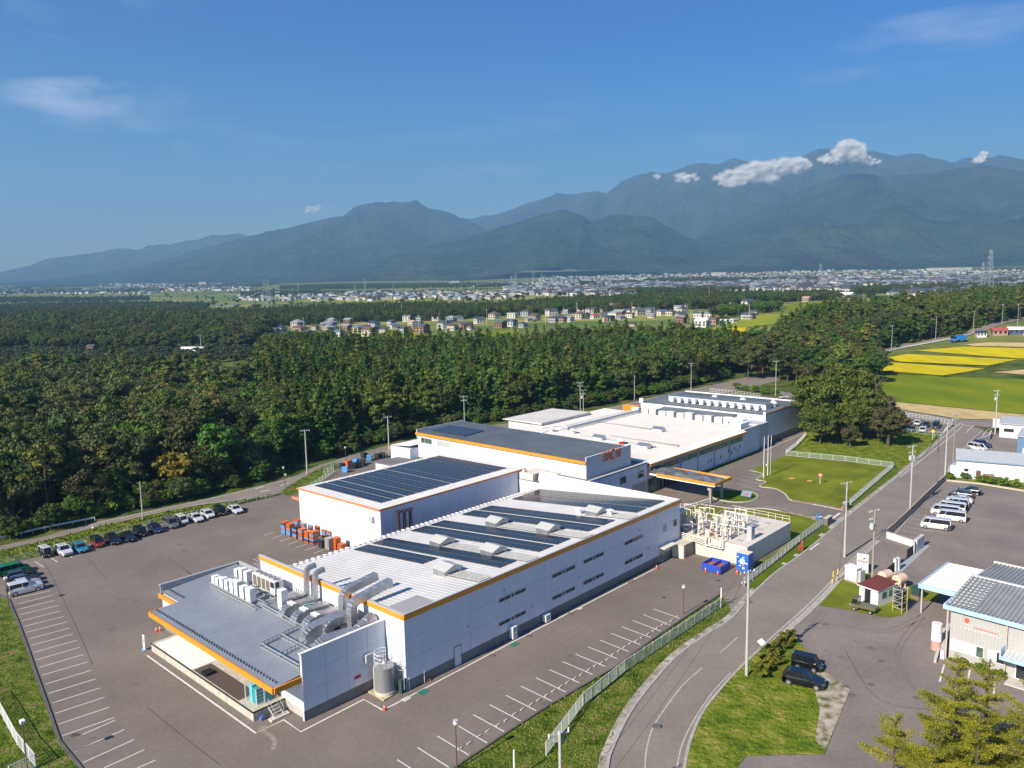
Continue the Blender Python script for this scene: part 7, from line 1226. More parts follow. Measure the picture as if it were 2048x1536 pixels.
for i, (x, y, cols, lab) in enumerate(((563, 1068, [O, K, O, O, Bc, Bc, O, Bc], 'stack at the left end of the crate pile'), (573, 1072, [O, O, K, O, Bc, O, O, O], 'second stack from the left of the crate pile'), (585, 1076, [O, Bc, Bc, K, O, Bc, Bc], 'third stack from the left of the crate pile'), (597, 1080, [O, Bc, O, O, O, O, O], 'fourth stack from the left of the crate pile'), (609, 1085, [O, K, Bc, Bc, O, O, O], 'fifth stack from the left of the crate pile'), (619, 1088, [O, K, Bc, K, Bc, O, O, O], 'front right stack of the big crate pile'), (588, 1058, [O, Bc, O, O, Bc, O], 'rear stack at the left'), (602, 1061, [K, O, Bc, O, 'grey'], 'rear stack behind the fourth stack'), (616, 1065, [K, Bc, K, O, Bc], 'rear stack behind the fifth stack'), (630, 1070, [O, K, O, K, O, O], 'rear stack left of centre'), (643, 1075, [O, O, Bc, Bc, O], 'rear stack right of centre'), (653, 1078, [K, O, Bc, Bc, O], 'rear stack at the right'), (637, 1095, [K]*5, 'small black stack'), (650, 1099, ['grey']*7, 'single grey stack'), (664, 1098, [O]*7, 'tall plain orange stack'), (675, 1101, [O]*4, 'low plain orange stack'))): crate_stack(x, y, cols, i, lab, .9)
for k, (x, y, m, w) in enumerate(((690, 945, 'blue', 1.2), (703, 938, 'black', 1.6), (716, 935, 'black', 1.6), (697, 932, 'orange', 1.3), (712, 928, 'blue', 1.2), (725, 930, 'black', 1.4), (738, 922, 'blue', 1.2), (685, 938, 'black', 1.4), (728, 916, 'black', 1.4), (755, 918, 'black', 1.0), (765, 916, 'black', 1.0))):
    t = thing('waste_bin', '%s wheeled bin in the group beyond the warehouse, number %s from the near end' % (m, (ords+['ninth', 'tenth', 'last'])[k]), 'bin', W(x, y), k*.3, 'bins beyond the warehouse'); MB().hexa([(-w/2, -.5, .1), (w/2, -.5, .1), (w/2, .5, .1), (-w/2, .5, .1)], [(-w/2-.1, -.6, 1.3), (w/2+.1, -.6, 1.3), (w/2+.1, .6, 1.3), (-w/2-.1, .6, 1.3)]).build('body', CR[m], t, 'l'); MB().box((-w/2-.12, -.62, 1.3), (w/2+.12, .62, 1.42)).build('lid', CR[m], t, 'l')
# ================================================================== VEHICLES
TYRE = mat('tyre', (.02, .02, .02), .85); RIM = mat('wheel_rim', (.55, .55, .56), .3, metal=.7); CGL = mat('car_glass', (.012, .014, .02), .05, spec=.8); HEAD = mat('headlight_glass', (.7, .72, .75), .1); TAIL = mat('tail_light', (.35, .01, .01), .2); PLATE = mat('white_number_plate', (.7, .7, .7), .5); PLATEY = mat('yellow_number_plate', (.75, .6, .03), .5); TRIM = mat('black_trim', (.02, .02, .022), .5)
def paint(n, c): return mat('car_paint_'+n, c, .22, metal=.25, coat=.8)
PC = {'white': paint('white', (.72, .72, .72)), 'black': paint('black', (.008, .009, .012)), 'navy': paint('navy', (.015, .025, .08)), 'teal': paint('teal', (.02, .26, .4)), 'red': paint('red', (.3, .015, .015)), 'grey': paint('grey', (.14, .14, .15)), 'green': paint('green', (.01, .22, .1)), 'silver': paint('silver', (.5, .52, .55)), 'khaki': paint('khaki', (.16, .14, .06)), 'blue': paint('blue', (.02, .2, .6)), 'darkblue': paint('darkblue', (.035, .05, .09)), 'dark': paint('dark', (.03, .032, .035))}
#        L     W     H    wsb   wst   rwt   rwb   belt  hoodz tailz clearance
CT = {'hatchback': (3.95, 1.70, 1.50, .95, .30, -1.35, -1.80, .95, .78, .95), 'sedan': (4.65, 1.76, 1.44, .95, .25, -1.05, -1.75, .93, .74, .95), 'suv': (4.55, 1.84, 1.68, 1.0, .30, -1.55, -2.1, 1.08, .92, 1.08), 'box car': (3.40, 1.48, 1.76, 1.22, .85, -1.58, -1.66, 1.0, .88, 1.0), 'minivan': (4.70, 1.74, 1.84, 1.55, .80, -2.1, -2.28, 1.05, .85, 1.05), 'van': (4.85, 1.72, 1.98, 2.2, 1.62, -2.32, -2.38, 1.12, 1.0, 1.12), 'off-roader': (4.6, 1.85, 1.92, .55, .35, -2.2, -2.25, 1.2, 1.12, 1.2), 'wagon': (4.6, 1.72, 1.48, .95, .25, -1.7, -2.15, .95, .76, .95)}
CARM = {}
def car(kind, col, lab, x=None, y=None, dx=None, dy=None, roof=None, plate='w', name=None, group=None, loc=None, rz=None, bar=None):
    L_, Wd, Hh_, wsb, wst, rwt, rwb, belt, hz_, tz = CT[kind]; key = (kind, col, roof, plate)
    if loc is None:
        loc = W(x, y); d = W(x+dx, y+dy)-loc; rz = math.atan2(d[1], d[0])
    t = thing(name or kind.replace('-', '_').replace(' ', '_'), lab, 'van' if kind == 'van' else 'car', loc, rz, group); m = PC[col]; mr = PC[roof] if roof else m
    if key not in CARM:
        parts = []; h = L_/2; w = Wd/2; zb = .22; b = MB()
        st = [(-h, .42, tz-.22, .80), (-h+.12, .26, tz-.04, .94), (-h+.5, zb, tz, 1), (rwb, zb, belt, 1), (0, zb, belt, 1), (wsb, zb, belt-.02, 1), (wsb+(h-wsb)*.55, zb, hz_+(belt-hz_)*.35, .98), (h-.14, .24, hz_-.05, .9), (h, .4, hz_-.22, .76)]
        rings = []
        for (sx, z0, z1, k) in st: rings.append([(sx, -w*k*.93, z0), (sx, -w*k, z0+.2), (sx, -w*k, z1-.16), (sx, -w*k*.92, z1), (sx, w*k*.92, z1), (sx, w*k, z1-.16), (sx, w*k, z0+.2), (sx, w*k*.93, z0)])
        for r in rings: b.v += r
        for i in range(len(rings)-1):
            for j in range(8): b.f.append((i*8+j, i*8+(j+1) % 8, (i+1)*8+(j+1) % 8, (i+1)*8+j)); b.m.append(0)
        b.f.append(tuple(range(8))[::-1]); b.m.append(0); n = len(rings)-1; b.f.append(tuple(n*8+j for j in range(8))); b.m.append(0); parts.append(('body', m, b, True, None))
        g = w*.9; gt = w*(.78 if Hh_ < 1.7 else .84); zt = Hh_-.06; c = MB()
        c.hexa([(rwb, -g, belt-.03), (wsb, -g, belt-.03), (wsb, g, belt-.03), (rwb, g, belt-.03)], [(rwt, -gt, zt), (wst, -gt, zt), (wst, gt, zt), (rwt, gt, zt)]); parts.append(('window', CGL, c, False, None))
        r = MB(); e = .05
        r.hexa([(rwt-e, -gt-.02, zt-.02), (wst+e, -gt-.02, zt-.02), (wst+e, gt+.02, zt-.02), (rwt-e, gt+.02, zt-.02)], [(rwt+.1, -gt+.07, zt+.06), (wst-.12, -gt+.07, zt+.06), (wst-.12, gt-.07, zt+.06), (rwt+.1, gt-.07, zt+.06)]); parts.append(('roof', mr, r, False, None)); p = MB()
        for s in (-1, 1):
            p.bar((wsb, s*g, belt-.02), (wst, s*(gt+.01), zt), .07); p.bar((rwb+.04, s*g, belt-.02), (rwt+.02, s*(gt+.01), zt), .12)
            q = [0.0] if kind in ('hatchback', 'sedan', 'suv', 'wagon', 'box car') else [.9, -.4]
            if kind == 'van': q = [1.15]
            if kind == 'off-roader': q = [-.45]
            for xx in q: u = (xx-rwb)/(wsb-rwb); xt = rwt+(wst-rwt)*min(1, max(0, u)); p.bar((xx, s*(g+.005), belt-.02), (xt, s*(gt+.012), zt), .09 if kind != 'off-roader' else .3, .06)
        parts.append(('pillar', mr if kind != 'van' else m, p, False, None))
        for s in (-1, 1):
            parts.append(('headlight', HEAD, MB().hexa([(h-.2, s*w*.86, hz_-.26), (h-.02, s*w*.5, hz_-.3), (h+.01, s*w*.5, hz_-.3), (h-.12, s*w*.9, hz_-.26)], [(h-.24, s*w*.86, hz_-.08), (h-.08, s*w*.5, hz_-.14), (h-.03, s*w*.5, hz_-.14), (h-.16, s*w*.9, hz_-.08)]), False, None)); parts.append(('tail_light', TAIL, MB().box((-h-.02, s*w*.62, belt-.32), (-h+.08, s*w*.84, belt-.06)), False, None))
            parts.append(('wing_mirror', m, MB().box((wsb-.3, s*(w-.02), belt-.02), (wsb-.14, s*(w+.16), belt+.14)), False, None))
        parts.append(('number_plate', PLATEY if plate == 'y' else PLATE, MB().box((h-.0, -.17, .42), (h+.03, .17, .58)), False, None)); parts.append(('grille', TRIM, MB().box((h-.06, -w*.5, hz_-.36), (h+.012, w*.5, hz_-.24)).box((-h-.01, -w*.75, .3), (-h+.08, w*.75, .42)).box((h-.08, -w*.7, .25), (h+.0, w*.7, .38)), False, None))
        R_ = .31 if kind in ('box car', 'hatchback') else .36 if kind in ('suv', 'off-roader') else .33
        for xx in (-h+.78, h-.82):
            for s in (-1, 1): parts.append(('wheel', TYRE, MB().cyl((xx, s*(w-.2), R_), (xx, s*(w+.015), R_), R_, n=18), True, ('rim', RIM, MB().cyl((xx, s*(w-.02), R_), (xx, s*(w+.025), R_), R_*.62, n=12))))
        if kind == 'off-roader': parts.append(('spare_wheel', TYRE, MB().cyl((-h-.22, 0, 1.0), (-h-.0, 0, 1.0), .38, n=16), True, None)); parts.append(('winch_bar', TRIM, MB().bar((h+.1, -.7, .6), (h+.1, .7, .6), .12).bar((h+.1, -.5, .6), (h+.1, -.5, 1.0), .06).bar((h+.1, .5, .6), (h+.1, .5, 1.0), .06).bar((h+.1, -.5, 1.0), (h+.1, .5, 1.0), .06), False, None))
        CARM[key] = [(nm, bb.mesh(nm, mm, bb.v, sm), (sub[0], sub[2].mesh(sub[0], sub[1], sub[2].v, True)) if sub else None) for nm, mm, bb, sm, sub in parts]
    for nm, me, sub in CARM[key]:
        o = bpy.data.objects.new(nm, me); COL.objects.link(o); o.parent = t
        if sub: o2 = bpy.data.objects.new(sub[0], sub[1]); COL.objects.link(o2); o2.parent = o
    return t
row = [('box car', 'black', 'black box-shaped car with white roof at the left end of the fence row', 92, 1112, 'white', 'y'), ('suv', 'white', 'white crossover second from the left in the fence row', 128, 1108, None, 'w'), ('hatchback', 'teal', 'teal blue hatchback in the fence row', 161, 1102, None, 'w'), ('box car', 'red', 'red box-shaped car with black roof in the fence row', 196, 1092, 'black', 'y'), ('wagon', 'black', 'black wagon right of the red box-shaped car', 227, 1085, None, 'w'), ('sedan', 'black', 'low black sedan in the middle of the fence row', 256, 1079, None, 'w'), ('box car', 'black', 'black box-shaped car left of the navy hatchback', 281, 1071, None, 'y'), ('hatchback', 'navy', 'navy blue hatchback left of the grey minivan', 311, 1063, None, 'w'), ('minivan', 'grey', 'grey minivan in the fence row', 342, 1053, None, 'w'), ('box car', 'white', 'white box-shaped car right of the grey minivan', 364, 1047, None, 'y'), ('sedan', 'white', 'white sedan between two boxy white cars', 392, 1041, None, 'w'), ('hatchback', 'white', 'small white hatchback left of the last black box-shaped car', 416, 1034, None, 'y'), ('box car', 'black', 'black box-shaped car second from the right end of the fence row', 441, 1029, None, 'y'), ('sedan', 'white', 'white coupe at the right end of the fence row', 471, 1024, None, 'w')]
for k, (kd, c, lab, x, y, rf, pl_) in enumerate(row): car(kd, c, lab, x, y, 17, 10.5-k*.12, rf, pl_, group='cars parked along the fence')
for kd, c, lab, x, y in (('minivan', 'green', 'green estate minivan at the left edge of the car park', 29, 1147), ('wagon', 'dark', 'dark grey wagon next to the green minivan', 43, 1157), ('wagon', 'darkblue', 'dark blue-grey car third from the fence at the left edge', 48, 1166), ('sedan', 'silver', 'silver car half hidden behind the white off-roader', 50, 1174), ('off-roader', 'white', 'white boxy off-roader with spare wheel nearest the empty bays', 52, 1184.5)): car(kd, c, lab, x, y, 74, -18, group='cars at the left edge of the car park')
car('suv', 'black', 'large glossy black SUV parked on the corner grass', 1607, 1369, 60, 13); car('box car', 'black', 'glossy black boxy small car parked behind the SUV on the grass', 1614, 1337, 60, 14)
for k, (kd, c, lab, x, y) in enumerate((('van', 'white', 'white passenger van nearest the gate wall', 1871, 1057), ('van', 'white', 'white passenger van second in the row, set farther right', 1902, 1041), ('van', 'white', 'white passenger van third in the row, set farther left', 1890, 1030), ('van', 'white', 'white passenger van behind the two staggered vans', 1902, 1023), ('minivan', 'white', 'white minivan among the vans', 1911, 1013.5), ('sedan', 'white', 'white sedan beyond the vans', 1919, 1004), ('suv', 'dark', 'dark plum SUV beyond the white sedan', 1922, 995), ('suv', 'black', 'black SUV farthest along the van row', 1938, 987.5))): car(kd, c, lab, x, y, -60, -7.5, group='vehicles in the van park')
for c, lab, x, y, kd in (('silver', 'silver car left of the red car in the small car park', 1797, 848, 'hatchback'), ('red', 'dark red car in the small car park', 1815, 849, 'sedan'), ('white', 'white car in the small car park', 1834, 850, 'hatchback'), ('black', 'black car second from the right in the small car park', 1852, 853, 'sedan'), ('black', 'black boxy car at the right end of the small car park', 1872, 855, 'minivan'), ('dark', 'dark car roof at the near left of the small car park', 1823, 862, 'sedan'), ('white', 'white car at the near right of the small car park', 1845, 864, 'hatchback')): car(kd, c, lab, x, y, -4, 12, group='cars in the small car park')
car('suv', 'navy', 'navy SUV behind the white shed by the crossroads', 1964, 893, 30, 6); car('minivan', 'white', 'white car half hidden by the white shed roof', 1955, 900, 30, 6)
def truck(lab, loc, rz, m, box=False, s=1.0, name='pickup_truck'):
    t = thing(name, lab, 'truck', loc, rz); t.scale = (s, s, s); h = 1.7
    MB().hexa([(.55, -.72, .35), (1.62, -.72, .35), (1.62, .72, .35), (.55, .72, .35)], [(.58, -.62, 1.78), (1.15, -.62, 1.78), (1.15, .62, 1.78), (.58, .62, 1.78)]).build('cab', m, t, 'l'); MB().hexa([(.62, -.74, 1.02), (1.46, -.74, 1.02), (1.46, .74, 1.02), (.62, .74, 1.02)], [(.66, -.645, 1.66), (1.24, -.645, 1.66), (1.24, .645, 1.66), (.66, .645, 1.66)]).build('window', CGL, t, 'l')
    MB().box((.55, -.64, 1.78), (1.14, .64, 1.84)).build('roof', m, t, 'l'); MB().box((-1.65, -.72, .62), (.5, .72, .72)).build('bed', mat('bed_grey', (.13, .15, .13), .6), t, 'l')
    if box: MB().box((-2.4, -.8, .6), (.45, .8, 1.75)).build('cargo_box', m, t, 'l')
    else:
        for q, p in (((-1.68, -.75, .6), (.52, -.7, .98)), ((-1.68, .7, .6), (.52, .75, .98)), ((-1.68, -.7, .6), (-1.63, .7, .98))): MB().box(q, p).build('side_board', m, t, 'l')
        MB().box((-1.62, -.69, .9), (.5, .69, .96)).build('bed_cover', mat('tarp_grey', (.12, .14, .12), .8), t, 'l')
    for xx in (-1.05, 1.05):
        for q in (-1, 1): w_ = MB().cyl((xx, q*.55, .28), (xx, q*.74, .28), .28, n=16).build('wheel', TYRE, t, 'l', True); MB().cyl((xx, q*.7, .28), (xx, q*.75, .28), .17, n=10).build('rim', RIM, w_, 'l')
    for q in (-.5, .5): MB().box((1.6, q-.13, .65), (1.65, q+.13, .82)).build('headlight', HEAD, t, 'l')
    return t
p = W(1727, 1222); d = W(1697, 1214)-W(1753, 1228); truck('khaki kei pickup truck with covered bed beside the red-roofed cabin', p, math.atan2(d[1], d[0]), PC['khaki'])
p = W(1568, 797); truck('small silver pickup with red load on the road behind the rear hall', p, 2.9, PC['silver']); p = WT(1913, 685, .4); truck('bright blue truck parked on the slope above the rice fields', p, math.pi, PC['blue'], True, 1.9, 'box_truck')
# ================================================================== ACROSS THE STREET
P0 = W(1897, 1317); U = W(2005, 1350)-P0; U /= np.linalg.norm(U); V = np.array([-U[1], U[0], 0]); RZR = math.atan2(U[1], U[0])
BLT = mat('pale_blue_trim', (.38, .55, .72), .5); SID = mat('ribbed_grey_siding', (.42, .41, .39), .55, var=.03, streak=.06); RIBR = mat('grey_ribbed_roof', (.3, .31, .31), .5, metal=.2, var=.1, vscale=.5)
t = thing('workshop', 'grey ribbed workshop with blue eaves and a red dot logo on its front', 'workshop', P0, RZR)
def B(n, q, p, m, par=None): return MB().box(q, p).build(n, m, par or t, 'l')
B('wall', (0, 0, 0), (26, 17.3, 6.3), SID); b = MB()
for k in range(70): b.box((.1+k*.37, -.04, 0), (.1+k*.37+.16, 0, 6.3))
b.build('siding_rib', SID, t, 'l', kind='stuff'); b = MB(); ribs(b, (-.5, -.4, 6.75), (26, -.4, 6.75), (-.5, 8.6, 7.75), (26, 8.6, 7.75), 58, .14, .45); b.build('roof', RIBR, t, 'l'); b = MB(); ribs(b, (-.3, 8.7, 7.5), (26, 8.7, 7.5), (-.3, 17.4, 7.1), (26, 17.4, 7.1), 58, .14, .45); b.build('roof', RIBR, t, 'l')
B('ridge_cap', (-.6, 8.4, 7.8), (26, 8.75, 7.95), mat('roof_cap', (.6, .62, .62), .5)); B('eave_trim', (-.7, -.62, 6.25), (26, -.42, 6.78), BLT); B('eave_trim', (-.7, -.4, 6.3), (-.5, 8.4, 6.85), BLT); B('verge_trim', (-.4, 17.45, 6.9), (26, 17.7, 7.3), CREAMP)
b = MB()
for k in range(11):
    for i in range(6): b.box((-.3+i*.5, .1+k*.8, 6.98+k*.09), (-.05+i*.5, .2+k*.8, 7.1+k*.09))
b.build('snow_guard', GREYP, t, 'l', kind='stuff')
for x in (-.25, 5.9): MB().cyl((x, -.3, 0), (x, -.3, 6.4), .1, n=8).build('downpipe', mat('brown_white_pipe', (.5, .43, .38), .5), t, 'l')
MB().cyl((1.75, -.05, 5.35), (1.75, -.12, 5.35), .27, n=20).build('logo_dot', mat('logo_red', (.75, .1, .06), .5), t, 'l'); lg = mat('logo_grey', (.5, .49, .47), .5)
b = MB(); b.box((1.1, -.1, 4.95), (1.2, -.04, 5.9)); b.box((1.2, -.1, 4.75), (2.5, -.04, 4.87)); b.box((2.45, -.1, 4.87), (2.55, -.04, 5.9))
for k in range(9): b.box((2.65+k*.3, -.1, 4.95), (2.85+k*.3, -.04, 5.15))
for k in range(12): b.box((1.6+k*.32, -.1, 4.2), (1.84+k*.32, -.04, 4.48))
b.build('logo_lettering', lg, t, 'l'); B('logo_line', (2.6, -.1, 4.68), (5.0, -.04, 4.73), mat('logo_red', (.75, .1, .06), .5))
PB = mat('pale_blue_blind', (.5, .6, .68), .4)
for x0, x1, mm in ((.15, 1.05, PB), (1.05, 1.95, PB), (2.0, 2.85, PB), (2.85, 3.7, GLASSG), (4.1, 4.9, PB), (4.95, 5.8, GLASS)):
    f = MB(); f.box((x0, -.12, 1.25), (x1, -.05, 1.32)); f.box((x0, -.12, 2.55), (x1, -.05, 2.62)); f.box((x0, -.12, 1.32), (x0+.06, -.05, 2.55)); f.box((x1-.06, -.12, 1.32), (x1, -.05, 2.55)); w = f.build('window', WHITEP, t, 'l'); MB().box((x0+.06, -.08, 1.32), (x1-.06, -.045, 2.55)).build('pane', mm, w, 'l')
b = MB(); ribs(b, (6.0, -2.0, 3.0), (26, -2.0, 3.0), (6.0, -.05, 3.3), (26, -.05, 3.3), 44, .06); b.build('porch_roof', mat('porch_roof', (.5, .52, .52), .5), t, 'l'); B('porch_trim', (5.9, -2.15, 2.7), (26, -2.0, 3.1), BLT); B('porch_trim', (5.75, -2.15, 2.7), (5.9, -.05, 3.9), BLT)
for x0 in (6.9, 8.1): w = B('door', (x0, -.1, .1), (x0+1.15, -.04, 2.4), WHITEP); MB().box((x0+.1, -.13, .2), (x0+1.05, -.1, 2.3)).build('pane', GLASS, w, 'l')
B('step', (6.4, -2.2, 0), (12, -.05, .12), CONCL); B('planting_bed', (.0, -1.2, 0), (6.2, -.05, .1), EARTH)
for k in range(9): tree('shrub', 'small plant in the bed along the workshop front', bstem, BUSH[1], P0+U*(.5+k*.65)+V*-.6, k, .32+.1*(k % 3), 'plants in the bed along the workshop front')
cp = thing('carport', 'pale ribbed carport roof with blue rim attached to the workshop', 'carport', P0+U*-7.3+V*11.2, RZR); b = MB(); ribs(b, (0, 0, 4.0), (0, 11, 4.0), (6.6, 0, 4.15), (6.6, 11, 4.15), 18, .1, .4); b.build('roof', mat('pale_ribbed_roof', (.55, .54, .5), .5), cp, 'l'); MB().box((-.1, -.2, 3.5), (6.6, -.02, 4.15)).box((-.2, -.2, 3.5), (-.02, 11, 4.15)).build('rim', BLT, cp, 'l')
for q in ((.2, .2), (.2, 10.6), (6.2, 10.6)): MB().bar((*q, 0), (*q, 3.6), .18).build('post', GREYP, cp, 'l')
q = P0+U*-1.9+V*1.5
for k in range(3): MB().cyl(q+V*k*1.0*0+[0, 0, 0+k*1.15], q+[0, 0, 1.05+k*1.15], .6, n=14).build('bulk_bag', [mat('bag_brown', (.45, .28, .24), .8), WHITEP, mat('bag_white', (.7, .65, .65), .8)][k], None, 'w', label='%s of three stacked pale bulk bags by the workshop corner' % ['bottom', 'middle', 'top'][k], cat='bulk bag', group='bulk bags at the workshop corner')
# cabin with red roof
c0 = W(1755.5, 1214.8); uu = c0-W(1718, 1201); uu /= np.linalg.norm(uu); rc_ = math.atan2(uu[1], uu[0]); t = thing('cabin', 'small white cabin with red-brown ribbed roof and open sliding door', 'cabin', c0, rc_)
B('wall', (-2.9, 0, 0), (0, 4.2, 2.3), mat('cabin_wall', (.6, .6, .62), .5)); b = MB(); ribs(b, (-3.1, -.25, 2.42), (.15, -.25, 2.42), (-3.1, 4.4, 2.75), (.15, 4.4, 2.75), 13, .06, .4); b.build('roof', mat('red_brown_roof', (.17, .045, .04), .6, var=.15), t, 'l'); B('roof_edge', (-3.1, -.3, 2.28), (.15, -.26, 2.42), WHITEP); B('roof_side', (.0, -.0, 2.3), (.1, 4.3, 2.45), CREAMP)
B('door', (-2.75, -.06, .05), (-2.0, 0, 2.1), mat('pale_door', (.5, .52, .55), .5)); B('doorway', (-2.0, -.03, .05), (-1.15, -.005, 2.1), BLACK)
for y0 in (.9, 2.4): B('window', (0, y0, 1.0), (.04, y0+1.0, 1.9), GLASSG)
c1 = W(1712, 1168); t = thing('white_enclosure', 'tall white equipment cabinet with two bodies beside the street pole', 'cabinet', c1, rc_); B('body', (-1.9, 0, .3), (0, 1.3, 2.25), WHITEP); B('body', (.1, .3, .3), (.5, 1.4, 2.0), GREYP); B('top', (-2.0, -.1, 2.25), (.1, 1.4, 2.35), WHITEP); B('base', (-2.0, -.1, 0), (.3, 1.5, .3), CONC)
for k in range(3): B('door_seam', (-1.3+k*.5, -.015, .4), (-1.28+k*.5, 0, 2.2), GREYP)
# sign board with round emblem
c2 = W(1713, 1143); ud = W(1732, 1146.5)-c2; ud /= np.linalg.norm(ud); t = thing('sign_board', 'grey-white upright sign board with round emblem and black arrow tip at the neighbour gate', 'sign', c2, math.atan2(ud[1], ud[0])); B('panel', (0, -.1, 0), (1.7, .1, 3.0), mat('sign_grey', (.55, .54, .56), .5)); MB().cyl((.72, -.13, 2.35), (.72, -.1, 2.35), .24, n=20).build('emblem', WHITEP, t, 'l'); b = MB()
for q in range(20): a, c = 2*math.pi*q/20, 2*math.pi*(q+1)/20; b.bar((.72+.24*math.cos(a), -.14, 2.35+.24*math.sin(a)), (.72+.24*math.cos(c), -.14, 2.35+.24*math.sin(c)), .03)
b.build('emblem_ring', mat('emblem_red', (.6, .08, .1), .5), t, 'l'); MB().hexa([(1.0, -.14, 2.2), (1.22, -.14, 2.34), (1.22, -.11, 2.34), (1.0, -.11, 2.2)], [(1.0, -.14, 2.5), (1.22, -.14, 2.36), (1.22, -.11, 2.36), (1.0, -.11, 2.5)]).build('arrow_tip', BLACK, t, 'l')
def text(s_, size, x, z, m, par, name='lettering', y=-.12, ex=.01):
    cu = bpy.data.curves.new('lettering', 'FONT'); cu.body = s_; cu.size = size; cu.extrude = ex; o = bpy.data.objects.new('tmp', cu); COL.objects.link(o); dg = bpy.context.evaluated_depsgraph_get(); me = bpy.data.meshes.new_from_object(o.evaluated_get(dg)); bpy.data.objects.remove(o); me.materials.clear(); me.materials.append(m)
    q = bpy.data.objects.new(name, me); COL.objects.link(q); q.parent = par; q.rotation_euler = (R(90), 0, 0); q.location = (x, y, z); return q
text('DUNLOP', .36, .14, 1.72, BLACK, t)
for k in range(2): B('small_print', (.25, -.115, 1.5-k*.14), (1.45, -.105, 1.55-k*.14), GREYP)
for k, (x, y) in enumerate(((1763, 1172), (1792, 1180))): c3 = W(x, y); t = thing('fuel_tank', 'cream horizontal tank on legs, %s of two behind the red-roofed cabin' % ['left', 'right'][k], 'tank', c3, rc_+1.57, 'cream tanks behind the cabin'); MB().cyl((0, 0, 1.5), (1.7, 0, 1.5), .72, n=20).build('drum', mat('tank_cream', (.68, .5, .38), .5), t, 'l', True); MB().bar((.3, -.5, 0), (.3, -.5, 1.1), .14).bar((.3, .5, 0), (.3, .5, 1.1), .14).build('leg', mat('tank_cream', (.68, .5, .38), .5), t, 'l'); MB().bar((1.4, -.5, 0), (1.4, -.5, 1.1), .14).bar((1.4, .5, 0), (1.4, .5, 1.1), .14).build('leg', mat('tank_cream', (.68, .5, .38), .5), t, 'l')
MB().box((0, 0, 0), (3.2, 4.2, .25)).build('tank_plinth', CONC, None, 'l', kind='structure').location = W(1775, 1180)
c4 = W(1803, 1228); t = thing('scaffold_frame', 'tall yellowish scaffold frame with dark boards inside, on the grass', 'scaffold', c4, rc_)
for q in ((-1.3, 0), (0, 0), (-1.3, 1.2), (0, 1.2)): MB().bar((*q, 0), (*q, 3.4), .08).build('post', mat('scaffold_ochre', (.5, .38, .16), .6), t, 'l')
for k in range(4): z = .6+k*.85; MB().bar((-1.3, 0, z), (0, 0, z), .05).bar((-1.3, 0, z), (0, 0, z+.8 if k < 3 else z+.3), .04).bar((0, 0, z), (0, 1.2, z), .05).build('brace', GREYP, t, 'l')
for k in range(5): B('board', (-1.25, .1, 1.0+k*.5), (-.05, 1.15, 1.15+k*.5), mat('dark_board', (.04, .045, .05), .6))
c5 = W(1838, 1201)
for k in range(7): o = MB().box((-1.25, 0, k*.25+.02), (0, 1.15, k*.25+.2)).build('pallet', mat('dark_green_pallet', (.03, .07, .06), .6) if k > 1 else mat('brown_pallet', (.25, .15, .1), .7), None, 'l', label='%s pallet in the stack beside the scaffold, %s from the bottom' % ('dark' if k > 1 else 'brown', ords[k]), cat='pallet', group='pallet stack by the scaffold'); o.location = c5; o.rotation_euler = (0, 0, rc_)
def lowwall(lab, pts, h, w, m, name='low_wall', cat='wall'): t = thing(name, lab, cat, W(*pts[0])); b = MB(); strip(b, px(pts), w, 0, h); b.build('wall', m, t, 'w'); b = MB(); strip(b, px(pts), w+.06, h, h+.05); b.build('coping', CONCL, t, 'w')
GW = mat('gate_wall_white', (.66, .63, .58), .7); lowwall('low white wall at the entrance of the van park', [(1774, 1076), (1828, 1094)], 1.1, .35, GW); lowwall('taller white wall piece at the van park gate', [(1830, 1104), (1845, 1092)], 2.0, .5, GW); lowwall('white wall stub beside the sliding gate', [(1826, 1108), (1830, 1100)], 1.9, .3, GW)
for k, (a, c) in enumerate((((1814, 1118), (1842, 1094)), ((1773, 1156), (1790, 1141)))): fence(['dark sliding gate at the van park entrance', 'dark sliding gate half beside the cream tanks'][k], px([a, c]), 1.5, 1.4, FEND, .13, .03, name='sliding_gate')
for k, (x, y) in enumerate(((1790, 1142), (1796, 1140))): t = thing('gate_pillar', 'white gate pillar beside the tanks, %s of two' % ['left', 'right'][k], 'pillar', W(x, y), rc_); B('shaft', (-.2, -.2, 0), (.2, .2, 2.0), WHITEP); B('cap', (-.23, -.23, 2.0), (.23, .23, 2.06), CONCL)
b = MB(); strip(b, px([(1792, 1146), (1853, 1090)]), 1.1, 0, .03); b.build('gate_rail_slab', mat('bluish_slab', (.32, .34, .34), .8), None, kind='structure'); line('gate_rail', [(1785, 1148), (1848, 1090)], .6, CONCL, z=.02)
for k, (x, y) in enumerate(((1664, 1168), (1673, 1163))): t = thing('pole_guard', '%s yellow and black guard bar at the foot of the guy wires' % ['left', 'right'][k], 'guard', W(x, y)); MB().cyl((0, 0, 0), (.3, .3, 1.9), .07, n=8).build('tube', YEL, t, 'l'); MB().cyl((.1, .1, .6), (.16, .16, 1.0), .075, n=8).build('black_band', BLACK, t, 'l')
wire('guy wire of the street pole', W(1676, 1160, .2), TOPS['b'][2], .05, .015, 'guy wires')
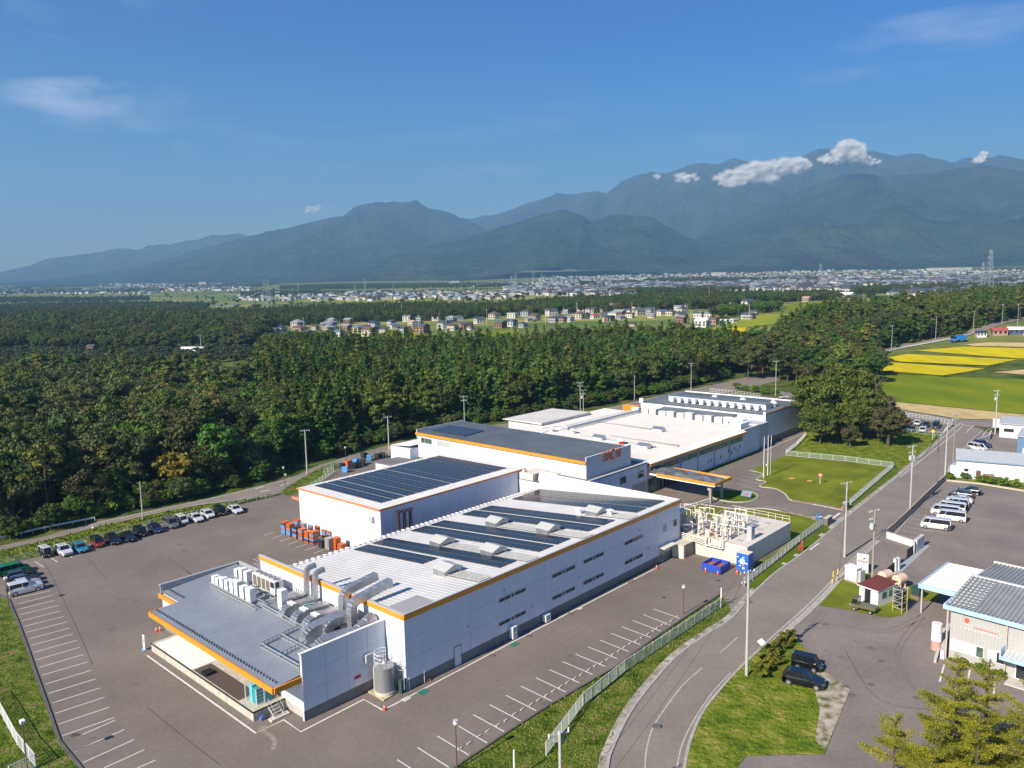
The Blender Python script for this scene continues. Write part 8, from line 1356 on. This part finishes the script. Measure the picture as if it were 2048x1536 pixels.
# long white shed and the crossroads office
def shed(lab, bl, br, h, d, mw, mroof, rh=.7, name='shed', wins=(), trim=None):
    p, q = W(*bl), W(*br); u = (q-p)/np.linalg.norm(q-p); ln = np.linalg.norm(q-p); t = thing(name, lab, 'shed', p, math.atan2(u[1], u[0])); MB().box((0, 0, 0), (ln, d, h)).build('wall', mw, t, 'l'); b = MB(); n = max(4, int(ln/.45)); ribs(b, (-.2, -.3, h+.05), (ln+.2, -.3, h+.05), (-.2, d+.3, h+rh), (ln+.2, d+.3, h+rh), n, .07, .4); b.build('roof', mroof, t, 'l')
    MB().hexa([(-.15, 0, h), (-.05, 0, h), (-.05, d, h), (-.15, d, h)], [(-.15, 0, h+.02), (-.05, 0, h+.02), (-.05, d, h+rh), (-.15, d, h+rh)]).build('gable', mw, t, 'l')
    MB().box((-.2, -.4, h-.1), (ln+.2, -.3, h+.12)).build('eave_trim', trim or GREYP, t, 'l')
    for x0, x1, z0, z1, m in wins: w = MB().box((x0, -.06, z0), (x1, -.01, z1)).build('window', FRAMEL, t, 'l'); MB().box((x0+.06, -.08, z0+.06), (x1-.06, -.06, z1-.06)).build('pane', m, w, 'l')
    return t
PGR = mat('pale_grey_roof', (.5, .52, .53), .5, metal=.2, var=.08); LIL = mat('pale_lilac_wall', (.6, .62, .68), .55)
shed('long white shed with pale ribbed roof and narrow upright windows', (1911.5, 955), (2120, 974), 4.1, 5.5, LIL, PGR, 1.4, wins=((1.5, 2.4, 1.6, 2.3, GLASS), (3.8, 4.8, .1, 2.1, RUST), (6.6, 7.2, 1.6, 3.4, PB), (8.2, 8.8, 2.4, 3.4, PB), (11.6, 12.2, 1.0, 3.4, PB), (13.6, 14.2, .9, 3.2, PB)), trim=mat('slate_trim', (.2, .28, .38), .5))
p = W(1966, 963); t = thing('bin_store', 'brown slatted bin store in front of the long white shed', 'bin store', p, RZR+.35); B('body', (0, -.9, 0), (1.9, .3, 1.6), mat('brown_slats', (.2, .13, .07), .7)); B('roof', (-.1, -1, 1.6), (2.0, .4, 1.7), mat('brown_roof', (.25, .18, .13), .7)); B('post', (1.9, -.9, 0), (1.95, -.85, 1.6), GREYP)
p = W(1897, 950); t = thing('white_hut', 'small white hut at the left end of the long white shed', 'hut', p, RZ_AB); B('body', (0, 0, 0), (2.4, 2.6, 2.4), WHITE2); B('roof', (-.1, -.1, 2.4), (2.5, 2.7, 2.5), GREYP)
shed('white single-storey office at the crossroads with blue-grey roof', (1998, 874), (2200, 892), 3.9, 8, WHITE2, PGR, .8, 'office', ((1.0, 3.4, 1.6, 2.6, GLASS),)); shed('steel-blue building at the right edge above the long shed', (2033, 912), (2200, 930), 5.0, 8, mat('steel_blue_wall', (.1, .2, .32), .5), PGR, .8, 'blue_building', ((1.2, 2.8, .4, 2.2, CREAMP),))
p = W(1985, 862); t = thing('billboard', 'blank pale billboard beside the office at the crossroads', 'billboard', p, -.2); B('panel', (0, 0, 1.0), (5.0, .15, 3.6), mat('pale_board', (.6, .63, .63), .5)); B('leg', (.6, .02, 0), (.75, .12, 1.0), GREYP); B('leg', (4.2, .02, 0), (4.35, .12, 1.0), GREYP)
lowwall('pale concrete wall beside the crossroads office', [(1955, 888), (1978, 880), (1982, 870)], 1.3, .3, CONCL); lowwall('lower concrete wall at the neighbour lot corner', [(1945, 892), (1975, 890)], 1.1, .3, CONCL)
lowwall('pale kerb wall between the van park and the weeds', [(1893, 962), (1960, 969), (2060, 985)], .3, .3, mat('ochre_kerb', (.5, .42, .28), .9)); lowwall('low ochre garden wall at the workshop corner', [(1870, 1326), (1888, 1262)], .35, .25, mat('ochre_kerb', (.5, .42, .28), .9)); lowwall('low white wall along the workshop side', [(1884, 1318), (1896, 1262)], 1.0, .4, WHITEP)
# ================================================================== VILLAGE, TOWN, PYLONS, CLOUDS
hc = {'w': (.55, .53, .5), 'c': (.45, .4, .32), 'g': (.32, .33, .35), 'b': (.22, .13, .09), 'r': (.22, .075, .06), 'y': (.5, .42, .26), 'p': (.45, .32, .24), 'n': (.07, .09, .16), 'd': (.08, .075, .075), 't': (.3, .22, .15), 'k': (.03, .04, .045)}
rcm = {'d': (.07, .075, .085), 'b': (.13, .075, .06), 'g': (.24, .26, .28), 'l': (.1, .17, .28), 's': (.45, .32, .24), 'e': (.08, .12, .095), 'w': (.7, .7, .7), 'r': (.38, .08, .055), 'y': (.5, .5, .3), 'n': (.04, .045, .1)}
HW = {k: mat('house_wall_'+k, v, .7, objvar=.05) for k, v in hc.items()}; HRf = {k: mat('house_roof_'+k, v, .6, objvar=.05) for k, v in rcm.items()}
cn = {'w': 'white', 'c': 'cream', 'g': 'grey', 'b': 'brown', 'r': 'red', 'y': 'yellow', 'p': 'salmon', 'n': 'navy', 'd': 'dark', 't': 'tan', 'k': 'black'}; rn = {'d': 'dark', 'b': 'brown', 'g': 'grey', 'l': 'blue', 's': 'salmon', 'e': 'green', 'w': 'white', 'r': 'red', 'y': 'yellow', 'n': 'navy'}
seen = {}
def house(x, y, wpx, wc, rc, ty='g', rot=None, h=None, name='house'):
    p = WT(x, y); dist = math.hypot(p[0], p[1]); w = min(18, wpx*dist/FPX*.74); d = w*.75; hh = h or (min(5.2, w*.52)); g = random.Random(int(x*7+y)); rz = rot if rot is not None else g.choice([-.75, -.6, .5, -.9]); nst = 'two-storey ' if hh > 4.2 else 'low '
    lab = '%s%s house with %s %s' % (nst, cn[wc], rn[rc], {'g': 'gabled roof', 'h': 'hipped roof', 'f': 'flat roof'}[ty]); seen[lab] = seen.get(lab, 0)+1
    if seen[lab] > 1 or 1: lab += ' ' + ['at the left end of the village', 'left of the village centre', 'in the middle of the village', 'right of the village centre', 'at the right end of the village', 'far beyond the village at the right'][0 if x < 640 else 1 if x < 820 else 2 if x < 1060 else 3 if x < 1280 else 4 if x < 1510 else 5]+(', front row' if y-.04*(1100-x) > 655 else ', back row')
    t = thing(name, lab, 'house', p, rz, 'houses of the village'); MB().box((-w/2, -d/2, -2), (w/2, d/2, hh)).build('wall', HW[wc], t, 'l'); b = MB(); o = .45; rh = w*.2
    if ty == 'f': b.box((-w/2-.2, -d/2-.2, hh), (w/2+.2, d/2+.2, hh+.35))
    elif ty == 'g': b.hexa([(-w/2-o, -d/2-o, hh-.1), (w/2+o, -d/2-o, hh-.1), (w/2+o, d/2+o, hh-.1), (-w/2-o, d/2+o, hh-.1)], [(-w/2-o, -.05, hh+rh), (w/2+o, -.05, hh+rh), (w/2+o, .05, hh+rh), (-w/2-o, .05, hh+rh)]); 
    else: b.hexa([(-w/2-o, -d/2-o, hh-.1), (w/2+o, -d/2-o, hh-.1), (w/2+o, d/2+o, hh-.1), (-w/2-o, d/2+o, hh-.1)], [(-w*.18, -.1, hh+rh), (w*.18, -.1, hh+rh), (w*.18, .1, hh+rh), (-w*.18, .1, hh+rh)])
    b.build('roof', HRf[rc], t, 'l')
    if ty == 'g':
        for s in (-1, 1): MB().hexa([(s*(w/2), -d/2, hh-.12), (s*(w/2+.02), -d/2, hh-.12), (s*(w/2+.02), d/2, hh-.12), (s*(w/2), d/2, hh-.12)], [(s*(w/2+o+.01), -.04, hh+rh*.85), (s*(w/2+o+.03), -.04, hh+rh*.85), (s*(w/2+o+.03), .04, hh+rh*.85), (s*(w/2+o+.01), .04, hh+rh*.85)]).build('gable', HW[wc], t, 'l')
    for fl in ([1.0, hh-1.9] if hh > 4.2 else [1.0]):
        for k in range(3): c = -w*.33+k*w*.33; MB().box((c-w*.08, -d/2-.05, fl), (c+w*.08, -d/2-.0, fl+1.15)).build('window', GLASS, t, 'l')
        for s in (-1, 1): MB().box((s*w/2-(.0 if s > 0 else .05), -d*.15, fl), (s*w/2+(.05 if s > 0 else 0), d*.15, fl+1.15)).build('window', GLASS, t, 'l')
    return t
for q in [(519, 668, 20, 'r', 'd', 'g'), (551, 671, 28, 'c', 'd', 'g'), (596, 655, 32, 'c', 'g', 'h'), (600, 668, 34, 'p', 'b', 'h'), (616, 676, 30, 'r', 'd', 'g'), (629, 686, 26, 'w', 'w', 'f'), (662, 655, 28, 'g', 'g', 'h'), (658, 666, 32, 'c', 'g', 'h'), (680, 673, 24, 'w', 'l', 'g'), (695, 661, 24, 'b', 'g', 'g'), (716, 665, 28, 'y', 'l', 'h'), (740, 672, 36, 'c', 'b', 'g'), (747, 658, 32, 'w', 'n', 'h'), (769, 663, 12, 'w', 'w', 'f'),
  (805, 666, 26, 'g', 'd', 'g'), (789, 657, 20, 'w', 'l', 'g'), (839, 642, 20, 'g', 'd', 'h'), (826, 653, 24, 'c', 's', 'g'), (843, 666, 38, 'b', 'd', 'g'), (876, 641, 28, 'w', 'b', 'g'), (887, 657, 30, 'w', 'd', 'g'), (903, 644, 24, 'g', 'g', 'h'), (907, 661, 26, 'c', 'b', 'h'), (934, 659, 28, 'r', 'd', 'g'), (918, 641, 20, 'w', 'e', 'h'), (959, 647, 26, 'w', 'd', 'g'), (989, 638, 28, 'c', 'b', 'h'), (1001, 656, 30, 'b', 'e', 'g'), (1026, 636, 26, 'w', 'g', 'f'), (1023, 653, 28, 'w', 'd', 'g'), (1070, 642, 28, 'g', 'b', 'g'), (1052, 632, 24, 'g', 'd', 'h'),
  (1103, 631, 28, 'w', 'd', 'g'), (1108, 645, 24, 'g', 'd', 'h'), (1129, 642, 22, 'w', 'd', 'g'), (1132, 627, 20, 'g', 'g', 'f'), (1159, 638, 28, 'c', 'b', 'h'), (1165, 626, 24, 'w', 'd', 'g'), (1190, 638, 20, 'w', 'r', 'h'), (1184, 627, 22, 'c', 'b', 'g'), (1213, 635, 22, 'n', 'd', 'g'), (1226, 621, 36, 'w', 's', 'g'), (1239, 635, 30, 'r', 'g', 'g'), (1278, 631, 28, 'c', 'e', 'h'), (1271, 620, 26, 'w', 'd', 'h'), (1295, 614, 20, 'w', 'g', 'g'), (1299, 628, 26, 'g', 'd', 'g'), (1316, 616, 24, 'w', 'g', 'g'), (1324, 631, 22, 'w', 'l', 'g'), (1339, 617, 20, 'y', 'd', 'g'), (1370, 619, 22, 'c', 'd', 'h'), (1397, 616, 24, 'k', 'n', 'f'), (1362, 646, 24, 'b', 'b', 'g'), (1367, 638, 20, 'c', 'd', 'g'), (1397, 635, 22, 'w', 'd', 'g'), (1405, 654, 34, 'w', 'w', 'g'), (1418, 636, 22, 'w', 'g', 'h'), (1426, 648, 26, 't', 'b', 'g'), (1449, 647, 18, 'w', 'w', 'f'), (1468, 646, 18, 'w', 'w', 'f'), (1462, 630, 24, 't', 'd', 'g'), (1499, 639, 26, 'g', 'd', 'g'), (1467, 612, 16, 'c', 'y', 'g'), (1496, 612, 28, 'w', 'd', 'g'), (1555, 609, 14, 'd', 'e', 'g'), (1613, 603, 18, 'p', 's', 'g'), (1636, 597, 22, 'w', 'w', 'f'), (1652, 595, 22, 't', 'b', 'f'), (1668, 594, 18, 'g', 'g', 'f'), (1692, 598, 34, 'c', 'w', 'g'), (1715, 597, 18, 'd', 'd', 'f'), (1513, 598, 20, 'b', 'd', 'g'), (1266, 652, 14, 'p', 'd', 'g'), (490, 690, 26, 'w', 'w', 'f'), (2010, 590, 26, 'g', 'd', 'g')]: house(*q)
_g = random.Random(9)
for _ in range(46):
    x = _g.choice([_g.uniform(1060, 1400), _g.uniform(1060, 1400), _g.uniform(780, 1060), _g.uniform(560, 780), _g.uniform(1340, 1520)]); y = (649 if x > 1060 else 662 if x > 780 else 671)-_g.uniform(2, 24)-max(0, x-1060)*.02; house(x, y, _g.uniform(17, 26), _g.choice('wwcgtbc'), _g.choice('ddgbdgn'), _g.choice('ggh'))
for (x, y, w_, wc, rc, lab) in ((185, 708, 20, 'b', 'd', 'brown tower-like shed standing in the orchard'), (1962, 674, 20, 'w', 'n', 'small hut with purple-brown roof beside the rural road'), (1998, 670, 30, 't', 'r', 'shed with red roof below the rural road'), (2030, 668, 30, 'n', 'w', 'shed with pale blue roof below the rural road'), (1905, 662, 36, 't', 'g', 'low open shed with grey roof under the trees'), (2060, 672, 24, 'w', 'l', 'white shed at the right edge below the rural road')):
    t = house(x, y, w_, wc, rc, 'g', -.3, 2.6 if x > 1000 else 5.0, 'farm_shed'); t['label'] = lab; t['category'] = 'shed'; del t['group']
p = WT(388, 706); t = thing('greenhouse', 'long white arched greenhouse at the orchard edge', 'greenhouse', p, -.25); b = MB(); n = 10
for k in range(n): a0, a1 = math.pi*k/n, math.pi*(k+1)/n; b.q([(-8, math.cos(a0)*4, math.sin(a0)*4), (-8, math.cos(a1)*4, math.sin(a1)*4), (8, math.cos(a1)*4, math.sin(a1)*4), (8, math.cos(a0)*4, math.sin(a0)*4)])
b.q([(-8, math.cos(math.pi*k/n)*4, math.sin(math.pi*k/n)*4) for k in range(n+1)]); b.q([(8, math.cos(math.pi*k/n)*4, math.sin(math.pi*k/n)*4) for k in range(n+1)][::-1]); b.build('cover', mat('white_film', (.75, .76, .77), .5), t, 'l'); MB().box((8.02, -1.2, 0), (8.1, 1.2, 2.2)).build('door', mat('dark_entry', (.06, .06, .07), .6), t, 'l')
# village poles
for k, (x, y, hp) in enumerate([(608, 668, 32), (680, 672, 30), (838, 668, 38), (804, 640, 30), (893, 668, 36), (974, 652, 34), (1022, 660, 34), (1091, 648, 30), (1128, 640, 26), (1154, 642, 36), (1264, 636, 30), (1308, 640, 26), (1320, 612, 20), (1382, 654, 34), (1418, 610, 34), (1400, 646, 24), (1498, 640, 30), (770, 630, 24), (82, 745, 28), (403, 708, 36), (163, 700, 22), (250, 700, 18), (1075, 625, 22), (1225, 618, 22)]): p = WT(x, y); h = hp*math.hypot(p[0], p[1])/FPX; t = thing('utility_pole', 'distant pole standing %s' % ('in the orchard' if x < 420 else 'among the village houses'), 'utility pole', p, k, 'distant poles among village and orchard'); MB().cyl((0, 0, -1), (0, 0, h), .22, .16, 6).build('shaft', POLE, t, 'l'); MB().bar((-.9, 0, h-.5), (.9, 0, h-.5), .14).build('crossarm', GALV2, t, 'l')
# pylons
def pylon(x, yb, yt, lab):
    p = WT(x, yb); h = (yb-yt)*math.hypot(p[0], p[1])/FPX; t = thing('transmission_tower', lab, 'pylon', p, .4, 'transmission towers on the plain'); b = MB(); w = h*.075; th = max(.1, h*.0045)
    for sx in (-1, 1):
        for sy in (-1, 1): b.bar((sx*w, sy*w, 0), (sx*w*.22, sy*w*.22, h), th)
    for k in range(8):
        z0, z1 = h*k/8, h*(k+1)/8; a, c = w*(1-.78*k/8), w*(1-.78*(k+1)/8)
        for s in (-1, 1): b.bar((-a, s*a, z0), (c, s*c, z1), th*.6); b.bar((a, s*a, z0), (-c, s*c, z1), th*.6); b.bar((s*a, -a, z0), (s*c, c, z1), th*.6)
    b.build('lattice', mat('pylon_steel', (.33, .36, .38), .6), t, 'l')
    for k, f in enumerate((.72, .83, .94)): MB().bar((-h*.13, 0, h*f), (h*.13, 0, h*f), th*1.2).build('crossarm', mat('pylon_steel', (.33, .36, .38), .6), t, 'l')
for x, yb, yt, lab in ((531, 614, 561, 'left of the two close pylons beside the substation'), (539, 612, 562, 'right of the two close pylons beside the substation'), (597, 592, 567, 'pylon right of the substation pair'), (710, 594, 566, 'pylon left of the tallest mid-plain pylon'), (731, 593, 557, 'tallest pylon in the middle left of the plain'), (787, 590, 568, 'small pylon right of the tallest mid-left pylon'), (1024, 597, 552, 'front left pylon of the group in the middle of the plain'), (1032, 590, 546, 'slim pylon just behind the middle group'), (1067, 571, 544, 'pylon right of the middle group'), (1083, 570, 546, 'pylon farthest right of the middle group'), (359, 605, 575, 'pylon left of the substation on the dark slope'), (412, 602, 578, 'small pylon in front of the hotel'), (1640, 590, 532, 'pylon over the town left of the brick block'), (1977, 592, 514, 'large pylon towering over the town at the right'), (1963, 590, 535, 'smaller pylon beside the large right one'), (480, 598, 578, 'short pylon beside the dark wood at left')): pylon(x, yb, yt, lab)
# town: the nearer houses singly, the rest as one mass
def smallhouse_mesh(w, d, h, flat):
    b = MB(); b.box((-w/2, -d/2, -1.5), (w/2, d/2, h), 0)
    if flat: b.box((-w/2-.1, -d/2-.1, h), (w/2+.1, d/2+.1, h+.3), 1)
    else: b.hexa([(-w/2-.4, -d/2-.4, h), (w/2+.4, -d/2-.4, h), (w/2+.4, d/2+.4, h), (-w/2-.4, d/2+.4, h)], [(-w/2-.2, -.1, h+w*.2), (w/2+.2, -.1, h+w*.2), (w/2+.2, .1, h+w*.2), (-w/2-.2, .1, h+w*.2)], 1)
    return b
g = random.Random(21); CL = [(700, 1010, 585, 600, 120, .5), (480, 760, 588, 604, 90, .5), (1010, 1260, 574, 592, 380, 1), (1230, 1560, 566, 582, 700, 1), (1200, 1600, 541, 560, 420, 1), (1080, 1240, 552, 572, 160, 1), (1540, 1720, 556, 584, 260, 1), (1700, 2060, 553, 572, 620, 1), (1780, 2060, 572, 596, 190, 1), (1540, 2060, 541, 556, 260, 1), (0, 330, 578, 588, 170, 1), (200, 500, 568, 582, 260, 1), (900, 1200, 566, 575, 60, .7), (1280, 1320, 535, 541, 16, 2), (560, 700, 552, 556, 10, 1.4)]
spots = []
for x0, x1, y0, y1, n, s in CL:
    for _ in range(int(n*1.35)):
        x, y = g.uniform(x0, x1), g.uniform(y0, y1); p = WT(x, y); spots.append((math.hypot(p[0], p[1]), x, y, p, s))
spots.sort(key=lambda q: q[0]); big = []
WM = [HW[k] for k in 'wcwcgw']; RM = [HRf[k] for k in 'dgdbgd']; PM = {}
for j, (dist, x, y, p, s) in enumerate(spots[:205]):
    k = j % 6; key = k
    if key not in PM: hb_ = smallhouse_mesh(9+k, 7.5+k*.5, 4.0+(k % 3), k == 4); PM[key] = hb_.mesh('house', [WM[k], RM[k]], hb_.v)
    o = bpy.data.objects.new('house', PM[key]); COL.objects.link(o); o.location = p; o.rotation_euler = (0, 0, g.uniform(-1.5, 1.5)); _set(o, '%s house with %s roof on the near side of the town plain' % (['white', 'white', 'white', 'cream', 'grey', 'white'][k], ['dark', 'grey', 'grey', 'brown', 'white flat', 'dark'][k]), 'house', '%s houses with %s roofs of the town plain' % (['white', 'white', 'white', 'cream', 'grey', 'white'][k], ['dark', 'grey', 'grey', 'brown', 'white flat', 'dark'][k]))
VV = []; FF = []; MM = []; nv = 0
for dist, x, y, p, s in spots[205:]:
    k = g.randrange(6); w = g.uniform(9, 14)*(1+dist/12000)*(2.2 if g.random() < .04 else 1); b = smallhouse_mesh(w, w*.7, g.uniform(3.5, 6)*(1+dist/12000), g.random() < .3); a = g.uniform(-1.5, 1.5); c, si = math.cos(a), math.sin(a)
    VV += [(p[0]+vx*c-vy*si, p[1]+vx*si+vy*c, p[2]+vz) for vx, vy, vz in b.v]; FF += [tuple(i+nv for i in f) for f in b.f]; MM += [k if m == 0 else 6+k for m in b.m]; nv += len(b.v)
b = MB(); b.v, b.f, b.m = VV, FF, MM; b.build('distant_town', WM+RM, None, 'w', kind='stuff')
for x, y, w, d, h, c, lab in ((408, 572, 13, 60, 8, 'c', 'pale hotel block rising over the far town at the left'), (1437, 553, 22, 80, 8, 'w', 'white hospital-like block in the far town'), (1898, 541, 72, 60, 5, 'w', 'very long white building at the foot of the mountains'), (1300, 541, 38, 60, 5, 'w', 'white building cluster on the slope below the mountains'), (1270, 574, 44, 60, 5, 'w', 'long white hall in the middle of the town'), (1112, 571, 28, 50, 5, 'w', 'white hall at the left end of the town'), (1570, 579, 20, 40, 7, 'w', 'white domed hall beyond the village at the right'), (910, 567, 16, 50, 5, 'w', 'pale blue-roofed hall among the far woods'), (1420, 571, 20, 40, 4, 'w', 'white hall behind the wood right of centre'), (450, 611, 50, 40, 2, 'g', 'flat grey substation yard on the left plain'), (2035, 580, 36, 35, 9, 'c', 'arched hall at the right edge of the town')):
    p = WT(x, y); k = math.hypot(p[0], p[1])/FPX; w, d, h = w*k, 30*k**.5, h*k; t = thing('large_building', lab, 'building', p, .1); MB().box((-w/2, -d/2, -5), (w/2, d/2, h*.9)).build('wall', HW[c], t, 'l'); MB().box((-w/2-1, -d/2-1, h*.9), (w/2+1, d/2+1, h)).build('roof', HRf['g' if c != 'w' else 'w'], t, 'l')
# clouds that cling to the summits
cm = bpy.data.materials.new('cloud'); cm.use_nodes = True; t_ = cm.node_tree; pb2 = t_.nodes['Principled BSDF']; pb2.inputs['Base Color'].default_value = (.78, .75, .74, 1); pb2.inputs['Roughness'].default_value = 1; pb2.inputs['Specular IOR Level'].default_value = 0
lw = N(t_, 'ShaderNodeLayerWeight'); lw.inputs[0].default_value = .5; nn_ = N(t_, 'ShaderNodeTexNoise'); nn_.inputs['Scale'].default_value = .009; nn_.inputs['Detail'].default_value = 8; ge = N(t_, 'ShaderNodeNewGeometry'); L(t_, ge.outputs['Position'], nn_.inputs['Vector'])
m1 = N(t_, 'ShaderNodeMath', operation='SUBTRACT'); m1.inputs[0].default_value = 1; L(t_, lw.outputs['Facing'], m1.inputs[1]); m2 = N(t_, 'ShaderNodeMath', operation='MULTIPLY'); L(t_, m1.outputs[0], m2.inputs[0]); L(t_, nn_.outputs[0], m2.inputs[1]); mr_ = N(t_, 'ShaderNodeMapRange'); mr_.inputs[1].default_value = .1; mr_.inputs[2].default_value = .55; mr_.inputs[4].default_value = .24; L(t_, m2.outputs[0], mr_.inputs[0]); L(t_, mr_.outputs[0], pb2.inputs['Alpha'])
vm = N(t_, 'ShaderNodeVectorMath', operation='SCALE'); vm.inputs['Scale'].default_value = .35; L(t_, ge.outputs['Normal'], vm.inputs[0]); va = N(t_, 'ShaderNodeVectorMath', operation='ADD'); L(t_, vm.outputs[0], va.inputs[0]); va.inputs[1].default_value = tuple(_sd*.7); vn = N(t_, 'ShaderNodeVectorMath', operation='NORMALIZE'); L(t_, va.outputs[0], vn.inputs[0]); L(t_, vn.outputs[0], pb2.inputs['Normal'])
def cloud(lab, puffs, dist, seed):
    gg = random.Random(seed); b = MB()
    for (x, y, rx, ry, n) in puffs:
        for _ in range(n*2):
            a = gg.uniform(0, 6.28); q = math.sqrt(gg.random()); xx, yy = x+rx*q*math.cos(a), y+ry*q*math.sin(a)*.8; d = ray(xx, yy); D = dist+gg.uniform(-300, 300); k = D/math.hypot(d[0], d[1]); r = D/FPX*gg.uniform(.3, .75)*ry*(1.15-.5*q); b.sphere((d[0]*k, d[1]*k, H+d[2]*k), r, 14, 9, sz=.8)
    b.build('cloud', cm, None, 'w', True, label=lab, cat='cloud')
cloud('long cumulus bank clinging below the jagged summits', [(1465, 356, 35, 20, 40), (1520, 345, 45, 24, 55), (1580, 332, 42, 20, 45), (1605, 330, 18, 14, 14)], 9300, 1); cloud('tall white cumulus puff over the highest summit', [(1700, 303, 30, 24, 50), (1665, 318, 28, 12, 22), (1735, 322, 26, 11, 20), (1698, 286, 14, 10, 14)], 9100, 2); cloud('small cloud left of the long cumulus bank', [(1372, 356, 24, 12, 24)], 9300, 3); cloud('small slanting cloud at the far right ridge', [(1958, 318, 14, 10, 14), (1968, 309, 8, 8, 8)], 9200, 4); cloud('tiny cloud left of the long bank', [(1314, 353, 10, 6, 8)], 9300, 5); cloud('small lone cumulus above the left ridge', [(622, 420, 15, 8, 12), (634, 415, 9, 6, 7)], 10500, 6)
